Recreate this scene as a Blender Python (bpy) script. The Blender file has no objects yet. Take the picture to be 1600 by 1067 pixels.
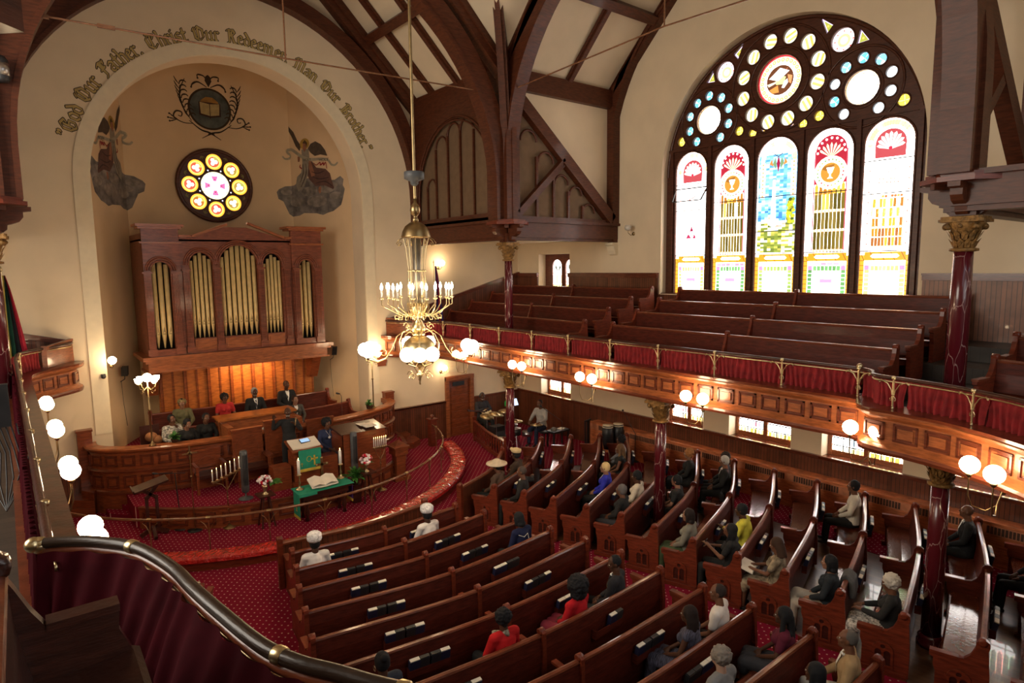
import bpy, bmesh, math, random
from math import sin, cos, pi, sqrt, atan2, hypot, radians
from mathutils import Vector, Matrix
random.seed(7)
SC = bpy.context.scene
COL = SC.collection

# ---------------------------------------------------------------- camera
cam = bpy.data.cameras.new('camera')
cam.sensor_width = 36; cam.sensor_fit = 'HORIZONTAL'
cam.lens = 994.8 / 1600 * 36
cam.clip_start = 0.05
camo = bpy.data.objects.new('camera', cam); COL.objects.link(camo)
YAW, PIT, ROL = .67298, .118476, -.01204
fw = Vector((sin(YAW)*cos(PIT), cos(YAW)*cos(PIT), -sin(PIT)))
rt = Vector((cos(YAW), -sin(YAW), 0)); up = rt.cross(fw)
r2 = rt*cos(ROL) + up*sin(ROL); u2 = up*cos(ROL) - rt*sin(ROL)
camo.matrix_world = Matrix(((r2.x, u2.x, -fw.x, 0), (r2.y, u2.y, -fw.y, 0), (r2.z, u2.z, -fw.z, 6.2), (0, 0, 0, 1)))
SC.camera = camo
# ---------------------------------------------------------------- light and exposure
SC.view_settings.view_transform = 'Standard'
SC.view_settings.look = 'None'
SC.view_settings.gamma = 1
SC.view_settings.use_curve_mapping = False
SC.view_settings.exposure = 0.42
W = bpy.data.worlds.new('daylight'); SC.world = W; W.use_nodes = True
W.node_tree.nodes['Background'].inputs[0].default_value = (.75, .87, 1, 1)
W.node_tree.nodes['Background'].inputs[1].default_value = 1.0
def area(name, loc, rot, sx, sy, power, col):
    l = bpy.data.lights.new(name, 'AREA'); l.shape = 'RECTANGLE'; l.size = sx; l.size_y = sy
    l.energy = power; l.color = col
    o = bpy.data.objects.new(name, l); o.location = loc; o.rotation_euler = rot; COL.objects.link(o)
    return o
# warm fill lights added outside unseen window openings in the left and rear walls
area('daylight_left', (-4.9, 8.88, 8.6), (0, -radians(90), 0), 6.4, 6.4, 650, (1, .86, .68))
area('rear_opening_fill', (5.6, -5.4, 8.6), (radians(90), 0, 0), 6.4, 6.4, 110, (1, .86, .68))
GLASS_E = 1.45      # brightness of the sky behind the stained glass
LAMP = (1, .66, .34)
GLOBE_E = 30.0

# ---------------------------------------------------------------- materials
MATS = {}
def nt(name):
    m = bpy.data.materials.new(name); m.use_nodes = True
    return m, m.node_tree.nodes, m.node_tree.links, m.node_tree.nodes['Principled BSDF']
def mat(name, col, rough=.5, metal=0., coat=0., var=.25, scale=6., bump=0., bscale=40., stretch=None, spec=.5):
    if name in MATS: return MATS[name]
    m, N, L, b = nt(name)
    b.inputs['Roughness'].default_value = rough; b.inputs['Metallic'].default_value = metal
    b.inputs['Coat Weight'].default_value = coat; b.inputs['Coat Roughness'].default_value = .12
    b.inputs['Specular IOR Level'].default_value = spec
    tc = N.new('ShaderNodeTexCoord'); mp = N.new('ShaderNodeMapping')
    L.new(tc.outputs['Object'], mp.inputs[0])
    if stretch: mp.inputs['Scale'].default_value = stretch
    no = N.new('ShaderNodeTexNoise'); no.inputs['Scale'].default_value = scale; no.inputs['Detail'].default_value = 4
    L.new(mp.outputs[0], no.inputs[0])
    rp = N.new('ShaderNodeValToRGB')
    rp.color_ramp.elements[0].position = .3; rp.color_ramp.elements[1].position = .7
    rp.color_ramp.elements[0].color = tuple(c*(1-var) for c in col)+(1,)
    rp.color_ramp.elements[1].color = tuple(min(1, c*(1+var)) for c in col)+(1,)
    L.new(no.outputs[0], rp.inputs[0]); L.new(rp.outputs[0], b.inputs['Base Color'])
    if bump:
        n2 = N.new('ShaderNodeTexNoise'); n2.inputs['Scale'].default_value = bscale
        bp = N.new('ShaderNodeBump'); bp.inputs['Strength'].default_value = bump; bp.inputs['Distance'].default_value = .06 if bump >= 1 else .02
        L.new(mp.outputs[0], n2.inputs[0]); L.new(n2.outputs[0], bp.inputs['Height']); L.new(bp.outputs[0], b.inputs['Normal'])
    MATS[name] = m
    return m
def wood(name, col, rough=.35, coat=.35, st=(1.5, 1.5, 9), spec=.3):
    return mat(name, col, rough, 0, coat, .35, 3.5, .15, 12, st, .18 if name == 'mahogany_pew' else spec)
def emit(name, col, s):
    if name in MATS: return MATS[name]
    m, N, L, b = nt(name)
    b.inputs['Base Color'].default_value = (*col, 1); b.inputs['Emission Color'].default_value = (*col, 1)
    b.inputs['Emission Strength'].default_value = s
    MATS[name] = m
    return m
def boards(name, col, pitch, axis, gap=.12, rough=.4, coat=.3):
    """narrow boards side by side with a dark joint; axis = world axis across the boards"""
    m, N, L, b = nt(name)
    g = N.new('ShaderNodeNewGeometry'); sp = N.new('ShaderNodeSeparateXYZ'); L.new(g.outputs['Position'], sp.inputs[0])
    if axis == 'XY':
        ad = N.new('ShaderNodeMath'); ad.operation = 'ADD'; L.new(sp.outputs[0], ad.inputs[0]); L.new(sp.outputs[1], ad.inputs[1]); src = ad.outputs[0]
    else: src = sp.outputs['XYZ'.index(axis)]
    dv = N.new('ShaderNodeMath'); dv.operation = 'DIVIDE'; dv.inputs[1].default_value = pitch; L.new(src, dv.inputs[0])
    fr = N.new('ShaderNodeMath'); fr.operation = 'FRACT'; L.new(dv.outputs[0], fr.inputs[0])
    fl = N.new('ShaderNodeMath'); fl.operation = 'FLOOR'; L.new(dv.outputs[0], fl.inputs[0])
    wn = N.new('ShaderNodeTexWhiteNoise'); wn.noise_dimensions = '1D'; L.new(fl.outputs[0], wn.inputs['W'])
    lt = N.new('ShaderNodeMath'); lt.operation = 'LESS_THAN'; lt.inputs[1].default_value = gap; L.new(fr.outputs[0], lt.inputs[0])
    no = N.new('ShaderNodeTexNoise'); no.inputs['Scale'].default_value = 5; L.new(g.outputs['Position'], no.inputs[0])
    a = N.new('ShaderNodeMath'); a.operation = 'MULTIPLY_ADD'; a.inputs[1].default_value = .55; L.new(wn.outputs[0], a.inputs[0]); L.new(no.outputs[0], a.inputs[2])
    rp = N.new('ShaderNodeValToRGB'); rp.color_ramp.elements[0].position = .35; rp.color_ramp.elements[1].position = 1.
    rp.color_ramp.elements[0].color = tuple(c*.7 for c in col)+(1,); rp.color_ramp.elements[1].color = tuple(c*1.35 for c in col)+(1,)
    L.new(a.outputs[0], rp.inputs[0])
    mx = N.new('ShaderNodeMix'); mx.data_type = 'RGBA'; L.new(lt.outputs[0], mx.inputs[0]); L.new(rp.outputs[0], mx.inputs[6])
    mx.inputs[7].default_value = tuple(c*.18 for c in col)+(1,)
    L.new(mx.outputs[2], b.inputs['Base Color'])
    b.inputs['Roughness'].default_value = rough; b.inputs['Coat Weight'].default_value = coat
    MATS[name] = m
    return m
def carpet_mat():
    m, N, L, b = nt('red_dotted_carpet')
    g = N.new('ShaderNodeNewGeometry'); mp = N.new('ShaderNodeMapping'); mp.inputs['Rotation'].default_value = (0, 0, radians(45))
    L.new(g.outputs['Position'], mp.inputs[0])
    sp = N.new('ShaderNodeSeparateXYZ'); L.new(mp.outputs[0], sp.inputs[0])
    ds = []
    for k in (0, 1):
        d = N.new('ShaderNodeMath'); d.operation = 'DIVIDE'; d.inputs[1].default_value = .115; L.new(sp.outputs[k], d.inputs[0])
        f = N.new('ShaderNodeMath'); f.operation = 'FRACT'; L.new(d.outputs[0], f.inputs[0])
        s = N.new('ShaderNodeMath'); s.operation = 'SUBTRACT'; s.inputs[1].default_value = .5; L.new(f.outputs[0], s.inputs[0])
        q = N.new('ShaderNodeMath'); q.operation = 'POWER'; q.inputs[1].default_value = 2; L.new(s.outputs[0], q.inputs[0]); ds.append(q)
    ad = N.new('ShaderNodeMath'); L.new(ds[0].outputs[0], ad.inputs[0]); L.new(ds[1].outputs[0], ad.inputs[1])
    lt = N.new('ShaderNodeMath'); lt.operation = 'LESS_THAN'; lt.inputs[1].default_value = .0135; L.new(ad.outputs[0], lt.inputs[0])
    no = N.new('ShaderNodeTexNoise'); no.inputs['Scale'].default_value = 1.2; L.new(g.outputs['Position'], no.inputs[0])
    rp = N.new('ShaderNodeValToRGB'); rp.color_ramp.elements[0].color = (.16, .006, .022, 1); rp.color_ramp.elements[1].color = (.25, .010, .034, 1)
    L.new(no.outputs[0], rp.inputs[0])
    mx = N.new('ShaderNodeMix'); mx.data_type = 'RGBA'; L.new(lt.outputs[0], mx.inputs[0]); L.new(rp.outputs[0], mx.inputs[6]); mx.inputs[7].default_value = (.62, .40, .36, 1)
    L.new(mx.outputs[2], b.inputs['Base Color']); b.inputs['Roughness'].default_value = .95; b.inputs['Specular IOR Level'].default_value = .1
    MATS['carpet'] = m
    return m
def marble_mat():
    m, N, L, b = nt('veined_red_marble')
    tc = N.new('ShaderNodeTexCoord'); mp = N.new('ShaderNodeMapping'); mp.inputs['Scale'].default_value = (3.5, 3.5, 1.0)
    L.new(tc.outputs['Object'], mp.inputs[0])
    no = N.new('ShaderNodeTexNoise'); no.inputs['Scale'].default_value = 1.6; no.inputs['Detail'].default_value = 3; L.new(mp.outputs[0], no.inputs[0])
    mi = N.new('ShaderNodeMix'); mi.data_type = 'RGBA'; mi.inputs[0].default_value = .35; L.new(mp.outputs[0], mi.inputs[6]); L.new(no.outputs['Color'], mi.inputs[7])
    v = N.new('ShaderNodeTexVoronoi'); v.feature = 'DISTANCE_TO_EDGE'; v.inputs['Scale'].default_value = 2.0; L.new(mi.outputs[2], v.inputs[0])
    rp = N.new('ShaderNodeValToRGB'); rp.color_ramp.elements[0].position = .004; rp.color_ramp.elements[0].color = (.34, .20, .19, 1)
    rp.color_ramp.elements[1].position = .016; rp.color_ramp.elements[1].color = (.085, .007, .012, 1)
    L.new(v.outputs['Distance'], rp.inputs[0]); L.new(rp.outputs[0], b.inputs['Base Color'])
    b.inputs['Roughness'].default_value = .25; b.inputs['Coat Weight'].default_value = .4
    MATS['marble'] = m
    return m
M_CREAM = mat('cream_plaster', (.80, .655, .455), .9, var=.05, scale=1.2, bump=.08, bscale=60)
M_CREAMD = mat('cream_plaster_ceiling', (.72, .60, .43), .9, var=.06, scale=1.0)
M_NICHE = mat('warm_niche_plaster', (.70, .50, .29), .9, var=.06, scale=1.0)
M_BAND = mat('pale_arch_band', (.80, .69, .49), .8, var=.04)
M_BEAM = wood('dark_roof_timber', (.085, .022, .008), .5, .12)
M_PEW = wood('mahogany_pew', (.082, .0135, .0065), .5, .04)
M_PEWL = wood('worn_pew_edge', (.16, .040, .017), .32, .4)
M_PEWE = wood('red_brown_pew_end', (.15, .026, .010), .42, .25)
M_SEAT = wood('polished_pew_seat', (.115, .026, .011), .2, .5)
M_FASC = wood('golden_brown_fascia', (.30, .090, .030), .34, .35)
M_FASD = wood('brown_moulding', (.13, .030, .013), .3, .5)
M_ORG = wood('organ_case_wood', (.20, .055, .027), .4, .25)
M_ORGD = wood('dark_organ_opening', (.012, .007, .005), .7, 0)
M_CHO = wood('choir_front_wood', (.22, .055, .018), .35, .35)
M_CHOP = wood('choir_panel_wood', (.19, .045, .015), .35, .35)
M_LAN = wood('amber_lancet_panelling', (.38, .115, .022), .4, .3)
M_DARK = wood('very_dark_furniture', (.045, .012, .007), .35, .4)
M_RAD = wood('orange_brown_radiator_case', (.50, .155, .058), .5, .1)
M_BEAD = boards('beadboard_wainscot', (.125, .036, .014), .085, 'XY')
M_BEADL = boards('beadboard_worn', (.21, .085, .045), .085, 'XY', .14)
M_PLANK = boards('brown_plank_floor', (.105, .048, .024), .11, 'X', .05, .28, .35)
M_OLD = boards('old_gallery_planks', (.028, .018, .011), .16, 'Y', .05, .6, .1)
M_LATT = mat('brown_grille_cloth', (.17, .105, .058), .9, var=.1)
M_BRASS = mat('brass', (.66, .53, .30), .3, 1., var=.12)
M_BRASSD = mat('aged_brass', (.38, .27, .13), .35, 1., var=.2)
M_RAIL = wood('bronze_brown_rail', (.20, .085, .04), .25, .6)
M_IRON = mat('dark_iron', (.03, .028, .026), .5, .6)
M_BLACK = mat('black_plastic', (.015, .015, .017), .45)
M_GOLD = mat('gold_organ_pipe', (.78, .58, .26), .5, .2, var=.1)
M_GILT = mat('gilded_capital', (.24, .125, .035), .55, .35, var=.5, scale=14, bump=.8, bscale=30)
M_CARP = carpet_mat(); M_MARB = marble_mat()
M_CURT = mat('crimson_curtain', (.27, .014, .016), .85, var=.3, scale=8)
M_CURD = mat('shaded_maroon_curtain', (.040, .003, .006), .9, var=.25, scale=5, spec=.05)  # darker copy of the curtain red, shade of the unlit side put in
M_GLOBE = emit('lit_opal_globe', (1, .74, .45), GLOBE_E)
M_BULB = emit('lit_candle_bulb', (1, .78, .5), 32)
M_WHITE = mat('white_wax', (.82, .80, .74), .5, var=.05)
M_PAGE = mat('cream_page', (.78, .72, .6), .8, var=.06)
M_NAVY = mat('navy_cloth_cover', (.012, .016, .05), .5)
M_BOOKB = mat('black_book_cover', (.02, .02, .023), .5)
M_GREY = mat('grey_plastic', (.08, .085, .09), .5)
M_STEEL = mat('brushed_steel', (.55, .55, .55), .3, 1.)
M_VINYL = mat('red_vinyl_under_plastic', (.50, .020, .016), .14, 0, 1., .35, 9., 1.0, 13., (1, 1, 1))
M_GREEN = mat('green_altar_cloth', (.012, .27, .16), .7, var=.12)
M_YEL = mat('gold_fringe', (.55, .38, .05), .6)
M_LEAF = mat('green_leaf', (.045, .17, .025), .5, var=.5, scale=9)
M_PAINTK = mat('black_outline_paint', (.035, .022, .012), .8)
M_PAINTG = mat('gold_letter_paint', (.47, .34, .12), .7)
def flat(col, rough=.8, tag='paint'):
    n = tag+'_'+'_'.join('%02d' % int(c*99) for c in col)
    return mat(n, col, rough, var=.18, scale=7, spec=.25)

# ---------------------------------------------------------------- mesh builder
class MB:
    def __init__(s): s.v = []; s.f = []; s.sm = []; s.mi = []; s.cur = 0; s.mats = None; s.cols = None
    def add(s, vs, fs, smooth=False):
        b = len(s.v); s.v += [tuple(p) for p in vs]
        for f in fs: s.f.append([b+i for i in f]); s.sm.append(smooth); s.mi.append(s.cur)
        return s
    def box(s, x0, x1, y0, y1, z0, z1):
        return s.add([(x0,y0,z0),(x1,y0,z0),(x1,y1,z0),(x0,y1,z0),(x0,y0,z1),(x1,y0,z1),(x1,y1,z1),(x0,y1,z1)],
              [(3,2,1,0),(4,5,6,7),(0,1,5,4),(1,2,6,5),(2,3,7,6),(3,0,4,7)])
    def obox(s, c, ax, ay, az, hx, hy, hz):
        c, ax, ay, az = Vector(c), Vector(ax).normalized(), Vector(ay).normalized(), Vector(az).normalized()
        P = [c+ax*hx*i+ay*hy*j+az*hz*k for k in (-1, 1) for i, j in ((-1,-1),(1,-1),(1,1),(-1,1))]
        return s.add(P, [(3,2,1,0),(4,5,6,7),(0,1,5,4),(1,2,6,5),(2,3,7,6),(3,0,4,7)])
    def beam(s, a, b, w, h, upv=(0,0,1)):
        a, b = Vector(a), Vector(b); d = b-a; sd = d.cross(Vector(upv))
        if sd.length < 1e-5: sd = d.cross(Vector((0,1,0)))
        sd.normalize(); u = sd.cross(d).normalized()
        return s.obox((a+b)/2, d, sd, u, d.length/2, w/2, h/2)
    def tube(s, pts, r, n=8, caps=True):
        pts = [Vector(p) for p in pts]; m = len(pts); rs = r if isinstance(r, (list, tuple)) else [r]*m
        prev = None; vs = []
        for i, p in enumerate(pts):
            t = (pts[min(i+1, m-1)]-pts[max(i-1, 0)]).normalized()
            if prev is None:
                a = Vector((0,0,1)) if abs(t.z) < .9 else Vector((1,0,0)); u = t.cross(a).normalized()
            else:
                u = prev-t*prev.dot(t)
                u = u.normalized() if u.length > 1e-6 else t.cross(Vector((0,0,1))).normalized()
            prev = u; w = t.cross(u)
            vs += [p+(u*cos(2*pi*k/n)+w*sin(2*pi*k/n))*rs[i] for k in range(n)]
        fs = [(i*n+k, i*n+(k+1) % n, (i+1)*n+(k+1) % n, (i+1)*n+k) for i in range(m-1) for k in range(n)]
        s.add(vs, fs, True)
        if caps: s.add([vs[k] for k in range(n)], [tuple(range(n))[::-1]]); s.add([vs[(m-1)*n+k] for k in range(n)], [tuple(range(n))])
        return s
    def lathe(s, prof, c=(0,0,0), n=16, axis=None, sq=1., smooth=True):
        """prof = [(radius, height)]"""
        c = Vector(c)
        if axis is None: ax = Vector((0,0,1)); u = Vector((1,0,0)); w = Vector((0,1,0))
        else:
            ax = Vector(axis).normalized(); u = ax.cross(Vector((0,0,1)) if abs(ax.z) < .9 else Vector((1,0,0))).normalized(); w = ax.cross(u)
        vs = [c+ax*h+(u*cos(2*pi*k/n)+w*sin(2*pi*k/n)*sq)*r for r, h in prof for k in range(n)]
        m = len(prof)
        fs = [(i*n+k, i*n+(k+1) % n, (i+1)*n+(k+1) % n, (i+1)*n+k) for i in range(m-1) for k in range(n)]
        fs += [tuple(range(n))[::-1], tuple((m-1)*n+k for k in range(n))]
        return s.add(vs, fs, smooth)
    def ball(s, c, r, n=12, rz=None, ry=None):
        c = Vector(c); rz = rz or r; ry = ry or r; m = max(4, n//2)
        vs = [c+Vector((0,0,-rz))]
        for i in range(1, m):
            a = -pi/2+pi*i/m
            vs += [c+Vector((r*cos(a)*cos(2*pi*k/n), ry*cos(a)*sin(2*pi*k/n), rz*sin(a))) for k in range(n)]
        vs.append(c+Vector((0,0,rz)))
        fs = [(0, 1+(k+1) % n, 1+k) for k in range(n)]
        fs += [(1+i*n+k, 1+i*n+(k+1) % n, 1+(i+1)*n+(k+1) % n, 1+(i+1)*n+k) for i in range(m-2) for k in range(n)]
        l = len(vs)-1; fs += [(1+(m-2)*n+k, 1+(m-2)*n+(k+1) % n, l) for k in range(n)]
        return s.add(vs, fs, True)
    def caps(s, p0, r0, p1, r1, n=8, ey=1.):
        """tapered capsule"""
        p0, p1 = Vector(p0), Vector(p1); d = p1-p0; L = max(d.length, 1e-4)
        pr = [(r0*.05, -r0), (r0*.7, -r0*.7), (r0, 0), (r1, L), (r1*.7, L+r1*.7), (r1*.05, L+r1)]
        return s.lathe(pr, p0, n, d)
    def prism(s, poly, o, ax, ay, th):
        o, ax, ay, th = Vector(o), Vector(ax), Vector(ay), Vector(th); n = len(poly)
        P = [o+ax*a+ay*b for a, b in poly]
        return s.add(P+[p+th for p in P], [tuple(range(n)), tuple(range(n, 2*n))[::-1]]+[(i, n+i, n+(i+1) % n, (i+1) % n) for i in range(n)])
    def sweep(s, prof, path, closed=False, smooth=True):
        """prof [(d,z)], d to the left of travel; path [(x,y,z)]"""
        m = len(path); k = len(prof); vs = []
        for i, p in enumerate(path):
            a = Vector(path[(i-1) % m] if closed else path[max(i-1, 0)]); b = Vector(path[(i+1) % m] if closed else path[min(i+1, m-1)])
            t = (b-a); t.z = 0; t.normalize(); nn = Vector((-t.y, t.x, 0))
            vs += [Vector(p)+nn*d+Vector((0,0,z)) for d, z in prof]
        R = m if closed else m-1
        fs = [(i*k+j, ((i+1) % m)*k+j, ((i+1) % m)*k+(j+1) % k, i*k+(j+1) % k) for i in range(R) for j in range(k)]
        if not closed: fs += [tuple(range(k)), tuple((m-1)*k+j for j in range(k))[::-1]]
        return s.add(vs, fs, False)
    def curve(s, loops, depth, o, ax, ay, az):
        """flat plate with holes: loops in (a,b) plane, thickness depth along az"""
        cu = bpy.data.curves.new('t', 'CURVE'); cu.dimensions = '2D'; cu.fill_mode = 'BOTH'; cu.extrude = max(depth, 1e-4)/2
        for Lp in loops:
            sp = cu.splines.new('POLY'); sp.points.add(len(Lp)-1)
            for i, p in enumerate(Lp): sp.points[i].co = (p[0], p[1], 0, 1)
            sp.use_cyclic_u = True
        return s._cu(cu, depth, o, ax, ay, az)
    def _cu(s, cu, depth, o, ax, ay, az):
        ob = bpy.data.objects.new('t', cu); me = bpy.data.meshes.new_from_object(ob)
        o, ax, ay, az = Vector(o), Vector(ax), Vector(ay), Vector(az)
        vs = [o+ax*v.co.x+ay*v.co.y+az*(v.co.z+depth/2) for v in me.vertices]
        s.add(vs, [tuple(p.vertices) for p in me.polygons])
        bpy.data.objects.remove(ob); bpy.data.curves.remove(cu); bpy.data.meshes.remove(me)
        return s
    def text(s, body, size, o, ax, ay, az, depth=.003):
        cu = bpy.data.curves.new('t', 'FONT'); cu.body = body; cu.size = size; cu.extrude = depth/2; cu.align_x = 'CENTER'; cu.align_y = 'CENTER'; cu.resolution_u = 2
        return s._cu(cu, depth, o, ax, ay, az)
    def build(s, name, m, parent=None, local=False):
        me = bpy.data.meshes.new(name)
        off = parent.location if (parent and not local) else Vector((0,0,0))
        if parent and not local:
            q = parent.parent
            while q: off = off+q.location; q = q.parent
        vs = [(a-off[0], b-off[1], c-off[2]) for a, b, c in s.v] if not local else s.v
        me.from_pydata(vs, [], s.f)
        for x in (m if isinstance(m, (list, tuple)) else [m]): me.materials.append(x)
        me.polygons.foreach_set('use_smooth', s.sm); me.polygons.foreach_set('material_index', s.mi)
        if s.cols:
            at = me.color_attributes.new('Col', 'FLOAT_COLOR', 'CORNER'); d = []
            for f, c in zip(s.f, s.cols): d += list(c+(1,))*len(f)
            at.data.foreach_set('color', d)
        if not s.cols and len(s.f) > 1:
            b_ = bmesh.new(); b_.from_mesh(me); bmesh.ops.recalc_face_normals(b_, faces=b_.faces); b_.to_mesh(me); b_.free()
        me.update()
        o = bpy.data.objects.new(name, me); COL.objects.link(o)
        if parent: o.parent = parent
        return o
def panel_relief(parent, name, o, d, nr, hw, hh, m):
    """raised rectangular panel with a dark moulded groove round it"""
    b = MB()
    for sx in (-1, 1): b.obox(o+d*sx*hw, d, nr, Z_, .016, .022, hh+.016)
    for sz in (-1, 1): b.obox(o+Z_*sz*hh, d, nr, Z_, hw+.016, .022, .016)
    b.obox(o, d, nr, Z_, hw-.012, .004, hh-.012); b.cur = 1  # dark groove colour stands in for the shading along panel edges
    b.obox(o+nr*.003, d, nr, Z_, hw-.05, .018, hh-.05)
    return b.build(name, [M_FASD, m], parent)
Z_ = Vector((0, 0, 1))
def tag(o, label, cat, group=None, kind=None):
    o['label'] = label
    if cat: o['category'] = cat
    if group: o['group'] = group
    if kind: o['kind'] = kind
    return o
def thing(name, label, cat, loc=(0,0,0), group=None):
    o = bpy.data.objects.new(name, None); COL.objects.link(o); o.location = loc; o.empty_display_size = .1
    return tag(o, label, cat, group)
def struct(o, label=None, cat=None):
    o['kind'] = 'structure'
    if label: o['label'] = label
    if cat: o['category'] = cat
    return o
def circ(cx, cy, r, n=28, a0=0, a1=2*pi):
    full = abs(a1-a0-2*pi) < 1e-6
    return [(cx+r*cos(a0+(a1-a0)*i/(n if full else n-1)), cy+r*sin(a0+(a1-a0)*i/(n if full else n-1))) for i in range(n)]
def arch(x0, x1, z0, zs, n=24, rise=None):
    r = (x1-x0)/2; cx = (x0+x1)/2; rr = rise or r
    return [(x0, z0), (x1, z0)]+[(cx+r*cos(pi*i/n), zs+rr*sin(pi*i/n)) for i in range(n+1)]
def bez(pts, n=24):
    """Catmull-Rom through pts"""
    P = [Vector(p) for p in pts]; P = [P[0]*2-P[1]]+P+[P[-1]*2-P[-2]]; out = []
    m = len(P)-3
    for i in range(m):
        a, b, c, d = P[i:i+4]; k = max(2, n//m)
        for j in range(k):
            t = j/k; out.append(.5*((2*b)+(c-a)*t+(2*a-5*b+4*c-d)*t*t+(3*b-a-3*c+d)*t**3))
    out.append(P[-2]); return [tuple(p) for p in out]
XC = 5.6
# ================================================================ SETTING
X, Y, Z = Vector((1,0,0)), Vector((0,1,0)), Vector((0,0,1))
YF, XR, XL, YB = 19.24, 15.66, -4.46, -5.0
WZ, WR, WY = 8.76, 3.5, 8.88
# floors
f = MB().box(XL, XR+.5, YB, 22.3, -.12, -.004).build('floor', M_PLANK); struct(f, 'brown plank floor under the pews')
f = MB(); f.curve([[(XL, 11.0), (8.35, 11.2), (9.6, 11.95), (10.85, 13.4), (12.0, 14.4), (13.4, 13.9), (14.6, 13.2), (14.1, 11.5), (14.1, YB), (XR, YB), (XR, YF), (XL, YF)]], .01, (0,0,-.004), X, Y, Z)
f.curve([[(7.5, 11.15), (8.9, 11.75), (9.8, 8.8), (10.05, 1), (10.05, YB), (8.65, YB), (8.6, 4.0), (8.4, 8.0)]], .01, (0,0,-.002), X, Y, Z)
f.curve([[(3.75, 11.15), (2.3, 11.75), (1.4, 8.8), (1.15, 1), (1.15, YB), (2.55, YB), (2.6, 4.0), (2.8, 8.0)]], .01, (0,0,-.002), X, Y, Z)
struct(f.build('floor', M_CARP), 'red carpet with pale dots in the aisles')
# front wall with the organ niche
gz = lambda x: 11.9+5.7-abs(x-XC)
g = [(XL, 0), (XR, 0), (XR, 12.2), (12.2, 12.2), (XC, 17.8), (-1, 12.2), (XL, 12.2)]
NR, NS = 3.65, 8.38
ni = arch(XC-NR, XC+NR, .2, NS, 48)
struct(MB().curve([g, ni], .8, (0, YF+.8, 0), X, Z, -Y).build('wall_front', M_CREAM), 'cream front wall with the tall round arched niche')
nb = MB()
pl = [(XC-NR, YF+.8), (3.12, 22.2), (8.08, 22.2), (XC+NR, YF+.8)]
for a, b in zip(pl, pl[1:]): nb.add([(a[0], a[1], 0), (b[0], b[1], 0), (b[0], b[1], 12.7), (a[0], a[1], 12.7)], [(3,2,1,0)])
nb.add([(x, y, 12.7) for x, y in pl], [(3,2,1,0)])
struct(nb.build('wall_niche', M_NICHE), 'warm plaster walls inside the organ niche')
bd = MB().curve([[(XC+4.02*cos(a), NS+4.02*sin(a)) for a in [pi*i/48 for i in range(49)]]+[(XC-4.02, 2.), (XC-3.66, 2.)]+[(XC+3.66*cos(a), NS+3.66*sin(a)) for a in [pi-pi*i/48 for i in range(49)]]+[(XC+3.66, 2.), (XC+4.02, 2.)]], .03, (0, YF, 0), X, Z, -Y)
struct(bd.build('trim_15', M_BAND), 'pale plaster band around the niche arch')
# right wall
gr = [(YB, 0), (YF, 0), (YF, 12.2), (15.2, 12.2), (8.88, 17.8), (2.4, 12.2), (YB, 12.2)]
LW = [(16.3, 17.9), (10.75, 12.2), (8.1, 9.9), (5.45, 7.3), (2.8, 4.65), (.1, 1.95)]
holes = [arch(WY-WR, WY+WR, 5.3, WZ, 48), [(16.35, 5.05), (18.0, 5.05), (18.0, 6.6), (16.35, 6.6)]]
for a, b in LW: holes.append([(a, 1.36), (b, 1.36), (b, 2.75), (a, 2.75)])
struct(MB().curve([gr]+holes, .5, (XR, 0, 0), Y, Z, X).build('wall_right', M_CREAM), 'cream right wall with the big arched stained glass window')
struct(MB().curve([gr, arch(WY-WR, WY+WR, 5.3, WZ, 48)], .4, (XL, 0, 0), Y, Z, -X).build('wall_left', M_CREAM), 'cream left wall')
gb = [(XL, 0), (XR, 0), (XR, 12.2), (12.2, 12.2), (XC, 17.8), (-1, 12.2), (XL, 12.2)]
struct(MB().curve([gb, arch(XC-WR, XC+WR, 5.3, WZ, 48)], .3, (0, YB-.3, 0), X, Z, Y).build('wall_rear', M_CREAM), 'cream rear wall behind the camera')  # arched opening put in to let the rear fill light through
# roof: crossing gables
cp = (XC, WY, 17.3)
rf = MB()
def both(P):
    for sx in (1, -1):
        for sy in (1, -1):
            Q = [(XC+(x-XC)*sx, WY+(y-WY)*sy, z) for x, y, z in P]
            rf.add(Q, [tuple(range(len(Q)))])
both([(11.3, 19.5, 11.6), (11.3, 14.3, 11.6), cp, (XC, 19.5, 17.3)])
both([(16.2, 14.3, 11.6), (11.3, 14.3, 11.6), cp, (16.2, WY, 17.0)])
both([(11.2, 14.2, 11.6), (16.2, 14.2, 11.6), (16.2, 20.8, 11.6), (11.2, 20.8, 11.6)])
struct(rf.build('ceiling', M_CREAMD), 'cream plaster between the roof timbers')
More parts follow.
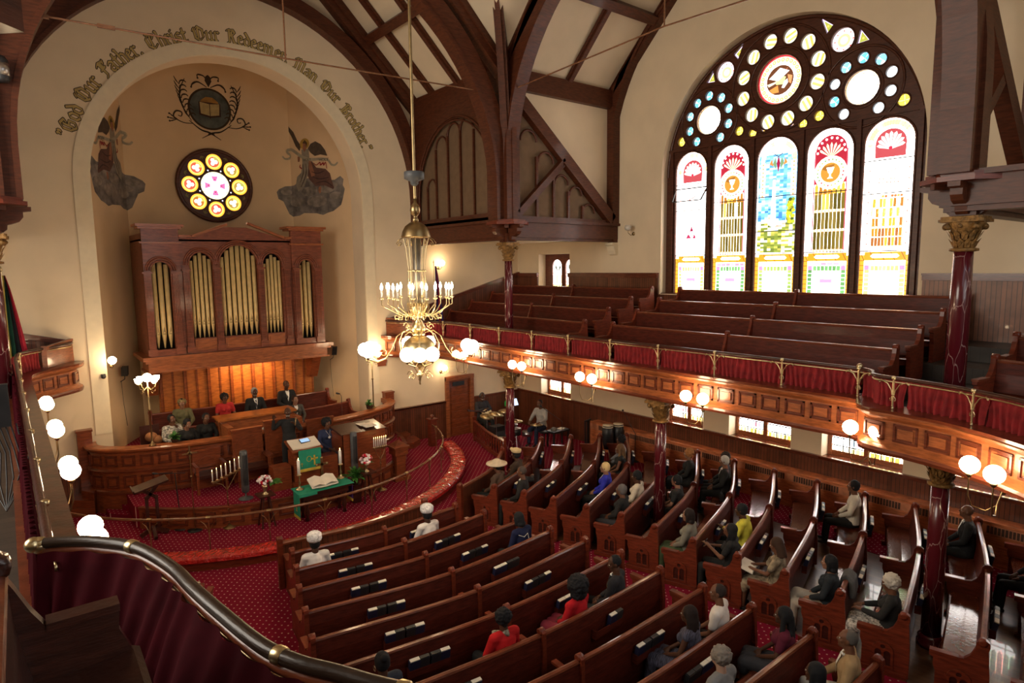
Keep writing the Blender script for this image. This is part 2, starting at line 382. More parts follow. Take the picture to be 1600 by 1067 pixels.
# roof timbers ---------------------------------------------------
def roofz(x): return 11.6+11.3-x
def nave_timbers():
    for sg in (1, -1):
        fx = lambda x: XC+(x-XC)*sg
        rs = MB()
        for sy in (1, -1):
            fy = lambda y: WY+(y-WY)*sy
            # wall plates
            rs.beam((fx(11.22), fy(14.1), 11.32), (fx(11.22), fy(YF), 11.32), .22, .55)
            rs.beam((fx(11.15), fy(14.1), 11.62), (fx(11.15), fy(YF), 11.62), .1, .10)
            rs.beam((fx(11.3), fy(14.25), 11.32), (fx(XR), fy(14.25), 11.32), .22, .55)
            for k, x in enumerate((9.54, 7.8)):   # purlins in the nave bay
                rs.beam((fx(x), fy(12.6 if k == 0 else 11.0), roofz(x)-.12), (fx(x), fy(YF), roofz(x)-.12), .26, .26, (sg, 0, 1))
            for y in (15.0, 16.45, 17.9):          # common rafters
                rs.beam((fx(11.2), fy(y), 11.6), (fx(XC), fy(y), 17.15), .15, .16, (0, 0, 1))
                rs.beam((fx(11.2), fy(y), 11.63), (fx(XC), fy(y), 17.2), .24, .08, (0, 0, 1))
            for k, y in enumerate((12.55, 10.8)):  # purlins in the transept bay
                rs.beam((fx(9.4 if k == 0 else 7.6), fy(y), 11.6+14.3-y-.12), (fx(XR), fy(y), 11.6+14.3-y-.12), .26, .26, (0, sy, 1))
            for x in (11.75, 13.6):
                rs.beam((fx(x), fy(14.2), 11.6), (fx(x), fy(WY), 16.9), .15, .16)
                rs.beam((fx(x), fy(14.2), 11.63), (fx(x), fy(WY), 16.95), .24, .08)
        struct(rs.build('trim_%d' % (1 if sg > 0 else 2), M_BEAM), 'dark wooden rafters, purlins and plates of the %s roof slope' % ('right' if sg > 0 else 'left'))
nave_timbers()
def rib(n, label, plane, cen, R, zc, zb, w, th, off, raft=True, legs=True):
    """arched rib: plane 'Y' (spans X) at y=off or 'X' (spans Y) at x=off"""
    ax = X if plane == 'Y' else Y; az = Y if plane == 'Y' else X
    o = az*off
    inn = [(cen+R*cos(a), zc+R*sin(a)) for a in [pi*i/40 for i in range(41)]]
    out = [(cen+(R+w)*cos(a), zc+(R+w)*sin(a)) for a in [pi*i/40 for i in range(41)]][::-1]
    lp = ([(cen+R, zb)] if legs else [])+inn+([(cen-R, zb), (cen-R-w, zb)] if legs else [])+out+([(cen+R+w, zb)] if legs else [])
    mb = MB().curve([lp], th, o, ax, Z, az)
    # inner moulding
    i2 = [(cen+(R-.006)*cos(a), zc+(R-.006)*sin(a)) for a in [pi*i/40 for i in range(41)]]
    o2 = [(cen+(R+.09)*cos(a), zc+(R+.09)*sin(a)) for a in [pi*i/40 for i in range(41)]][::-1]
    l2 = [(cen+R-.006, zb+.002)]+i2+[(cen-R+.006, zb+.002), (cen-R-.09, zb)]+o2+[(cen+R+.09, zb)]
    mb.curve([l2], th+.08, o-az*.04, ax, Z, az)
    if raft:
        for s in (1, -1):
            p = o+ax*(cen+s*5.75)+Z*11.35+az*(th/2); q = o+ax*cen+Z*16.95+az*(th/2)
            mb.beam(p, q, th, .5)
            mb.beam(p, q, th+.1, .1)
    return struct(mb.build('trim_%d' % n, M_BEAM), label)
rib(3, 'dark arched timber rib against the front wall', 'Y', XC, 5.42, 8.35, 7.2, .42, .32, YF-.32)
rib(4, 'dark arched timber rib across the nave near the altar', 'Y', XC, 5.18, 8.35, 7.45, .55, .34, 14.13)
rib(5, 'dark arched timber rib across the nave near the rear', 'Y', XC, 5.22, 8.35, 7.45, .55, .34, 3.19)
rib(6, 'dark arched timber rib along the right side of the crossing', 'X', WY, 5.2, 8.9, 7.45, .55, .34, 11.13)
rib(7, 'dark arched timber rib along the left side of the crossing', 'X', WY, 5.2, 8.9, 7.45, .55, .34, -.27)
rib(8, 'dark arched timber rib against the right wall', 'X', WY, 5.42, 9.2, 7.3, .32, .25, XR-.25)
# collar pieces and diagonal ribs to the centre
dg = MB()
for sx in (1, -1):
    for sy in (1, -1):
        pts = []
        for i in range(26):
            a = pi/2*i/25
            k = 1-cos(a)
            pts.append((XC+sx*(5.68-5.68*k), WY+sy*(5.4-5.4*k), 9.0+7.4*sin(a)))
        pts = [(pts[0][0], pts[0][1], 7.45)]+pts
        for a, b in zip(pts, pts[1:]): dg.beam(a, b, .26, .5, (sx, sy, .01))
        for a, b in zip(pts, pts[1:]): dg.beam(Vector(a)-Vector((sx*.16, sy*.16, .2)), Vector(b)-Vector((sx*.16, sy*.16, .2)), .12, .14, (sx, sy, .01))
struct(dg.build('trim_9', M_BEAM), 'diagonal timber ribs rising from the four columns to the crossing')
# corner posts + corner bays
def corner(n, sx, sy, filled):
    fx = lambda x: XC+(x-XC)*sx; fy = lambda y: WY+(y-WY)*sy
    mb = MB()
    def bx(x0, x1, y0, y1, z0, z1):
        a, b = sorted((fx(x0), fx(x1))); c, d = sorted((fy(y0), fy(y1))); mb.box(a, b, c, d, z0, z1)
    xw = XR
    bx(11.05, 11.55, 14.05, 14.55, 7.45, 11.6)
    if filled: bx(11.03, 11.32, 13.98, 14.5, 7.45, 11.1)
    if n == 12:
        for xa in (10.84, 11.0, 11.16): bx(xa, xa+.07, 14.06, 14.2, 7.45, 11.5)
    bx(10.98, 11.14, 14.22, 14.38, 7.45, 11.6); bx(11.22, 11.38, 13.96, 14.1, 7.45, 11.6)
    # beams at gallery ceiling with cornice
    for (x0, x1, y0, y1) in ((11.1, 11.5, 14.3, YF), (11.3, xw, 14.1, 14.5)):
        if n == 13 and x1 < 12: continue
        bx(x0, x1, y0, y1, 7.0, 7.42)
    if n != 13: bx(11.0, 11.6, 14.1, YF, 7.42, 7.5); bx(11.16, 11.44, 14.3, YF, 6.92, 7.0)
    bx(11.3, xw, 14.0, 14.6, 7.42, 7.5)
    bx(11.3, xw, 14.16, 14.44, 6.92, 7.0)
    # wall posts
    bx(11.1, 11.45, 18.95, YF, 7.5, 11.1); bx(xw-.3, xw, 14.05, 14.45, 7.5, 11.1)
    # diagonal brace in the transept face + short brace
    mb.beam((fx(11.5), fy(14.18), 10.9), (fx(15.4), fy(14.18), 7.6), .26, .34)
    mb.beam((fx(11.5), fy(14.2), 7.6), (fx(13.35), fy(14.2), 9.25), .2, .2)
    mb.beam((fx(11.5), fy(14.1), 7.7), (fx(13.3), fy(14.1), 9.3), .1, .08)
    if filled:
        # lancet tracery in the transept face
        for k, (x, top) in enumerate(((11.62, 10.2), (12.3, 9.65), (12.95, 9.3), (13.55, 8.75), (14.15, 8.35), (14.7, 7.95))):
            if k: mb.beam((fx(x), fy(14.2), 7.5), (fx(x), fy(14.2), top-.35), .07, .07, (1,0,0))
        for (xa, xb, top) in ((11.7, 12.3, 10.0), (12.35, 12.95, 9.45), (13.0, 13.55, 8.85), (13.6, 14.12, 8.75-.2), (14.15, 14.68, 8.05)):
            r = (xb-xa)/2; c = (xa+xb)/2
            mb.tube([(fx(c+r*cos(a)), fy(14.2), top-r+r*sin(a)) for a in [pi*i/10 for i in range(11)]], .035, 6)
        # tracery frame in the nave face: broad arched board
        cy = 16.7; hw = 2.15
        outer = [(14.4, 7.5), (18.95, 7.5), (18.95, 11.1), (14.4, 11.1)]
        inner = [(cy-hw, 7.6), (cy+hw, 7.6)]+[(cy+hw*cos(a), 8.3+2.35*sin(a)) for a in [pi*i/24 for i in range(25)]]
        if sy > 0: mb.curve([outer, inner], .08, (fx(11.12), 0, 0), Y, Z, X*sx)
        for d in (-.06, .06):
            mb.tube([(fx(11.1), fy(cy+(hw+d)*cos(a)), 8.3+(2.35+d)*sin(a)) for a in [pi*i/24 for i in range(25)]], .03, 6)
        for y, top in ((15.05, 9.2), (15.75, 10.2), (16.45, 10.45), (17.15, 10.3), (17.85, 9.9), (18.4, 8.8)):
            mb.beam((fx(11.2), fy(y), 7.5), (fx(11.2), fy(y), top), .06, .06, (1,0,0))
        for (ya, yb, top) in ((14.6, 15.03, 9.2), (15.78, 16.43, 10.6), (16.47, 17.13, 10.55), (17.18, 17.83, 10.25), (17.88, 18.38, 9.0)):
            r = (yb-ya)/2; c = (ya+yb)/2
            mb.tube([(fx(11.2), fy(c+r*cos(a)), top-r+r*sin(a)) for a in [pi*i/10 for i in range(11)]], .03, 6)
        bx(11.12, 11.4, 14.4, 18.95, 7.5, 7.72); bx(11.5, xw-.3, 14.12, 14.3, 7.5, 7.6)
    struct(mb.build('trim_%d' % n, M_BEAM), 'timber post, beams and braces of the %s corner bay' % ('right front' if sx > 0 and sy > 0 else 'left front' if sy > 0 else 'right rear' if sx > 0 else 'left rear'))
    cr = MB()
    def bc(x0, x1, y0, y1, z0, z1):
        a, b = sorted((fx(x0), fx(x1))); c, d = sorted((fy(y0), fy(y1))); cr.box(a, b, c, d, z0, z1)
    if filled:
        lt = MB()
        a, b = sorted((fx(11.24), fx(11.28))); c, d = sorted((fy(14.4), fy(18.96))); lt.box(a, b, c, d, 7.45, 11.1)
        lt.curve([[(11.4, 7.5), (15.4, 7.5), (11.4, 10.85)]], .03, (0 if sx > 0 else 2*XC, fy(14.27), 0), X*sx, Z, Y*sy)
        struct(lt.build('wall_screen_%s' % ('right' if sx > 0 else 'left'), M_LATT), 'brown cloth panels behind the lancet tracery')
        bc(11.3, 15.66, 14.32, 14.42, 7.3, 11.6)
        bc(11.4, xw, 14.4, YF, 7.02, 7.06)
    if cr.v: struct(cr.build('wall_corner_%s' % ('right' if sx > 0 else 'left'), M_CREAM), 'cream plaster of the corner bay')
corner(10, 1, 1, True); corner(11, -1, 1, True); corner(12, 1, -1, False); corner(13, -1, -1, False)
# wainscots -------------------------------------------------------
def wains(name, label, poly, o, ax, az, m=M_BEAD, th=.05):
    mb = MB().curve([poly], th, o, ax, Z, az)
    return struct(mb.build(name, m), label)
wains('baseboard_front', 'beadboard wainscot on the lower front wall right of the choir', [(9.2, 0), (12.2, 0), (12.2, 1.3), (9.2, 1.3)], (0, YF, 0), X, -Y)
wains('baseboard_front', 'beadboard wainscot on the front wall behind the band', [(13.42, 0), (XR, 0), (XR, 1.3), (13.42, 1.3)], (0, YF, 0), X, -Y)
wains('baseboard_front', 'beadboard wainscot on the lower front wall left of the choir', [(XL, 0), (1.9, 0), (1.9, 1.3), (XL, 1.3)], (0, YF, 0), X, -Y)
wains('baseboard_right', 'beadboard wainscot under the lower right windows', [(YB, 0), (YF, 0), (YF, 1.33), (YB, 1.33)], (XR, 0, 0), Y, -X)
struct(wains('baseboard_upper', 'beadboard wainscot on the right gallery wall', [(YB, 3.6), (WY-WR-.1, 3.6), (WY-WR-.1, 5.8), (YB, 5.8)], (XR, 0, 0), Y, -X, M_BEADL))
wains('baseboard_upper', 'beadboard wainscot on the right gallery wall beyond the big window', [(WY+WR+.05, 3.6), (YF, 3.6), (YF, 5.8), (18.02, 5.8), (18.02, 5.05), (16.35, 5.05), (16.35, 5.8), (WY+WR+.05, 5.8)], (XR, 0, 0), Y, -X)
wains('baseboard_upper', 'beadboard wainscot below the big window', [(WY-WR-.1, 3.6), (WY+WR+.05, 3.6), (WY+WR+.05, 5.28), (WY-WR-.1, 5.28)], (XR, 0, 0), Y, -X)
wz = lambda x: 4.42+.26*(x-9.95)
for s, nm in ((1, 'right'), (-1, 'left')):
    fx = lambda x: XC+(x-XC)*s
    wains('baseboard_gallery_'+nm, 'sloping beadboard wainscot on the front wall above the %s gallery' % nm, [(fx(9.95), 3.3), (fx(XR), 3.3), (fx(XR), wz(XR)-.06), (fx(9.95), wz(9.95)-.06)], (0, YF, 0), X, -Y)
tr = MB()
cap = [(0, 0), (.07, 0), (.09, .03), (.09, .07), (0, .09)]
tr.sweep(cap, [(12.2, YF, 1.29), (9.2, YF, 1.29)][::-1][::-1]); 
tr.box(9.2, 12.2, YF-.09, YF, 1.28, 1.37); tr.box(13.42, XR, YF-.09, YF, 1.28, 1.37); tr.box(XL, 1.9, YF-.09, YF, 1.28, 1.37)
tr.box(XR-.09, XR, YB, YF, 1.31, 1.40)
tr.box(XR-.10, XR, YB, WY-WR-.1, 5.78, 5.92); tr.box(XR-.10, XR, WY+WR+.05, 16.35, 5.78, 5.92); tr.box(XR-.1, XR, 18.0, YF, 5.78, 5.92)
tr.box(XR-.14, XR, YB, WY-WR-.1, 5.89, 5.93); tr.box(XR-.14, XR, WY+WR+.05, 16.35, 5.89, 5.93)
for s in (1, -1):
    tr.beam((XC+4.35*s, YF-.06, wz(9.95)), (XC+(XR-XC)*s, YF-.06, wz(XR)), .12, .12)
struct(tr.build('trim_14', M_FASD), 'moulded wooden caps of the wainscots')
# side door beside the choir
dr = MB(); dr.box(12.2, 12.34, YF-.1, YF, 0, 2.2); dr.box(13.27, 13.42, YF-.1, YF, 0, 2.2); dr.box(12.2, 13.42, YF-.12, YF, 2.1, 2.25)
dd = thing('door_1', 'brown panelled wooden door in the front wall', 'door', (12.8, YF, 0)); dd['kind'] = 'structure'; del dd['category']
dr.build('door_frame', M_FASC, dd)
dp = MB(); dp.box(12.34, 13.27, YF-.04, YF, 0, 2.1)
for k in range(6): dp.box(12.44, 13.17, YF-.065, YF-.035, .12+k*.3, .33+k*.3)
dp.build('door_leaf', M_CHO, dd)
MB().box(12.5, 13.0, YF-.09, YF-.03, 1.88, 2.02).build('door_closer', M_BLACK, dd)
sg = MB().box(12.35, 12.75, YF-.04, YF, 2.4, 2.6).build('wall_plaque', M_BAND); tag(sg, 'pale rectangular plaque on the wall above the brown door', 'sign')
# ================================================================ STAINED GLASS
def glass_mat():
    m, N, L, b = nt('stained_glass')
    at = N.new('ShaderNodeAttribute'); at.attribute_name = 'Col'
    L.new(at.outputs['Color'], b.inputs['Base Color']); L.new(at.outputs['Color'], b.inputs['Emission Color'])
    b.inputs['Emission Strength'].default_value = GLASS_E; b.inputs['Roughness'].default_value = .2
    return m
M_GLASS = glass_mat()
M_LEAD = mat('dark_lead', (.02, .016, .014), .6)
M_WIN = wood('dark_window_timber', (.085, .026, .012), .4, .3)
WHT = (2.6, 2.5, 2.4)
class GM(MB):
    def __init__(s, o, ax, ay, nrm=None): MB.__init__(s); s.cols = []; s.o = Vector(o); s.ax = Vector(ax); s.ay = Vector(ay); s.n = Vector(nrm) if nrm else Vector((0,0,0)); s.k = 0
    def poly(s, pts, col, lift=0.):
        s.add([s.o+s.ax*a+s.ay*b+s.n*lift for a, b in pts], [tuple(range(len(pts)))]); s.cols.append(col)
    def rect(s, x0, x1, y0, y1, col, lift=0.): s.poly([(x0,y0),(x1,y0),(x1,y1),(x0,y1)], col, lift)
    def disc(s, x, y, r, col, lift=0., n=20, ry=None): s.poly([(x+r*cos(2*pi*i/n), y+(ry or r)*sin(2*pi*i/n)) for i in range(n)], col, lift)
    def line(s, a, b, w, col, lift):
        dx, dy = b[0]-a[0], b[1]-a[1]; l = hypot(dx, dy) or 1; nx, ny = -dy/l*w/2, dx/l*w/2
        s.poly([(a[0]+nx, a[1]+ny), (b[0]+nx, b[1]+ny), (b[0]-nx, b[1]-ny), (a[0]-nx, a[1]-ny)], col, lift)
def jit(c, a=.12):
    if c[0] > .8: a *= .4
    k = 1+random.uniform(-a, a); return tuple(min(1, max(0, v*k)) for v in c)
def dk(c, s): return tuple(v*s for v in c)
def rnd(cs): return random.choice(cs)
AMB = [(.55,.20,.02),(.75,.35,.04),(.35,.14,.02),(.8,.5,.1)]
OLV = [(.10,.07,.01),(.14,.10,.015),(.08,.06,.01),(.18,.13,.03)]
SKY = [(.10,.35,.75),(.18,.5,.85),(.3,.65,.95),(.06,.22,.6),(.5,.8,1)]
# ------- the big window
win = thing('window_1', 'big round arched stained glass window with five lancets over the right gallery', 'window', (16.0, WY, 5.3))
win['kind'] = 'structure'; del win['category']
XG = 15.98
LZ = [(10.98, 12.07), (9.67, 10.77), (8.32, 9.46), (6.97, 8.12), (5.67, 6.76)]     # far .. near
ZT, ZS0 = 9.42, 5.33
plate_holes = []
for a, b in LZ: plate_holes.append(arch(a, b, ZS0, ZT-(b-a)/2, 20))
YW = 8.93
cs = [(YW, 10.83, .60)]
ringc = [(YW+1.03*cos(2*pi*(k+.5)/12), 10.83+1.03*sin(2*pi*(k+.5)/12), .185) for k in range(12)]
for s in (1, -1):
    cs.append((YW+2.05*s, 10.2, .385)); cs.append((YW+1.56*s, 11.38, .27))
bl = [(YW+2.05*s+.655*cos(2*pi*(k+.5)/10), 10.2+.655*sin(2*pi*(k+.5)/10), .125) for s in (1, -1) for k in range(10)]
org = [(YW+s*1.08, 9.74, .12) for s in (1, -1)]+[(YW+s*2.95, 9.74, .13) for s in (1, -1)]+[(YW+s*.68, 9.62, .11) for s in (1, -1)]
tri = []
for s in (1, -1):
    tri.append([(YW+s*1.02, 12.02), (YW+s*1.32, 11.78), (YW+s*1.18, 11.62)]); tri.append([(YW+s*1.95, 11.52), (YW+s*2.16, 11.22), (YW+s*1.88, 11.2)])
    tri.append([(YW+s*.32, 9.62), (YW+s*.44, 9.72), (YW+s*.44, 9.6)])
outer = arch(WY-WR, WY+WR, 5.2, WZ, 64)
bl = [c for c in bl if c[1]-c[2] > 9.5]
mb = MB().curve([outer]+plate_holes+[circ(*c, 24) for c in cs+ringc+bl+org]+tri, .12, (XG-.06, 0, 0), Y, Z, X)
mb.build('window_frame', M_WIN, win)
md = MB()
def torus(m, y, z, R, r, x, n=24):
    m.tube([(x, y+R*cos(2*pi*i/n), z+R*sin(2*pi*i/n)) for i in range(n+1)], r, 6, False)
for c in cs+ringc+bl+org: torus(md, c[0], c[1], c[2]+.015, .022, XG-.06)
for R in (.78, 1.3): torus(md, YW, 10.83, R, .03, XG-.06, 40)
for s in (1, -1): torus(md, YW+2.05*s, 10.2, .9, .03, XG-.06, 36); torus(md, YW+2.05*s, 10.2, .46, .025, XG-.06, 28)
md.tube([(XG-.06, p[0], p[1]) for p in [(WY+(WR-.05)*cos(pi*i/48), WZ+(WR-.05)*sin(pi*i/48)) for i in range(49)]], .05, 6)
for a, b in LZ:
    pts = [(XG-.06, y, z) for y, z in [(a, 5.3)]+[((a+b)/2-(b-a)/2*cos(pi*i/16), ZT-(b-a)/2+(b-a)/2*sin(pi*i/16)) for i in range(17)]+[(b, 5.3)]]
    md.tube(pts, .03, 6)
md.box(XG-.12, XG, WY-WR+.1, WY+WR-.1, 9.46, 9.53)
ys = [LZ[0][1]+.1]+[(LZ[i][0]+LZ[i+1][1])/2 for i in range(4)]+[LZ[4][0]-.1]
for y in ys: md.box(XG-.13, XG-.05, y-.05, y+.05, 5.3, 9.46)
md.box(XG-.3, XG, WY-WR, WY+WR, 5.24, 5.32)
md.build('moulding', M_WIN, win)
GO = (XG+.02, 0, 0)
def gm(): return GM(GO, Y, Z, (-1, 0, 0))
E = .004
def clip_arch(g, a, b, ztop, x0, x1, y0, y1, col, lift=0):
    """cell kept only when inside the arch outline"""
    r = (b-a)/2; c = (a+b)/2; zs = ztop-r
    cx, cy = (x0+x1)/2, (y0+y1)/2
    if cy > zs and hypot(cx-c, cy-zs) > r*1.02: return
    g.rect(x0, x1, y0, y1, col, lift)
def lead(g, x0, x1, z): g.line((x0, z), (x1, z), .022, (.01,.01,.01), 3*E)
for li, (a, b) in enumerate(LZ):
    g = gm(); w = b-a; c = (a+b)/2; r = w/2; zs = ZT-r
    g.poly([(a, 5.3), (b, 5.3)]+[(c+r*cos(pi*i/20), zs+r*sin(pi*i/20)) for i in range(21)], WHT)
    # bottom panel: amber border, green tiles, white centre, mauve block
    g.rect(a, a+.1, 5.3, 6.35, (.75,.33,.03), E); g.rect(b-.1, b, 5.3, 6.35, (.75,.33,.03), E)
    for k in range(9):
        for xx in (a, b-.1): g.line((xx, 5.3+k*.115), (xx+.1, 5.3+k*.115), .012, (.2,.06,.01), 2*E)
    GRN = (.13,.33,.11) if li in (1, 3) else (.30,.45,.12) if li == 2 else (.55,.65,.22)
    for k in range(8):
        z0 = 5.32+k*.1
        if z0 < 6.05:
            for xx in (a+.11, b-.22): g.rect(xx, xx+.105, z0, z0+.09, jit(GRN, .3), E)
    for k in range(7):
        xx = a+.24+k*(w-.48)/7
        g.rect(xx, xx+(w-.48)/7-.008, 5.98, 6.1, jit(GRN, .3), E)
        g.rect(xx, xx+(w-.48)/7-.008, 5.3, 5.4, jit(GRN, .3), E)
    for xx in (a+.11, b-.22): g.rect(xx, xx+.11, 6.0, 6.11, (.6,.22,.42), 2*E); g.rect(xx, xx+.11, 5.3, 5.4, (.45,.08,.22), 2*E)
    for k in range(6): g.rect(a+.12+k*(w-.24)/6, a+.12+(k+1)*(w-.24)/6-.01, 6.12, 6.19, jit((.65,.35,.5), .3) if li in (1, 3) else jit((.85,.85,.6)), E)
    g.rect(a+.1, b-.1, 6.22, 6.42, (.72,.26,.02), E)
    for k in range(5): g.line((a+.1+k*(w-.2)/4, 6.22), (a+.2+k*(w-.2)/4, 6.42), .015, (.15,.05,.01), 2*E)
    g.poly([(c-.27+.04*cos(t)*0+(.54 if i > 5 else 0)*0+(-.0), 0) for i, t in enumerate([])] or [(c-.26,6.28),(c+.26,6.28),(c+.31,6.32),(c+.26,6.37),(c-.26,6.37),(c-.31,6.32)], WHT, 3*E)
    if li in (0, 1, 3): g.rect(c-.15, c+.15, 5.68, 5.78, (.62,.28,.5), 2*E)
    for k in range(1, 8): g.line((a+.22, 5.4+k*.075), (b-.22, 5.4+k*.075), .004, (.55,.55,.5), E)
    lead(g, a, b, 6.44)
    if li in (1, 3):       # vertical amber bars with rows of beads
        x0, x1 = a+.2, b-.2
        bands = [(6.50, 6.95, OLV), (7.0, 7.42, OLV), (7.47, 7.95, OLV+[(.75,.4,.08),(.95,.85,.6)])]
        for z0, z1, pal in bands:
            n = 8
            for k in range(n): g.rect(x0+(x1-x0)*k/n, x0+(x1-x0)*(k+1)/n-.008, z0, z1, rnd(pal), E)
        for z in (6.48, 6.97, 7.44):
            for k in range(9): g.disc(x0+(x1-x0)*(k+.5)/9, z, .035, (.95,.55,.3), 3*E, 6)
        for k in range(7):
            xx = x0+(x1-x0)*(k+.5)/7; g.poly([(xx-.04, 7.85), (xx+.04, 7.85), (xx+.04, 8.05), (xx, 8.12), (xx-.04, 8.05)], rnd(AMB), 2*E)
        g.rect(x0-.03, x0, 6.48, 8.9, (.55,.10,.14), E); g.rect(x1, x1+.03, 6.48, 8.9, (.55,.10,.14), E)
        # dark red arch with palmette, white ring medallion
        g.poly([(x0, 8.1), (x1, 8.1)]+[(c+(x1-x0)/2*cos(pi*i/14), 8.88+(x1-x0)/2*sin(pi*i/14)) for i in range(15)], (.30,.015,.03), E)
        for k in range(-3, 4):
            t = pi/2+k*.33
            g.poly([(c, 8.72), (c+.3*cos(t-.1), 8.74+.28*sin(t-.1)), (c+.34*cos(t), 8.74+.34*sin(t)), (c+.3*cos(t+.1), 8.74+.28*sin(t+.1))], (.85,.75,.5), 2*E)
        for k in range(9):
            t = pi*k/8; g.disc(c+.33*cos(t), 8.85+.33*sin(t), .028, WHT, 2*E, 8)
        for dx, rr in ((-.38, .12), (.38, .12)): g.disc(c+dx, 8.36, rr, (.9,.85,.7), 2*E)
        g.disc(c, 8.36, .40, (.92,.88,.72), 3*E)
        for k in range(22):
            t = 2*pi*k/22; g.disc(c+.31*cos(t), 8.36+.31*sin(t), .022, rnd([(.5,.03,.05),(.15,.3,.08),(.6,.4,.1)]), 4*E, 6)
        g.disc(c, 8.36, .235, (.42,.2,.03), 4*E)
        g.poly([(c-.02, 8.36), (c+.2, 8.45), (c+.15, 8.52), (c-.1, 8.55)], (.25,.1,.02), 5*E)
        g.poly([(c-.09, 8.48), (c+.09, 8.48), (c+.05, 8.36), (c+.015, 8.33), (c+.015, 8.26), (c+.07, 8.22), (c-.07, 8.22), (c-.015, 8.26), (c-.015, 8.33), (c-.05, 8.36)], WHT, 6*E)
        lead(g, a, b, 7.9); g.line((a+.01, 6.45), (a+.01, 9.0), .02, (.3,.6,.95), E)
    elif li == 2:          # blue sky with pillar, trees and rocks
        for iy in range(46):
            z0 = 6.46+iy*.055
            for ix in range(11):
                x0 = a+.03+ix*(w-.06)/11
                h = z0+.12*sin(ix*.9+iy*.3)
                if h > 7.55: col = rnd(SKY[:3]+[SKY[4]])
                elif h > 7.35: col = rnd(SKY[:2]+[SKY[3]])
                elif h > 7.12: col = rnd([(.8,.78,.85),(.5,.7,.95),(.6,.4,.3),(.85,.8,.7)])
                else: col = rnd([(.45,.42,.08),(.20,.25,.04),(.75,.72,.45),(.12,.16,.03),(.85,.85,.7)])
                clip_arch(g, a+.03, b-.03, ZT-.03, x0, x0+(w-.06)/11, z0, z0+.055, jit(col, .2), E)
        for iy in range(9):      # tree right side (near)
            for _ in range(4):
                g.disc(a+.12+random.uniform(0, .16), 7.25+iy*.07, .05, rnd([(.05,.08,.02),(.5,.4,.03),(.3,.33,.03)]), 2*E, 7)
        g.poly([(c+.02, 7.15), (c+.18, 7.15), (c+.13, 8.35), (c+.07, 8.35)], WHT, 2*E)
        for s in (1, -1):
            g.rect(c+s*.42-.07, c+s*.42+.07, 7.9, 8.8, (.97,.9,.75), 2*E)
            for k in range(9): g.disc(c+s*.42, 7.95+k*.1, .025, rnd([(.85,.3,.1),(.7,.5,.2)]), 3*E, 6)
        for k in range(24):
            t = pi*k/23; g.disc(c+.43*cos(t), 8.85+.43*sin(t), .06, rnd([(.97,.9,.8),(.9,.6,.3),(.95,.8,.9)]), 2*E, 8)
        for k, col in ((-2, (.5,.2,.05)), (-1, (.15,.25,.12)), (0, (.25,.01,.04)), (1, (.15,.25,.12)), (2, (.5,.2,.05))):
            g.poly([(c+k*.09, 8.95-.12*abs(k)*.3), (c+k*.10+.05, 8.75), (c+k*.06, 8.52+abs(k)*.08), (c+k*.10-.05, 8.75)], col, 3*E)
        g.line((c-.22, 9.08), (c, 8.92), .02, (.05,.04,.04), 4*E); g.line((c+.22, 9.08), (c, 8.92), .02, (.05,.04,.04), 4*E)
        for z in (7.02, 7.92): lead(g, a, b, z)
    else:                  # outer lancets: pale with amber work
        pal = [(1,.93,.75),(1,.96,.9),(.95,.8,.45),(1,.9,.8)]
        for k in range(24):
            t = pi*k/23; g.disc(c+.44*cos(t), 8.87+.44*sin(t), .06, rnd([(.95,.75,.35),(.97,.9,.8),(.9,.55,.25)]), E, 8)
        for k in range(9):
            t = pi*k/8
            g.poly([(c, 8.72), (c+.25*cos(t-.16), 8.82+.25*sin(t-.16)), (c+.3*cos(t), 8.82+.3*sin(t)), (c+.25*cos(t+.16), 8.82+.25*sin(t+.16))], (.95,.86,.8), 3*E)
        g.poly([(c-.32, 8.55), (c+.32, 8.55)]+[(c+.33*cos(pi*i/12), 8.85+.33*sin(pi*i/12)) for i in range(13)], (.35,.05,.06), 2*E)
        g.disc(c, 8.75, .04, (.5,.02,.05), 4*E)
        lead(g, a, b, 8.5); lead(g, a, b, 7.75)
        for s in (1, -1):
            for k in range(8): g.disc(c+s*.42, 6.6+k*.24, .02, (.8,.1,.05), 2*E, 6)
            g.rect(c+s*.34-.01, c+s*.34+.01, 6.5, 7.7, (.75,.25,.2), E)
        if li == 0:
            g.poly([(c-.07, 7.13), (c+.07, 7.13), (c, 7.3)], (.25,.02,.06), 3*E)
            for s in (1, -1): g.poly([(c+s*.08-.08, 6.93), (c+s*.12+.08, 6.93), (c+s*.1, 7.08)], (.35,.03,.08), 3*E)
            for s in (1, -1): g.line((c+s*.2, 6.5), (c+s*.16, 6.9), .01, (.2,.3,.6), 3*E)
            g.line((c-.2, 6.5), (c+.2, 6.5), .02, (.2,.45,.8), 3*E)
            g.line((c-.14, 8.15), (c+.1, 8.05), .03, (.75,.12,.1), 3*E)
        else:
            for r_ in range(5):
                for k in range(9):
                    g.rect(c-.33+k*.073, c-.33+(k+1)*.073-.008, 6.55+r_*.22, 6.75+r_*.22, rnd(AMB[:3]+[(.3,.1,.02)] if r_ < 2 else AMB+[(.95,.8,.5)]*2), 2*E)
            for k in range(9): g.disc(c-.3+k*.074, 6.53, .03, (.97,.85,.5), 3*E, 6); g.disc(c-.3+k*.074, 6.98, .03, (.97,.9,.6), 3*E, 6)
            for k in range(5): g.poly([(c-.3+k*.15, 7.2), (c-.24+k*.15, 7.32), (c-.27+k*.15, 7.42), (c-.33+k*.15, 7.32)], (.9,.75,.3), 2*E)
            for k in range(12): g.disc(c-.35+k*.065, 7.68, .035, rnd([(.85,.35,.1),(.95,.8,.5),(.5,.15,.05)]), 2*E, 7)
            for dz in (.0, .08): g.line((c-.22, 7.98+dz), (c+.24, 8.0+dz), .018, (.7,.15,.08), 3*E)
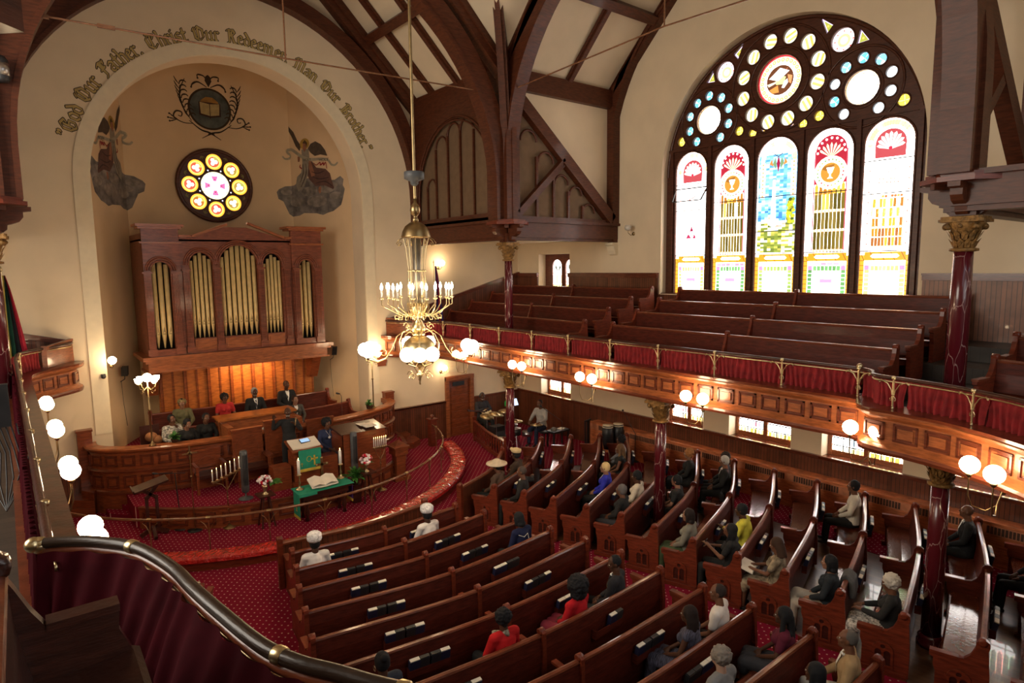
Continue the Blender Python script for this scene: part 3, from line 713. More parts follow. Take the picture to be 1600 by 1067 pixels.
            for k in range(6): g.line((c-.2+k*.08, 7.92), (c-.2+k*.08, 8.12), .012, (.7,.15,.08), 3*E)
            g.line((c-.2, 8.3), (c+.05, 8.2), .02, (.7,.12,.1), 3*E)
            for s in (1, -1): g.rect(c+s*.36-.03, c+s*.36+.03, 7.8, 8.45, (1.2,1.0,.7), E)
    g.build('pane', M_GLASS, win)
# tracery glass
g = gm()
g.disc(YW, 10.83, .61, (.55,.03,.05), 0, 32); g.disc(YW, 10.83, .56, (.9,.78,.5), E, 32)
for k in range(26):
    t = 2*pi*k/26; g.disc(YW+.49*cos(t), 10.83+.49*sin(t), .045, (.78,.38,.08), 2*E, 10); g.disc(YW+.49*cos(t), 10.83+.49*sin(t), .022, (1,.92,.6), 3*E, 8)
g.disc(YW, 10.83, .40, WHT, 3*E, 32); g.disc(YW, 10.83, .365, (.10,.035,.015), 4*E, 32)
for p, col in (([(-.3,.08),(.0,.3),(.25,.18),(-.05,-.02)], (.85,.8,.85)), ([(-.1,-.1),(.1,-.12),(.16,.05),(0,.12),(-.12,.05)], (.5,.6,.25)), ([(.05,-.2),(.12,-.05),(.2,.0),(.22,-.1),(.12,-.22)], (.95,.92,.9)),
               ([(-.28,-.2),(-.05,-.12),(-.02,-.3),(-.2,-.3)], (.6,.22,.05)), ([(.2,.1),(.33,.05),(.3,-.15),(.24,-.1)], (.6,.25,.1)), ([(-.34,-.05),(-.1,-.02),(-.1,-.06),(-.3,-.12)], (.7,.7,.5)), ([(-.02,.14),(.22,.28),(.1,.1)], (.3,.1,.05))):
    g.poly([(YW-x, 10.83+z) for x, z in p], col, 5*E)
for y, z, r in ringc:
    g.disc(y, z, r+.01, (.85,.88,.7)); t = random.uniform(-.5, .5)+(0 if random.random() < .6 else 1.4)
    ca, sa = cos(t), sin(t)
    for k, col in ((-.06, (.8,.5,.15)), (0, (.95,.75,.6)), (.06, (.75,.42,.1))):
        g.poly([(y+ca*u-sa*(v+k), z+sa*u+ca*(v+k)) for u, v in ((-.14,-.03),(.14,-.03),(.14,.03),(-.14,.03))], col, E)
for s in (1, -1):
    y = YW+2.05*s; g.disc(y, 10.2, .395, (.98,.88,.55), 0, 28); g.disc(y, 10.2, .35, WHT, E, 28)
    for k in range(8): t = 2*pi*k/8; g.disc(y+.32*cos(t), 10.2+.32*sin(t), .02, (.8,.4,.1), 2*E, 6)
    y = YW+1.56*s; g.disc(y, 11.38, .28, (.93,.85,.9), 0, 24); g.disc(y, 11.38, .15, (.95,.8,.25), E, 20); g.disc(y, 11.38, .09, (.97,.9,.5), 2*E)
    for k in range(8): t = 2*pi*k/8; g.disc(y+.21*cos(t), 11.38+.21*sin(t), .02, (.85,.08,.05), 2*E, 6); g.line((y, 11.38), (y+.27*cos(t+.4), 11.38+.27*sin(t+.4)), .005, (.3,.3,.3), 2*E)
for y, z, r in bl:
    c0 = rnd([(.12,.55,.8),(.2,.65,.88),(.75,.9,.97)]); g.disc(y, z, r+.01, (.9,.96,1)); 
    for k in range(3): t = 2*pi*k/3+random.random(); g.poly([(y, z), (y+r*cos(t), z+r*sin(t)), (y+r*cos(t+.8), z+r*sin(t+.8)), (y+r*cos(t+1.5), z+r*sin(t+1.5))], c0, E)
for y, z, r in org: g.disc(y, z, r+.01, (.98,.75,.08)); g.disc(y, z, .03, (.8,.35,.02), E, 8); [g.line((y, z), (y+r*cos(t), z+r*sin(t)), .01, (.95,.9,.6), E) for t in (0, 1.5, 3, 4.6)]
for T in tri:
    g.poly(T, (.75,.6,.9)); cx, cy = sum(p[0] for p in T)/3, sum(p[1] for p in T)/3
    g.poly([(cx+(x-cx)*.72, cy+(y-cy)*.72) for x, y in T], (.30,.32,.05), E); g.disc(cx, cy, .025, (.9,.45,.1), 2*E, 8)
g.build('tracery_glass', M_GLASS, win)
# open hopper pane in the far lancet
hp = MB(); A0, B0 = LZ[0]
hp.beam((XG-.03, A0, 8.38), (XG-.03, B0, 8.38), .03, .03)
v1, v2 = (XG-.28, A0+.05, 8.0), (XG-.28, B0-.05, 8.0)
hp.beam(v1, v2, .03, .03); hp.beam((XG-.03, A0, 8.38), v1, .03, .03); hp.beam((XG-.03, B0, 8.38), v2, .03, .03)
hpo = hp.build('hopper_frame', M_LEAD, win)
# ------- small upper window and the low windows
def mosaic_pane(g, y0, y1, z0, z1, kind):
    g.rect(y0, y1, z0, z1, (4, 3.95, 3.9))
    n = 7
    for k in range(n):
        ya, yb = y0+(y1-y0)*k/n, y0+(y1-y0)*(k+1)/n-.01
        g.rect(ya, yb, z0, z0+.13, rnd([(.9,.75,.3),(.95,.9,.7),(.6,.5,.1)]), E)
        if kind == 1:
            zt = z0+(z1-z0)*.62
            g.poly([(ya, zt), ((ya+yb)/2, zt-.07), (yb, zt), (yb, z1), (ya, z1)], rnd([(.75,.2,.15),(.12,.4,.12),(.85,.35,.3),(.08,.3,.1)]), E)
        else: g.rect(ya, yb, z0+.2, z0+.33, rnd([(.5,.75,.98),(.85,.97,1),(2,2,2),(.9,.4,.5)]), E)
    for k in range(3): g.line((y0, z0+.15+k*.2), (y1, z0+.15+k*.2), .03, (.01,.01,.01), 3*E)
    for k in (1, 2): g.line((y0+(y1-y0)*k/3, z0), (y0+(y1-y0)*k/3, z1), .022, (.01,.01,.01), 3*E)
for k, (a, b) in enumerate(LW):
    nm = ('farthest low mosaic window beside the drummer', 'low mosaic window behind the middle column', 'third low mosaic window from the altar end', 'fourth low mosaic window from the altar end, left of the near column', 'fifth low mosaic window, right of the near column', 'last low mosaic window by the rear')[k]
    t = thing('window_%d' % (k+2), nm, 'window', (XR+.42, (a+b)/2, 1.36)); t['kind'] = 'structure'; del t['category']
    mb = MB(); c = (a+b)/2
    mb.box(XR+.36, XR+.44, a, b, 1.36, 1.5); mb.box(XR+.36, XR+.44, a, b, 2.6, 2.75)
    for y in (a+.04, c, b-.04): mb.box(XR+.34, XR+.44, y-.06, y+.06, 1.36, 2.75)
    mb.build('window_frame', M_FASC, t)
    MB().box(XR-.1, XR+.4, a-.02, b+.02, 1.33, 1.38).build('window_sill', M_SEAT, t)
    g = GM((XR+.4, 0, 0), Y, Z, (-1, 0, 0)); mosaic_pane(g, a+.1, c-.06, 1.48, 2.62, 1 if k % 2 == 0 or k == 3 else 0); g.build('pane', M_GLASS, t)
    g = GM((XR+.4, 0, 0), Y, Z, (-1, 0, 0)); mosaic_pane(g, c+.06, b-.1, 1.48, 2.62, 0); g.build('pane', M_GLASS, t)
t = thing('window_8', 'small twin lancet stained window in the far right gallery corner', 'window', (XR+.42, 17.1, 5.05)); t['kind'] = 'structure'; del t['category']
hz = [arch(17.12, 17.62, 5.2, 6.15, 12), arch(16.42, 16.92, 5.2, 6.15, 12)]
MB().curve([[(16.35, 5.05), (18.0, 5.05), (18.0, 6.6), (16.35, 6.6)]]+hz, .08, (XR+.34, 0, 0), Y, Z, X).build('window_frame', M_FASD, t)
for a in (17.12, 16.42):
    g = GM((XR+.4, 0, 0), Y, Z, (-1, 0, 0)); g.rect(a-.01, a+.51, 5.2, 6.42, WHT)
    for k in range(4):
        g.rect(a+k*.125, a+k*.125+.115, 5.2, 5.35, rnd([(.5,.05,.05),(.1,.35,.1)]), E); g.rect(a+k*.125, a+k*.125+.115, 5.37, 5.5, rnd([(.1,.4,.12),(.85,.7,.2)]), E)
        g.rect(a+k*.125, a+k*.125+.115, 5.52, 5.85, rnd([(.95,.7,.15),(.95,.55,.35),(1,1,1)]), E)
    for s in (1, -1):
        for r_ in (.08, .14): g.tube if False else None
        g.poly([(a+.25, 5.95), (a+.25+s*.16, 6.1), (a+.25+s*.12, 6.25), (a+.25+s*.05, 6.12)], (.12,.14,.12), E)
    g.line((a, 5.9), (a+.5, 5.9), .014, (.02,.02,.02), 2*E)
    g.build('pane', M_GLASS, t)
# ------- rose window over the organ
RX, RY, RZ, RR = 5.6, 22.2, 8.85, 1.1
t = thing('window_9', 'round rose window of nine glowing medallions above the organ', 'window', (RX, RY, RZ)); t['kind'] = 'structure'; del t['category']
meds = [(RX+.74*cos(2*pi*k/8+pi/8*0+pi/2), RZ+.74*sin(2*pi*k/8+pi/2), .245) for k in range(8)]
dots = [(RX+.50*cos(2*pi*(k+.5)/8+pi/2), RZ+.50*sin(2*pi*(k+.5)/8+pi/2), .026) for k in range(8)]
lv = [(RX+.97*cos(2*pi*(k+.5)/8+pi/2), RZ+.97*sin(2*pi*(k+.5)/8+pi/2), .05) for k in range(8)]
MB().curve([circ(RX, RZ, RR, 48), circ(RX, RZ, .43, 32)]+[circ(*m, 24) for m in meds]+[circ(*m, 8) for m in dots], .06, (0, RY-.08, 0), X, Z, Y).build('window_frame', M_WIN, t)
mr = MB(); mr.tube([(RX+(RR)*cos(2*pi*i/48), RY-.06, RZ+(RR)*sin(2*pi*i/48)) for i in range(49)], .06, 8, False); mr.build('moulding', M_WIN, t)
g = GM((0, RY-.03, 0), X, Z, (0, -1, 0))
g.disc(RX, RZ, .44, (.97,.88,.6), 0, 32); g.disc(RX, RZ, .37, (1.6, 1.5, 1.4), E, 32)
for k in range(4):
    t_ = pi/2*k
    u, v = cos(t_), sin(t_)
    g.poly([(RX+u*.3-v*.1, RZ+v*.3+u*.1), (RX+u*.3+v*.1, RZ+v*.3-u*.1), (RX+u*.14+v*.045, RZ+v*.14-u*.045), (RX+u*.14-v*.045, RZ+v*.14+u*.045)], (.85,.12,.3), 2*E)
    g.disc(RX+u*.2, RZ+v*.2, .02, (.1,.02,.02), 3*E, 6)
for k in range(12): t_ = 2*pi*k/12; g.disc(RX+.4*cos(t_), RZ+.4*sin(t_), .02, (.75,.5,.15), 2*E, 6)
for i, (x, z, r) in enumerate(meds):
    g.disc(x, z, r+.01, (.95,.42,.04), 0, 24); g.disc(x, z, .2, (.98,.62,.15), E, 24); g.disc(x, z, .165, rnd([(.35,.12,.02),(.2,.22,.05),(.5,.08,.04),(.3,.2,.04)]), 2*E, 20)
    g.poly([(x, z), (x+.16, z+.02), (x+.1, z+.12), (x, z+.16)], rnd([(.75,.45,.1),(.3,.32,.08),(.6,.05,.03)]), 3*E)
    for k in range(3): t_ = 2*pi*k/3+i; g.disc(x+.065*cos(t_), z+.065*sin(t_), .06, (1,.92,.88), 4*E, 10)
for x, z, r in dots: g.disc(x, z, r+.01, (.85,.8,1))
g.build('pane', M_GLASS, t)
g = GM((0, RY-.085, 0), X, Z, (0, -1, 0))
lf = MB()
for x, z, r in lv:
    a = atan2(z-RZ, x-RX)
    for s in (-.7, 0, .7):
        d = Vector((cos(a+pi+s), 0, sin(a+pi+s))); n_ = Vector((-d.z, 0, d.x)); p = Vector((x, RY-.084, z))
        lf.add([p, p+d*.06+n_*.018, p+d*.12, p+d*.06-n_*.018], [(0,1,2,3)])
lf.build('painted_leaves', flat((.28,.24,.08)), t)
# daylight just inside the right window's sky
# ================================================================ COLUMNS
def column(x, y, z0, z1, label, rad=.125, grp=None):
    t = thing('column', label, 'column', (x, y, z0), grp)
    MB().lathe([(rad+.06, 0), (rad+.06, .08), (rad+.03, .1), (rad+.045, .16), (rad+.01, .2)], (x, y, z0), 20).build('base', M_MARB, t)
    MB().lathe([(rad*1.05, .2), (rad*.98, (z1-z0)*.6), (rad*.9, z1-z0-.5)], (x, y, z0), 24).build('shaft', M_MARB, t)
    c = MB(); zc = z1-.52
    c.lathe([(rad+.0, 0), (rad+.05, .01), (rad+.05, .045), (rad+.0, .055)], (x, y, zc), 24)
    c.lathe([(rad-.01, .05), (rad+.01, .2), (rad+.06, .33), (rad+.12, .42), (rad+.11, .44)], (x, y, zc), 24)
    for ring, (zz_, rr, hh, nn) in enumerate(((.06, rad+.01, .14, 12), (.17, rad+.035, .15, 12))):
        for k in range(nn):
            a = 2*pi*(k+.5*ring)/nn; u = Vector((cos(a), sin(a), 0)); w = Vector((-sin(a), cos(a), 0)); p = Vector((x, y, zc+zz_))+u*(rr-.01)
            c.add([p-w*.03, p+w*.03, p+w*.045+u*.03+Z*hh*.6, p+u*.075+Z*hh, p-w*.045+u*.03+Z*hh*.6, p+u*.03+Z*hh*.4], [(0,1,2,5),(0,5,4),(5,2,3),(5,3,4)], False)
    for k in range(4):
        a = pi/4+pi/2*k; u = Vector((cos(a), sin(a), 0)); w = Vector((-sin(a), cos(a), 0)); p = Vector((x, y, zc+.37))+u*(rad+.12)
        c.lathe([(.01, -.045), (.05, -.04), (.035, 0), (.05, .04), (.01, .045)], p, 12, w)
        a = pi/2*k; u = Vector((cos(a), sin(a), 0)); c.ball(Vector((x, y, zc+.38))+u*(rad+.1), .035, 8)
    c.build('capital', M_GILT, t)
    ab = MB(); h = rad+.15
    pts = []
    for k in range(4):
        a = pi/4+pi/2*k
        for da in (-.09, .09): pts.append(((h*1.3)*cos(a+da), (h*1.3)*sin(a+da)))
        a2 = a+pi/4; pts.append((h*.84*cos(a2), h*.84*sin(a2)))
    ab.prism(pts, (x, y, z1-.085), X, Y, (0, 0, .045)); ab.prism([(p*.92, q*.92) for p, q in pts], (x, y, z1-.04), X, Y, (0, 0, .04)); ab.build('abacus', M_GILT, t)
    return t
CX = 11.3
column(CX, 14.3, 0, 3.2, 'red marble column under the gallery beside the drum kit', .13)
column(CX, 8.86, 0, 3.2, 'red marble column under the gallery, rising among the right pews', .13)
column(CX, 3.38, 0, 3.2, 'nearest red marble column under the gallery, at the right', .135)
column(CX, 14.3, 3.75, 6.85, 'red marble column standing on the gallery floor at the far corner', .12)
column(CX+.12, 3.33, 3.75, 6.85, 'large red marble column standing on the near right gallery', .14)
column(2*XC-CX, 14.3, 3.75, 6.85, 'dark marble column at the left edge above the left gallery', .12)
column(2*XC-CX, 14.3, 0, 3.2, 'marble column hidden under the left gallery by the altar rail', .13)
def bracket(x, y, nm, label):
    t = thing('column_bracket', label, 'bracket', (x, y, 6.86))
    b = MB(); b.box(x-.17, x+.17, y-.17, y+.17, 6.86, 7.1); b.build('block', M_BEAM, t)
    for dx, dy in ((1,0), (-1,0), (0,1), (0,-1)):
        s = MB(); u = Vector((dx, dy, 0)); w = Vector((-dy, dx, 0)); o = Vector((x, y, 6.88))-w*.08
        pr = [(.1, 0), (.2, .0), (.26, .05), (.27, .13), (.34, .15), (.44, .19), (.5, .27), (.5, .36), (.62, .38), (.62, .45), (.1, .45)]
        s.prism(pr, o, u, Z, w*.16); s.build('scroll_bracket', M_BEAM, t)
    pl = MB(); pl.prism([(.62*cos(a), .62*sin(a)) for a in [pi/8+pi/4*k for k in range(8)]], (x, y, 7.34), X, Y, (0,0,.07)); pl.prism([(.55*cos(a), .55*sin(a)) for a in [pi/8+pi/4*k for k in range(8)]], (x, y, 7.41), X, Y, (0,0,.06)); pl.build('cap_plate', M_PEWE, t)
bracket(CX+.12, 3.33, 0, 'carved wooden bracket with octagonal cap above the big near column')
bracket(CX, 14.3, 0, 'carved wooden bracket above the far gallery column')
bracket(2*XC-CX, 14.3, 0, 'carved wooden bracket above the left gallery column')
for (x, y, ax, lab) in ((XR, 14.25, -X, 'white plaster wall corbel left of the unlit wall lamp'), (11.25, YF, -Y, 'white plaster wall corbel above the far right gallery end'), (2*XC-11.25, YF, -Y, 'white plaster corbel at the left end of the front arch')):
    t = thing('wall_corbel', lab, 'corbel', (x, y, 6.5)); w = Z.cross(ax)
    MB().prism([(0, 0), (.1, .02), (.16, .15), (.2, .3), (.26, .32), (.26, .4), (0, .4)], Vector((x, y, 6.5))-w*.16, ax, Z, w*.32).build('plaster_corbel', M_BAND, t)
    MB().prism([(0, 0), (.15, 0), (.2, .1), (.32, .16), (.36, .3), (.48, .34), (.48, .5), (0, .5)], Vector((x, y, 6.9))-w*.14, ax, Z, w*.28).build('wood_corbel', M_BEAM, t)

# ================================================================ GALLERIES
HB = [(9.95, 19.24), (10.12, 18.75), (10.75, 18.05), (11.08, 17.1), (11.1, 16)]
GP = bez([(9.95, 19.24, 0), (10.05, 18.85, 0), (10.6, 18.2, 0), (11.02, 17.5, 0), (11.1, 16.6, 0)], 20)+[(11.1, y, 0) for y in (15, 13, 11, 9, 7, 5.6, 5.1)]
GP2 = bez([(11.1, 4.6, 0), (10.98, 4.35, 0), (10.62, 4.15, 0), (10.52, 3.6, 0), (10.38, 3.0, 0), (10.2, 2.6, 0), (9.98, 2.2, 0), (9.35, 1.4, 0), (8.4, .55, 0), (7.2, -.55, 0), (5.6, -1.75, 0)], 50)
def mir(P): return [(2*XC-p[0], p[1], p[2]) for p in P]
fprof = [(0, 3.25), (-.12, 3.25), (-.16, 3.29), (-.16, 3.34), (-.10, 3.38), (-.06, 3.42), (-.06, 3.76), (-.12, 3.80), (-.20, 3.84), (-.22, 3.88), (-.20, 3.92), (-.1, 3.94), (.16, 3.94), (.16, 3.25)]
# path runs towards decreasing y on the right side: left of travel is +X side (away from the nave)
def along(P, step, off0=0.):
    out = []; acc = off0
    for a, b in zip(P, P[1:]):
        a, b = Vector(a), Vector(b); L = (b-a).length
        while acc <= L:
            out.append((a+(b-a)*(acc/L), (b-a).normalized())); acc += step
        acc -= L
    return out
POSTS_R = [18.9, 17.4, 15.95, 14.5, 13.05, 11.63, 10.2, 8.79, 7.37, 5.95, 4.55]
def gallery(P, side, label, first):
    s = 1 if side == 'right' else -1
    t = thing('gallery_parapet', label, 'gallery front', tuple(P[0][:2])+(3.25,))
    pf = [(d*s, z) for d, z in fprof]
    MB().sweep(pf, P).build('fascia', M_FASC, t)
    cd = MB(); cd.sweep([(-.21*s, 3.90), (-.23*s, 3.95), (.18*s, 3.97), (.18*s, 3.92)], P); cd.sweep([(-.165*s, 3.24), (-.18*s, 3.29), (-.16*s, 3.33), (-.10*s, 3.25)], P); cd.sweep([(-.065*s, 3.77), (-.125*s, 3.81), (-.07*s, 3.84)], P); cd.build('moulding', M_FASD, t)
    n = 0
    for p, d in along(P, .47, .3):
        nr = Vector((d.y, -d.x, 0))*s      # towards the nave
        panel_relief(t, 'fascia_panel', p+nr*.06+Z*3.59, d, nr, .165, .125, M_FASC); n += 1
        if n > 95: break
    # top rail
    rl = MB()
    rl.tube([(q[0], q[1], 4.42) for q in P], .032, 8)
    rl.build('handrail', M_DARK if not first else M_PEWL, t)
    rb = MB().tube([(q[0], q[1], 4.36) for q in P], .012, 6); rb.build('lower_rail', M_BRASS, t)
    return t
def curtain(t, P, z0, z1, m, s, amp=.045, pitch=.11, inset=.07, flare=0.):
    """gathered cloth hanging along the path P"""
    L = 0; pts = []
    fine = []
    for a, b in zip(P, P[1:]):
        a, b = Vector(a), Vector(b); n = max(1, int((b-a).length/.018))
        fine += [a+(b-a)*(i/n) for i in range(n)]
    fine.append(Vector(P[-1])); vs = []; m_ = len(fine); acc = 0
    ph = random.uniform(0, 6)
    for i, p in enumerate(fine):
        d = (fine[min(i+1, m_-1)]-fine[max(i-1, 0)]).normalized(); nn = Vector((-d.y, d.x, 0))*s
        if i: acc += (p-fine[i-1]).length
        w = sin(acc*2*pi/pitch+ph+1.3*sin(acc*5))*amp
        for k in range(5):
            kk = k/4
            vs.append(p+nn*(inset+flare*min(1, 2.2*(1-kk))+w*(.45+.75*(1-kk)))+d*(.02*sin(acc*9+k))+Z*(z0+(z1-z0)*kk))
    fs = [(i*5+k, (i+1)*5+k, (i+1)*5+k+1, i*5+k+1) for i in range(m_-1) for k in range(4)]
    return MB().add(vs, fs, True).build('curtain', m, t)
def brass_post(p, d, t, s, zb=3.94, zt=4.42, sc=1.):
    q = MB(); x, y = p[0], p[1]
    nr = Vector((d[1], -d[0], 0))*s; o = Vector((x, y, 0))+nr*.02
    q.tube([o+Z*zb, o+Z*(zt+.03)], .017, 8); q.lathe([(.03, 0), (.022, .02), (.017, .05)], o+Z*zb, 8)
    q.lathe([(.017, 0), (.028, .015), (.017, .03)], o+Z*(zb+(zt-zb)*.45), 8)
    q.lathe([(.02, -.01), (.034, 0), (.034, .035), (.02, .045)], o+Z*(zt-.01), 8)
    dv = Vector(d)
    for sg in (1, -1):
        pts = [o+dv*sg*.015+Z*(zb+(zt-zb)*.45), o+dv*sg*.03+Z*(zb+(zt-zb)*.62), o+dv*sg*.09+Z*(zb+(zt-zb)*.82), o+dv*sg*.19+Z*(zt-.04), o+dv*sg*.225+Z*(zt-.06), o+dv*sg*.215+Z*(zt-.085), o+dv*sg*.2+Z*(zt-.07)]
        q.tube(pts, .008, 6)
        pts = [o+dv*sg*.015+Z*(zb+.2), o+dv*sg*.04+Z*(zb+.16), o+dv*sg*.03+Z*(zb+.13)]; q.tube(pts, .007, 5)
    return q.build('brass_post', M_BRASS, t)
PL = [(.05, 4.93), (.2, 4.85), (.36, 4.70), (.53, 4.44), (.64, 4.02), (.68, 3.66), (.73, 3.3), (.80, 2.88), (.88, 2.65), (.99, 2.46), (1.15, 2.18), (1.65, 1.45), (2.8, .2), (4.0, -.85), (5.6, -2.0)]
PLC = bez([(x, y, 0) for x, y in PL], 84)
def gal_side(s, side):
    P = GP if s > 0 else mir(GP); P2 = GP2 if s > 0 else PLC
    Pa = P+[(11.1 if s > 0 else .1, 4.6 if s > 0 else 4.95, 0)]
    t = gallery(Pa, side, 'golden brown panelled front of the %s side gallery with red curtains and brass posts' % side, False)
    ys = POSTS_R
    def at(y):
        for a, b in zip(Pa, Pa[1:]):
            if b[1] <= y <= a[1]:
                k = (a[1]-y)/(a[1]-b[1]+1e-9); return Vector(a).lerp(Vector(b), k), (Vector(b)-Vector(a)).normalized()
        return Vector(Pa[-1]), (Vector(Pa[-1])-Vector(Pa[-2])).normalized()
    if s < 0: ys = [y for y in ys if y > 5.2]+[4.98]
    for y in ys[1:]:
        p, d = at(y); brass_post(p, d, t, s)
    segs = [18.2]+ys[1:]
    for a, b in zip(segs, segs[1:]):
        sub = [at(a-.03)[0]]+[Vector(q) for q in Pa if b+.03 < q[1] < a-.03]+[at(b+.03)[0]]
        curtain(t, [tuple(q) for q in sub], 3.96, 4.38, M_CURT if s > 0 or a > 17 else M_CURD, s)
    # end panel at the front wall
    e = MB(); q0 = at(19.2)[0]; q1 = at(18.25)[0]; dd_ = (q1-q0).normalized()
    e.beam((q0.x, q0.y, 4.2), (q1.x, q1.y, 4.15), .05, .52); e.beam((q0.x, q0.y, 4.5), (q1.x, q1.y, 4.42), .09, .06); e.obox((q1.x, q1.y, 4.2), X, Y, Z, .05, .05, .28)
    e.build('end_panel', M_CHO, t)
    t2 = gallery(P2, side, 'curved golden brown front of the rear gallery on the %s with gathered red curtains' % side, s < 0)
    for k, (p, d) in enumerate(along(P2, 1.15, .02 if s < 0 else 1.0)):
        if s < 0 and k > 0: pass
        if not (s < 0): brass_post(p, d, t2, s)
    MB().ball((P2[0][0], P2[0][1], 4.46), .05, 14).build('brass_ball', M_BRASS, t2)
    if s > 0:
        brass_post(Vector(P2[0]), (Vector(P2[1])-Vector(P2[0])).normalized(), t2, s)
        cc = along(P2, 1.15, 0)
        for a, b in zip(cc, cc[1:]):
            ia = min(range(len(P2)), key=lambda i: (Vector(P2[i])-a[0]).length); ib = min(range(len(P2)), key=lambda i: (Vector(P2[i])-b[0]).length)
            curtain(t2, P2[ia:ib+1], 3.96, 4.38, M_CURT, s, .04, .10)
    return t, t2
GR, GR2 = gal_side(1, 'right')
GL, GL2 = gal_side(-1, 'left')
# gallery floors (stepped tiers)
fl = MB()
tiers = [(11.14, 12.62, 3.69), (12.62, 13.55, 3.98), (13.55, 14.5, 4.26), (14.5, XR, 4.55)]
for a, b, z in tiers:
    fl.box(a, b, 2.0, YF, 3.25 if a < 12 else 3.4, z)
    fl.box(2*XC-b, 2*XC-a, 2.6, YF, 3.25 if a < 12 else 3.4, z)
struct(fl.build('floor_gallery', M_OLD), 'stepped plank floors of the side galleries')
fl = MB()
rg = [(x, y) for x, y, z in GP2]+[(p[0], p[1]) for p in mir(GP2)[::-1]]
base = [(x+(.12 if x > XC else -.12), y) for x, y in rg]+[(XL, 4.6), (XL, YB), (XR, YB), (XR, 4.6)]
fl.curve([base], .4, (0, 0, 3.28), X, Y, Z)
fl.box(-4.4, -.0, -4.9, 3.5, 3.68, 3.9); fl.box(11.9, XR, -1.5, 2.6, 3.68, 3.9); fl.box(12.8, XR, -1.5, 2.6, 3.9, 4.15)
struct(fl.build('floor_gallery', M_OLD), 'plank floor of the rear gallery')
sf = MB().box(11.2, XR, 2, YF, 3.2, 3.25).box(XL, 0, 2, YF, 3.2, 3.25)
struct(sf.build('ceiling_gallery', M_CREAM), 'cream underside of the galleries')

# foreground: thick handrail with brass joints and the curtain seen from behind
hr = thing('gallery_handrail', 'thick dark curved handrail with brass joints along the foreground gallery edge', 'handrail', (PL[0][0], PL[0][1], 4.42))
MB().tube([(p[0], p[1], 4.475) for p in PLC], .036, 14).build('rail', wood('dark_polished_rail', (.028, .014, .008), .38, .25), hr)
b = MB()
for k in (0, 17, 30, 45, 60):
    p = Vector(PLC[min(k, len(PLC)-2)]); d = (Vector(PLC[min(k, len(PLC)-2)+1])-p).normalized(); p.z = 4.475
    if k != 30: b.tube([p-d*.03, p-d*.02, p+d*.02, p+d*.03], [.038, .043, .043, .038], 14)
b.ball((PLC[0][0]-.03, PLC[0][1], 4.475), .05, 14)
b.tube([(p[0], p[1], 4.40) for p in PLC], .009, 6)
for k in range(2, 70, 9):
    p = PLC[k]; b.tube([(p[0], p[1], 4.40), (p[0], p[1], 4.47)], .012, 8)
b.build('brass_fitting', M_BRASS, hr)
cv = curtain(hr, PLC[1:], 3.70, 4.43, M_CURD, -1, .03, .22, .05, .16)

t = thing('carved_plaque', 'carved brown wooden bracket plaque on the wall between niche and gallery end', 'plaque', (9.67, YF, 3.1))
MB().prism([(-.16, 0), (.16, 0), (.14, .06), (.2, .16), (.15, .26), (.17, .38), (.08, .44), (.06, .54), (-.06, .54), (-.08, .44), (-.17, .38), (-.15, .26), (-.2, .16), (-.14, .06)], (9.72, YF-.06, 2.92), X, Z, (0, .06, 0)).build('plaque', M_CHO, t)
# ================================================================ PEWS
TOTAL_BOOKS = [0]
def smooth3(P, n): return bez([(p[0], p[1], 0) for p in P], n)
ENDP = [(-.06, 0), (.56, 0), (.56, .05), (.52, .07), (.52, .40), (.55, .50), (.55, .60), (.60, .62), (.60, .67), (.56, .69), (.30, .69), (.20, .71), (.13, .78), (.08, .90), (.07, .99), (.03, 1.045), (-.03, 1.05), (-.075, 1.02), (-.085, .96), (-.07, .90), (-.10, .5), (-.10, .05), (-.06, .04)]
MIDP = [(-.05, .0), (.42, 0), (.44, .50), (.20, .56), (.12, .75), (.07, .90), (.06, 1.0), (.02, 1.04), (-.03, 1.04), (-.075, 1.0), (-.08, .93), (-.09, .5), (-.06, .0)]
class Path:
    def __init__(s, pts, n=20):
        s.p = [Vector(q) for q in smooth3(pts, n)]; s.l = [0]
        for a, b in zip(s.p, s.p[1:]): s.l.append(s.l[-1]+(b-a).length)
        s.L = s.l[-1]
    def at(s, d):
        d = max(0, min(s.L-1e-4, d))
        for i in range(len(s.p)-1):
            if s.l[i+1] >= d:
                k = (d-s.l[i])/(s.l[i+1]-s.l[i]); a, b = s.p[i], s.p[i+1]; t = (b-a).normalized()
                return a.lerp(b, k), t, Vector((-t.y, t.x, 0))
        return s.p[-1], (s.p[-1]-s.p[-2]).normalized(), Vector((0,1,0))
    def near(s, q):
        best = None
        for i in range(int(s.L/.05)+1):
            p, t, n = s.at(i*.05); dd = Vector((q[0]-p.x, q[1]-p.y, 0)); v = (dd.length, i*.05, dd.dot(n), p, t, n)
            if best is None or v[0] < best[0]: best = v
        return best
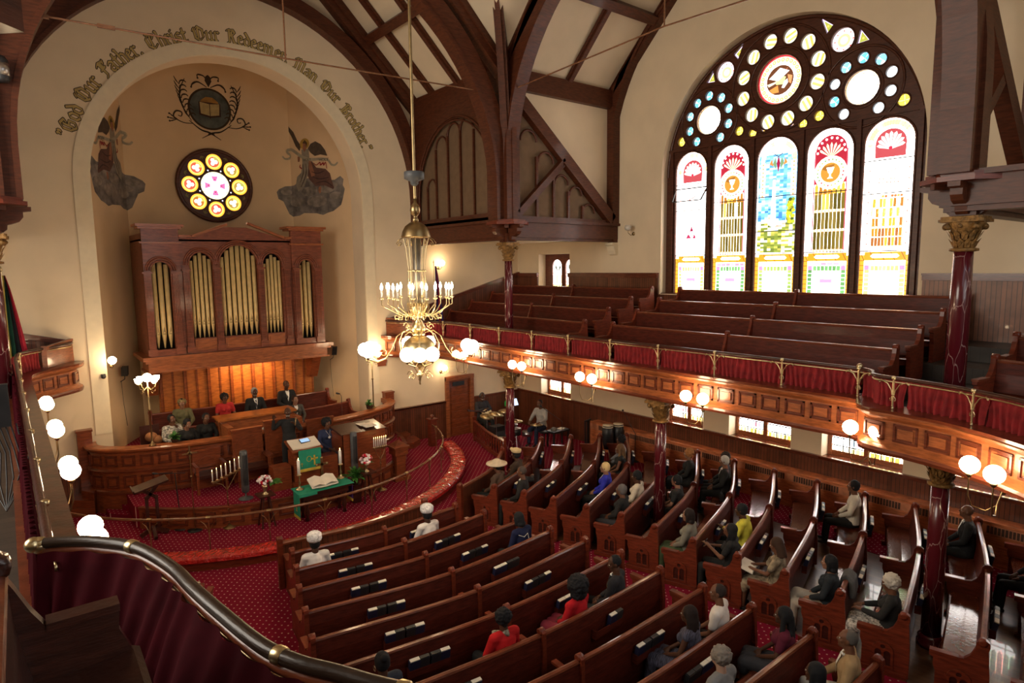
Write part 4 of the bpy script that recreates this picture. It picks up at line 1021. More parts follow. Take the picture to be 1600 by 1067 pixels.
def pew(pts, mids, z0, label, group=None, racks=(), rows=None, cat='pew', ends=(True, True), trefoil=True, mt=None, seat=True, endp=None):
    """pts: back-top line; mids: distances (fractions) of inner posts; racks: list of fractions"""
    P = Path(pts); c = P.at(P.L/2)[0]
    t = thing('church_pew', label, cat, (c.x, c.y, z0), group)
    pp = [(p.x, p.y, z0) for p in P.p]
    bm_ = mt or M_PEW
    MB().sweep([(.03, .93), (-.025, .93), (-.05, .75), (-.035, .40), (-.035, .08), (.0, .08), (.0, .40), (.085, .47), (.04, .75)], pp).build('backrest', bm_, t)
    MB().sweep([(-.035, .925), (-.045, .945), (-.035, .97), (.0, .98), (.03, .97), (.038, .95), (.03, .925)], pp).build('top_rail', M_PEWL, t)
    if seat: MB().sweep([(.0, .42), (.03, .455), (.25, .44), (.47, .46), (.50, .445), (.50, .42), (.47, .41), (.47, .33), (.45, .33), (.45, .41)], pp).build('seat', mt or M_SEAT, t)
    for d, ok in ((.0, ends[0]), (P.L, ends[1])):
        if not ok: continue
        p, T, N = P.at(d); sg = -1 if d == 0 else 1
        o = p+Z*z0-T*(.035 if d == 0 else .035)
        e = MB().prism(endp or ENDP, o, N, Z, T*.07).build('end_panel', mt or M_PEWE, t)
        if trefoil:
            o2 = o+(T*(-.022) if d == 0 else T*.068)
            MB().prism([(.10, .14), (.38, .14)]+[(.24+.14*cos(pi*i/10), .40+.12*sin(pi*i/10)) for i in range(11)], o+(T*(-.008) if d == 0 else T*.066), N, Z, T*.012).build('shaded_recess', M_DARK, t)  # near-black plate colours in the shade behind the tracery
            r = MB()
            rect = [(.02, .10), (.46, .10), (.46, .56), (.02, .56)]
            a0 = [(.10, .14), (.38, .14)]+[(.24+.14*cos(pi*i/10), .40+.12*sin(pi*i/10)) for i in range(11)]
            r.curve([a0, [(.135, .17), (.225, .17)]+[(.18+.045*cos(pi*i/8), .36+.045*sin(pi*i/8)) for i in range(9)], [(.255, .17), (.345, .17)]+[(.30+.045*cos(pi*i/8), .36+.045*sin(pi*i/8)) for i in range(9)], circ(.24, .455, .035, 10)], .02, o2, N, Z, T)
            r.box(0,0,0,0,0,0) if False else None
            q = o+T*.035; r.obox(q+N*.25+Z*.05, N, T, Z, .33, .05, .04); 
            r.build('tracery_relief', M_PEWE, t)
        cp_ = MB(); q = o+T*.035
        cp_.obox(q+N*(.43 if not endp else .29)+Z*.69, N, T, Z, .17 if not endp else .14, .05, .018)
        MB().lathe([(.03, -.05), (.055, -.045), (.055, .045), (.03, .05)], q+Z*1.005, 10, T).build('scroll_knob', mt or M_PEWE, t)
        cp_.build('armrest', mt or (M_PEWL if not trefoil else M_PEWE), t)
    for fr in mids:
        p, T, N = P.at(P.L*fr); o = p+Z*z0-T*.03
        q = MB().prism(MIDP, o, N, Z, T*.06); q.lathe([(.03, -.045), (.055, -.04), (.055, .04), (.03, .045)], o+T*.03+Z*1.0, 10, T)
        q.build('middle_post', M_PEWE, t)
        if rows != 'g': MB().obox(o+T*.03+N*.33+Z*.67, N, T, Z, .2, .045, .018).build('armrest', M_PEWE, t)
    for fr, w in racks:
        p, T, N = P.at(P.L*fr)
        r = MB(); o = p+Z*z0-N*.055
        r.obox(o-N*.045+Z*.575, T, N, Z, w/2, .045, .01); r.obox(o-N*.085+Z*.60, T, N, Z, w/2, .008, .055)
        for s in (-1, 1): r.obox(o-N*.045+T*s*w/2+Z*.60, T, N, Z, .008, .045, .07)
        r.build('book_rack', bm_, t)
    return t, P
# book prototypes -------------------------------------------------
def book_proto(cover, name):
    t = thing(name, 'book', 'book', (0, 0, -30))
    MB().box(-.066, .066, -.034, -.028, 0, .19).box(-.066, .066, .022, .028, 0, .19).box(-.067, -.061, -.034, .028, 0, .19).build('cover', cover, t, True)
    MB().box(-.060, .065, -.0278, .0218, .004, .203).build('pages', M_PAGE if cover is M_NAVY else M_BOOKB, t, True)
    return t
BK = {'navy': book_proto(M_NAVY, 'hymn_book'), 'black': book_proto(M_BOOKB, 'pew_bible')}
USED = {'navy': False, 'black': False}
def put_book(kind, loc, ang, label, group, sc=1.0):
    src = BK[kind]
    if not USED[kind]: r = src; USED[kind] = True
    else:
        r = src.copy(); COL.objects.link(r)
        for ch in list(src.children):
            c = ch.copy(); COL.objects.link(c); c.parent = r
    r.location = loc; r.rotation_euler = (radians(12), 0, ang); r['label'] = label; r['group'] = group; r['category'] = 'book'; r.scale = (sc, sc, sc)
    TOTAL_BOOKS[0] += 1
def books(P, fr, z0, w, where, seq=('navy', 'black', 'black', 'navy')):
    p, T, N = P.at(P.L*fr); n = len(seq)
    for k, kd in enumerate(seq):
        if kd is None: continue
        u = (-w/2+w*(k+.5)/n)*.95+(.012 if k >= n/2 else -.012)
        loc = p+T*u-N*.095+Z*(z0+.59)
        ang = atan2(T.y, T.x)
        word = ('first', 'second', 'third', 'fourth')[k]
        put_book(kd, loc, ang, '%s, %s from the left, %s' % ('navy hymn book' if kd == 'navy' else 'black pew bible', word, where), 'books in the pew racks', 1.12)
ORD = ['front', 'second', 'third', 'fourth', 'fifth', 'sixth', 'seventh', 'eighth', 'ninth', 'tenth', 'eleventh', 'twelfth', 'thirteenth']
SEATS = []          # paths for seating people
# middle block
Lx = [(3.80, 11.40), (3.62, 10.68), (3.40, 9.95), (3.22, 9.2), (3.02, 8.42), (2.92, 7.6), (2.82, 6.72), (2.75, 5.9), (2.68, 5.1), (2.62, 4.2), (2.6, 3.3)]
Mx = [(5.55, 11.2), (5.56, 10.44), (5.58, 9.68), (5.59, 8.85), (5.62, 8.07), (5.64, 7.30), (5.66, 6.46), (5.67, 5.68), (5.68, 4.85), (5.68, 4.0), (5.68, 3.1)]
Rx = [(7.38, 11.34), (7.62, 10.61), (7.87, 9.82), (8.11, 9.04), (8.30, 8.26), (8.39, 7.44), (8.43, 6.58), (8.48, 5.76), (8.53, 4.92), (8.58, 4.01), (8.6, 3.15)]
for i, (a, m, b) in enumerate(zip(Lx, Mx, Rx)):
    rk = [(.25, .62), (.73, .62)]
    t, P = pew([a, m, b], [.5], 0, '%s long mahogany pew of the middle block, counted from the altar' % ORD[i], 'long mahogany pews of the middle block', rk, trefoil=False)
    SEATS.append(('M', i, P))
    for fr, w in rk:
        seq = ['navy', 'black', 'black', 'navy']
        if fr > .5 and i in (3, 5): seq = ['navy', 'navy', 'black', 'black']
        if fr > .5 and i == 8: seq = ['black', 'black', 'navy', 'navy']
        if fr > .5 and i == 6: seq = [None, None, 'navy', 'black']
        books(P, fr, 0, w, '%s rack of the %s middle block pew' % ('left' if fr < .5 else 'right', ORD[i]), seq)
# right block
E1 = [(8.76, 11.74), (9.04, 10.97), (9.28, 10.22), (9.51, 9.41), (9.75, 8.63), (9.78, 7.78), (9.83, 6.91), (9.91, 6.02), (9.95, 5.15), (9.98, 4.25), (10.0, 3.34), (10.09, 2.39), (10.1, 1.45)]
E2 = [(10.69, 12.71), (11.29, 12.11), (11.9, 11.51), (12.44, 10.83), (12.46, 9.8), (12.47, 8.78), (12.5, 7.84), (12.52, 6.89), (12.54, 5.94), (12.58, 5.0), (12.63, 4.05), (12.72, 3.04), (12.8, 2.05)]
E3 = [(12.38, 14.18), (13.21, 13.75), (13.98, 13.27), (14.62, 12.75), (14.72, 11.46), (14.76, 10.28), (14.78, 9.15), (14.80, 8.04), (14.82, 6.97), (14.8, 5.88), (14.9, 4.9), (15.0, 3.8), (15.1, 2.75)]
for i, (a, m, b) in enumerate(zip(E1, E2, E3)):
    da = hypot(m[0]-a[0], m[1]-a[1]); db = hypot(b[0]-m[0], b[1]-m[1]); fm = da/(da+db)
    rk = [(fm*.52, .55), (fm+(1-fm)*.55, .5)]
    t, P = pew([a, m, b], [], 0, '%s curved mahogany pew of the right block, counted from the altar' % ORD[i], 'curved pews of the right block', rk)
    # inner partition with an armrest like an end panel
    p, T, N = P.at(P.L*fm); o = p-T*.03
    MB().prism(ENDP, o, N, Z, T*.06).build('middle_end', M_PEW, t)
    MB().obox(o+T*.03+N*.45+Z*.70, N, T, Z, .15, .05, .014).build('armrest', M_PEWL, t)
    SEATS.append(('R', i, P))
    for j, (fr, w) in enumerate(rk):
        books(P, fr, 0, w, '%s rack of the %s right block pew' % ('aisle side' if j == 0 else 'window side', ORD[i]), ('navy', 'black', 'navy', 'black') if (i+j) % 2 else ('navy', 'black', 'black', 'navy'))
# left block (mirrored; only its inner ends show)
for i in range(1, 6):
    a, m = E1[i], E2[i]; a = (2*XC-a[0], a[1]+.05); m = (2*XC-m[0], m[1])
    t, P = pew([m, a], [], 0, '%s short pew of the left block beyond the aisle' % ORD[i], 'pews of the left block', [])
# front screens
def screen(pts, label):
    P = Path(pts); c = P.at(P.L/2)[0]; t = thing('pew_screen', label, 'screen', (c.x, c.y, 0)); pp = [(p.x, p.y, 0) for p in P.p]
    MB().sweep([(-.025, 0), (-.025, .88), (.025, .88), (.025, 0)], pp).build('panel', boards('dark_beadboard', (.10, .026, .011), .085, 'XY'), t)
    MB().sweep([(-.05, .88), (-.055, .92), (-.03, .95), (.03, .95), (.055, .92), (.05, .88)], pp).build('top_rail', M_PEWL, t)
    for d in (0.001, P.L-.001):
        p, T, N = P.at(d); MB().obox(p+Z*.5, T, N, Z, .05, .06, .5).lathe([(.03, -.06), (.06, -.05), (.06, .05), (.03, .06)], p+Z*1.0, 10, T).build('end_post', M_PEWE, t)
screen([(3.79, 12.05), (5.4, 11.85), (7.0, 12.0)], 'low beadboard screen in front of the middle pews')
screen([(8.16, 12.31), (9.6, 13.0), (10.85, 14.12)], 'curved wooden screen in front of the right pews')
bl_ = Path([(11.9, 15.3), (12.2, 16.6), (12.75, 18.2)]); t = thing('balustrade', 'curved wooden balustrade in front of the band by the brown door', 'balustrade', (12.2, 16.6, 0))
pp = [(p.x, p.y, 0) for p in bl_.p]
MB().sweep([(-.04, .70), (-.05, .74), (0, .78), (.05, .74), (.04, .70)], pp).sweep([(-.03, .08), (-.03, .2), (.03, .2), (.03, .08)], pp).build('rails', M_PEWE, t)
for k in range(15):
    p, T, N = bl_.at(bl_.L*(k+.5)/15); MB().prism([(-.055, .2), (-.03, .28), (-.03, .4), (-.055, .46), (-.055, .6), (-.03, .7), (.03, .7), (.055, .6), (.055, .46), (.03, .4), (.03, .28), (.055, .2)], p-N*.012, T, Z, N*.024).build('baluster', M_PEWE, t)
for d in (.001, bl_.L-.001):
    p, T, N = bl_.at(d); MB().obox(p+Z*.42, T, N, Z, .05, .05, .42).obox(p+Z*.86, T, N, Z, .07, .07, .03).build('end_post', M_PEWE, t)
# right gallery pews
GW = ['lowest', 'second', 'third', 'top']
for k, (x, z) in enumerate(((12.45, 4.62), (13.4, 4.91), (14.35, 5.18), (15.28, 5.45))):
    zf = z-.96
    ya = (4.56, 4.5, 4.45, 4.4)[k]
    pew([(x, ya), (x, 7.9), (x, 11.36)], [.502], zf, '%s long gallery pew under the big stained glass window' % GW[k], 'long pews of the right gallery', rows='g', trefoil=False)
    pew([(x, 12.40), (x, 15.75), (x, 19.1)], [.5], zf, '%s gallery pew beyond the aisle near the front wall' % GW[k], 'far pews of the right gallery', rows='g', trefoil=False)
    if k < 4:
        yy = (-.6, -.4, -.2, 0)[k]
        q = [(11.55, 1.0), (11.95, 2.1), (12.1, 3.0)] if k == 0 else [(12.9+.85*(k-1), .4), (12.9+.95*(k-1), 1.8), (12.95+.95*(k-1), 2.95)]
        pew(q, [], zf+(0.02), ['gallery pew right behind the curved red curtain at the right edge', 'short gallery pew with turned arm beside the big marble column', 'gallery pew end against the wall at the right edge', 'hindmost gallery pew by the right wall'][k], 'pews beyond the big gallery column', rows='g', trefoil=False)
# foreground gallery pew
FGP = [(-.06, 0), (.5, 0), (.5, .30), (.47, .45), (.42, .58), (.43, .69), (.15, .69), (.10, .78), (.05, .90), (.0, 1.0), (-.04, 1.03), (-.08, 1.0), (-.09, .9), (-.10, .5)]
pew([(-.12, 3.42), (-.14, 2.0), (-.14, .9)], [], 3.94, 'dark pew end with armrest in the bottom left foreground', None, rows='g', trefoil=False, mt=M_DARK, endp=FGP)
t = thing('draped_cloth', 'cream cloth lying over the short left block pew by the aisle', 'cloth', (2.0, 11.35, .5))
q = MB()
for k in range(6): q.tube([(1.72+.1*k, 11.62, .78+.03*(k % 2)), (1.74+.1*k, 11.45, .62), (1.75+.1*k, 11.2, .53), (1.76+.1*k, 11.0, .50)], [.05, .07, .07, .05], 8)
q.build('cloth', flat((.55, .42, .30), tag='cloth'), t)
# radiator case along the right wall
t = thing('radiator_cover', 'long orange brown wooden radiator cover with slotted grilles under the low windows', 'radiator cover', (XR-.2, 8, 0))
MB().box(XR-.42, XR-.06, YB, 14.9, 0, .93).build('case', M_RAD, t)
MB().box(XR-.43, XR-.40, YB, 14.9, .68, .87).build('grille_band', mat('grille_band', (.50, .19, .09), .5), t)
for k in range(12):
    gr_ = MB()
    y0 = 14.5-k*1.35
    for j in range(18): gr_.box(XR-.435, XR-.41, y0-j*.062-.045, y0-j*.062, .70, .85)
    gr_.build('grille', mat('grille_slot', (.07, .028, .014), .7), t)
# ================================================================ CHANCEL
AC = (XC, 19.25); Z1, Z2 = .15, .65
def arcp(R, a0, a1, n=40, z=0, c=AC): return [(c[0]+R*cos(a0+(a1-a0)*i/n), c[1]+R*sin(a0+(a1-a0)*i/n), z) for i in range(n+1)]
A0 = math.acos(.985)
p1 = [(x, y) for x, y, z in arcp(5.78, pi+.12, 2*pi-.12)]
st = MB().curve([[(-.2, YF)]+p1+[(11.4, YF)]], Z1, (0, 0, 0), X, Y, Z)
struct(st.build('floor_chancel', M_CARP), 'red carpeted floor inside the altar rail')
p2 = [(x, y) for x, y, z in arcp(4.40, pi+.62, 2*pi-.12, 40, 0, (XC, 19.5))]
st = MB().curve([[(2.0, 18.6)]+p2+[(9.9, 18.6), (9.9, 19.2), (2.0, 19.2)]], Z2, (0, 0, 0), X, Y, Z)
struct(st.build('floor_platform', M_CARP), 'raised red carpeted platform behind the altar rail')
tp = thing('platform_front', 'curved panelled wooden front of the raised platform', 'platform front', (XC, 15.1, Z1))
pa = arcp(4.42, pi+.66, 2*pi-.12, 44, 0, (XC, 19.5))
MB().sweep([(.03, Z1), (-.03, Z1), (-.03, Z2-.04), (-.06, Z2-.03), (-.06, Z2+.015), (.03, Z2+.02)], pa).build('front_board', M_CHO, tp)
MB().sweep([(-.03, Z2-.02), (-.07, Z2-.015), (-.07, Z2+.02), (0, Z2+.026), (.05, Z2+.02)], pa).build('edge_moulding', M_PEWL, tp)
for p, d in along(pa, .62, .35):
    nr = Vector((d.y, -d.x, 0)); panel_relief(tp, 'front_panel', p+nr*.035+Z*.4, d, nr, .22, .13, M_CHO)
# stairs left and right
for s, nm in ((-1, 'left'), (1, 'right')):
    sb = MB()
    for k in range(3):
        x0 = 1.55+.3*k
        pts = [(x0, 18.9), (x0+.05, 18.0), (x0+.75, 17.05), (3.2, 16.6), (3.2, 18.9)]
        if s > 0: pts = [(2*XC-x, y) for x, y in pts]
        sb.curve([pts], .125, (0, 0, Z1+.125*k), X, Y, Z)
    struct(sb.build('floor_steps', M_CARP), 'carpeted steps on the %s of the platform' % nm)
stp = thing('wooden_steps', 'brown winding wooden steps at the left end of the choir front', 'steps', (1.0, 18.7, Z1))
for k in range(3): MB().prism([(.75+.22*k, 19.2), (.7+.22*k, 18.75), (1.35, 18.35), (1.55, 19.2)], (0, 0, Z1), X, Y, (0, 0, .2*(k+1))).build('tread', M_CHOP, stp)
stp = thing('wooden_steps', 'brown rounded wooden step at the right end of the choir front', 'steps', (10.2, 18.7, Z1))
MB().prism([(10.0, 19.2), (10.0, 18.5), (10.35, 18.35), (10.75, 18.6), (10.85, 19.2)], (0, 0, Z1), X, Y, (0, 0, .2)).build('tread', M_CHOP, stp)
MB().prism([(10.0, 19.2), (10.0, 18.7), (10.25, 18.6), (10.5, 18.8), (10.55, 19.2)], (0, 0, Z1+.2), X, Y, (0, 0, .2)).build('tread', M_CHOP, stp)
for s, nm in ((-1, 'left'), (1, 'right')):
    x = XC+4.28*s; t = thing('newel_post', 'plain square wooden post against the front wall at the %s end of the choir front' % nm, 'post', (x, 19.1, .4)); MB().box(x-.16, x+.16, 19.02, YF, .3, 2.0 if s > 0 else 2.15).box(x-.18, x+.18, 19.0, YF, 2.0 if s > 0 else 2.15, 2.05 if s > 0 else 2.2).build('post', M_CHOP, t)
# choir front
CP = bez([(1.42, 19.2, 0), (1.46, 18.65, 0), (1.95, 18.1, 0), (3.0, 17.66, 0), (4.2, 17.45, 0), (5.6, 17.4, 0), (7.0, 17.45, 0), (8.2, 17.66, 0), (9.25, 18.1, 0), (9.74, 18.65, 0), (9.78, 19.2, 0)], 60)
tc = thing('choir_parapet', 'long curved panelled wooden choir front with moulded top', 'choir front', (XC, 17.4, Z1))
MB().sweep([(.05, Z1), (-.04, Z1), (-.04, 1.70), (.05, 1.70)], CP).build('front_board', M_CHO, tc)
MB().sweep([(.14, 1.70), (-.05, 1.70), (-.12, 1.75), (-.14, 1.80), (-.10, 1.83), (.14, 1.84)], CP).build('top_moulding', M_FASC, tc)
MB().sweep([(-.03, 1.20), (-.09, 1.215), (-.10, 1.25), (-.06, 1.28), (-.03, 1.30)], CP).sweep([(-.03, .66), (-.075, .66), (-.075, .72), (-.03, .76)], CP).build('middle_moulding', M_PEWL, tc)
for p, d in along(CP, .40, .3):
    nr = Vector((d.y, -d.x, 0))
    for z0, h in ((1.50, .13), (.97, .15)):
        panel_relief(tc, 'front_panel', p+nr*.04+Z*z0, d, nr, .135, h-.01, M_CHO)
# choir floors and benches
cf = MB().curve([[(p[0], p[1]+.05) for p in CP]], .75, (0, 0, Z1), X, Y, Z); cf.box(2.2, 9.0, 19.2, 21.8, 0, 1.15); cf.box(1.96, 9.24, 20.3, 22.1, 1.0, 1.2)
struct(cf.build('floor_choir', M_CARP), 'choir floor behind the panelled front')
def cpew(pts, z0, label): return pew(pts, [], z0, label, 'choir pews', rows='g', trefoil=False)
# choir pews face the people: travel from right to left gives a forward of -Y
cpew([(8.55, 19.35), (7.2, 19.15), (6.6, 19.1)], .9, 'front choir pew at the right with a carved end')
cpew([(5.2, 19.15), (4.2, 19.1), (2.75, 19.3)], .9, 'front choir pew at the left behind the singers')
cpew([(8.25, 20.35), (5.6, 20.2), (3.0, 20.35)], 1.15, 'long rear choir pew below the organ')
# panelled wall below the organ
pw = thing('lancet_panelling', 'amber wooden wall panelling with pairs of lancet arches below the organ', 'panelling', (5.5, 20.9, 1.1))
MB().box(3.35, 8.0, 20.85, 20.95, 1.0, 3.6).build('back_board', M_LAN, pw)
gb_ = MB()
for k in range(7):
    x0 = 3.4+.655*k
    gb_.box(x0-.03, x0+.03, 20.78, 20.86, 1.0, 3.5)
    for j in range(2):
        a = x0+.05+j*.30; b = a+.27; r = (b-a)/2; c = (a+b)/2
        gb_.tube([(a, 20.84, 1.3), (a, 20.84, 3.2)]+[(c-r*cos(pi*i/10), 20.84, 3.2+r*1.1*sin(pi*i/10)) for i in range(1, 10)]+[(b, 20.84, 3.2), (b, 20.84, 1.3)], .016, 6)
gb_.box(3.35, 8.0, 20.78, 20.86, 1.0, 1.35)
gb_.build('lancet_moulding', wood('lancet_moulding_wood', (.22, .055, .014)), pw)
# ------------------------------------------------------------ ORGAN
og = thing('pipe_organ', 'large wooden pipe organ case with gold pipes high in the niche', 'organ', (5.6, 20.4, 3.4))
yo = 20.0
def pl_(mb, loops, d=.12, y=None): return mb.curve(loops, d, (0, (y if y is not None else yo)+d, 0), X, Z, -Y)
o = MB()
AR = [(3.24, 3.72, 3.98, 6.18, 6.42), (4.22, 4.84, 4.22, 6.33, 6.68), (5.04, 6.10, 4.22, 6.36, 6.89), (6.28, 6.84, 4.22, 6.33, 6.66), (7.36, 7.80, 3.98, 6.22, 6.46)]
def ah(a): return arch(a[0], a[1], a[2], a[3], 16, a[4]-a[3])
pl_(o, [[(3.06, 3.8), (3.98, 3.8), (3.98, 7.38), (3.06, 7.38)], ah(AR[0])], .14, yo-.08)
pl_(o, [[(7.14, 3.8), (8.1, 3.8), (8.1, 7.42), (7.14, 7.42)], ah(AR[4])], .14, yo-.08)
pl_(o, [[(3.98, 3.8), (7.14, 3.8), (7.14, 7.1), (6.95, 7.1), (5.85, 7.42), (5.2, 7.42), (4.3, 7.1), (3.98, 7.1)], ah(AR[1]), ah(AR[2]), ah(AR[3])], .12)
o.box(3.06, 3.12, yo, 21.9, 3.8, 7.2); o.box(8.04, 8.1, yo, 21.9, 3.8, 7.2); o.box(3.06, 8.1, yo, 21.9, 7.0, 7.05)
o.build('case_front', M_ORG, og)
# cornices
c_ = MB()
for x0, x1, y in ((2.98, 4.05, 7.38), (7.06, 8.18, 7.42)):
    c_.box(x0-.06, x1+.06, yo-.2, yo+.5, y, y+.07); c_.box(x0, x1, yo-.14, yo+.4, y-.06, y); c_.box(x0+.02, x1-.02, yo-.13, yo+.1, 6.92, 6.97)
c_.beam((4.3, yo-.06, 7.13), (5.28, yo-.06, 7.50), .14, .07); c_.beam((6.95, yo-.06, 7.13), (5.85, yo-.06, 7.55), .14, .07)
c_.box(3.98, 4.32, yo-.13, yo+.1, 7.1, 7.17); c_.box(6.93, 7.14, yo-.13, yo+.1, 7.1, 7.17)
c_.build('cornice', M_FASC, og)
m_ = MB()
for a in AR:
    c = (a[0]+a[1])/2; r = (a[1]-a[0])/2
    yy = yo-.1 if a in (AR[0], AR[4]) else yo-.02
    for e_ in (.03, .09, .14):
        m_.tube([(c-(r+e_)*cos(pi*i/16), yy, a[3]+(a[4]-a[3]+e_)*sin(pi*i/16)) for i in range(17)], .025, 6)
m_.build('arch_moulding', M_ORG, og)
for k, (x, z0, z1, y) in enumerate(((3.13, 3.85, 6.1, yo-.08), (3.83, 3.85, 6.1, yo-.08), (4.12, 3.85, 6.16, yo), (4.94, 3.85, 6.2, yo), (6.19, 3.85, 6.2, yo), (6.98, 3.85, 6.2, yo), (7.25, 3.85, 6.16, yo-.08), (7.92, 3.85, 6.16, yo-.08))):
    q = MB(); w = .085
    q.box(x-w, x+w, y-.06, y, z0, z1)
    for j in range(5): q.box(x-w+.015+j*.033, x-w+.03+j*.033, y-.075, y-.06, z0+.25, z1-.05)
    q.box(x-w-.03, x+w+.03, y-.08, y, z0-.02, z0+.16); q.box(x-w-.04, x+w+.04, y-.1, y, z1, z1+.05)
    q.build('pilaster', M_ORG, og)
q = MB()
for x0, x1 in ((4.24, 4.82), (5.06, 6.08), (6.30, 6.82)):
    q.box(x0, x1, yo-.03, yo, 3.88, 4.18); q.box(x0+.06, x1-.06, yo-.045, yo-.02, 3.94, 4.12)
q.build('case_panel', M_FASC, og)
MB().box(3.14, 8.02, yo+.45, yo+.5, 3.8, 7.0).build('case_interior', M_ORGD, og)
sh = MB()
sh.box(2.86, 8.3, yo-.24, 21.5, 3.70, 3.80); sh.box(2.92, 8.24, yo-.18, 21.5, 3.62, 3.70); sh.box(3.0, 8.14, yo-.1, 20.9, 3.36, 3.62); sh.box(2.95, 8.2, yo-.14, 20.9, 3.34, 3.39)
sh.build('shelf', M_FASC, og)
for x in (3.15, 7.9): MB().prism([(0, 0), (.75, 0), (.75, -.75), (.45, -.75)][::1], (x-.14, yo+.15, 3.35), Y, Z, (.28, 0, 0)).build('support_bracket', M_CHO, og)
def pipes(a, n, zb, tops, lab):
    for k in range(n):
        x = a[0]+(a[1]-a[0])*(k+.5)/n; r = (a[1]-a[0])/n*.40; y = yo+.12
        MB().lathe([(r*.25, zb), (r*.95, zb+.38), (r*1.02, zb+.40), (r, zb+.41), (r, tops[k])], (x, y, 0), 14).lathe([(r*.1, zb+.5), (r*.6, zb+.45), (r*.6, zb+.43)], (x, y-r*.6, 0), 6).build('organ_pipe', M_GOLD, og)
        mth = MB(); mth.prism([(-r*.7, zb+.41), (r*.7, zb+.41), (0, zb+.62)], (x, y-r*1.04, 0), X, Z, (0, .01, 0)); mth.prism([(-r*.7, zb+.385), (r*.7, zb+.385), (r*.7, zb+.405), (-r*.7, zb+.405)], (x, y-r*1.08, 0), X, Z, (0, .01, 0))
        mth.build('pipe_mouth', M_BRASSD, og)
pipes(AR[0], 3, 4.0, [6.4, 6.45, 6.35], 'l'); pipes(AR[4], 3, 4.0, [6.3, 6.5, 6.4], 'r')
pipes(AR[1], 5, 4.22, [6.45, 6.6, 6.7, 6.6, 6.5], ''); pipes(AR[3], 5, 4.22, [6.35, 6.5, 6.62, 6.55, 6.45], '')
pipes(AR[2], 7, 4.22, [6.55, 6.75, 6.9, 6.95, 6.9, 6.8, 6.6], '')
# ------------------------------------------------------------ ALTAR RAIL AND KNEELER
ar = thing('altar_rail', 'curved brown altar rail on slender brass posts', 'altar rail', (XC, 13.7, Z1))
RA = arcp(5.49, pi+.10, 2*pi-.19, 60, .90)
MB().tube(RA, .032, 8).build('rail', M_RAIL, ar)
for p, d in along([(a, b, 0) for a, b, c in RA], 1.22, .55):
    q = MB(); q.tube([p+Z*Z1, p+Z*.88], .013, 8); q.tube([p-d*.045+Z*.90, p+d*.045+Z*.90], .042, 10); q.lathe([(.035, 0), (.02, .02)], p+Z*Z1, 8)
    for s in (1, -1):
        q.tube([p+Z*.5, p+d*s*.03+Z*.66, p+d*s*.09+Z*.77, p+d*s*.16+Z*.83], .007, 5)
    q.ball(p+Z*.55, .022, 8)
    q.build('brass_post', M_BRASSD, ar)
t = thing('newel_post', 'square wooden newel post with ball at the right end of the altar rail', 'post', (11.0, 18.2, Z1))
MB().box(10.9, 11.12, 18.1, 18.32, Z1, 1.05).box(10.86, 11.16, 18.06, 18.36, 1.05, 1.1).build('shaft', M_PEWE, t); MB().ball((11.01, 18.21, 1.17), .07, 12).build('finial', M_PEWL, t)
kn = thing('kneeling_bench', 'long curved kneeling bench in shiny red vinyl wrapped in clear plastic', 'kneeler', (XC, 13.5, 0))
KA = arcp(5.9, pi+.15, 2*pi-.23, 80)
KB = arcp(5.9, pi+.15, 2*pi-.23, 420)
MB().sweep([(-.22, 0), (-.22, .20), (.2, .20), (.2, 0)], KA).build('base', M_PEWE, kn)
kc = MB().sweep([(-.24, .17), (-.27, .20), (-.26, .27), (-.20, .31), (-.10, .313), (.0, .315), (.10, .31), (.18, .28), (.2, .2)], KB)
kc.v = [(x, y, z+(random.uniform(-.010, .010) if z > .26 else 0)) for x, y, z in kc.v]
kc.build('cushion', M_VINYL, kn)
# ------------------------------------------------------------ FURNITURE
def candles(x, y, zb, ztop, tilt, label, arm=.07):
    t = thing('candelabrum', label, 'candelabrum', (x, y, zb))
    q = MB(); q.lathe([(.14, 0), (.13, .02), (.05, .05), (.02, .09)], (x, y, zb), 14); q.tube([(x, y, zb+.05), (x, y, ztop-.1)], .012, 8)
    for zz_ in (.45, .75): q.ball((x, y, zb+zz_), .025, 8)
    L = arm*3; q.beam((x-L, y, ztop-tilt-.03), (x+L, y, ztop+tilt-.03), .03, .035)
    q.tube([(x-L*.8, y, ztop-tilt*.8-.05), (x-.1, y, ztop-.2), (x, y, ztop-.35)], .008, 6); q.tube([(x+L*.8, y, ztop+tilt*.8-.05), (x+.1, y, ztop-.2), (x, y, ztop-.35)], .008, 6)
    q.build('stand', M_BRASSD, t)
    for k in range(-3, 4):
        xx = x+arm*k; zz_ = ztop+tilt*k/3
        MB().lathe([(.012, -.03), (.03, 0), (.03, .012), (.014, .02)], (xx, y, zz_), 10).build('candle_cup', M_BRASS, t)
        cn = MB().lathe([(.013, .01), (.013, .24), (.004, .25)], (xx, y, zz_), 10).build('candle', M_WHITE, t)
        MB().lathe([(.001, .25), (.007, .268), (.001, .295)], (xx, y, zz_), 6).build('flame', emit('candle_flame', (1, .6, .15), 14), cn)
candles(3.73, 15.45, Z1, 1.42, .10, 'brass candelabrum with seven slanting candles left of the grey tower fan', .10)
candles(7.67, 15.43, Z1, 1.36, .0, 'brass candelabrum with seven straight candles right of the tall dark desk', .06)
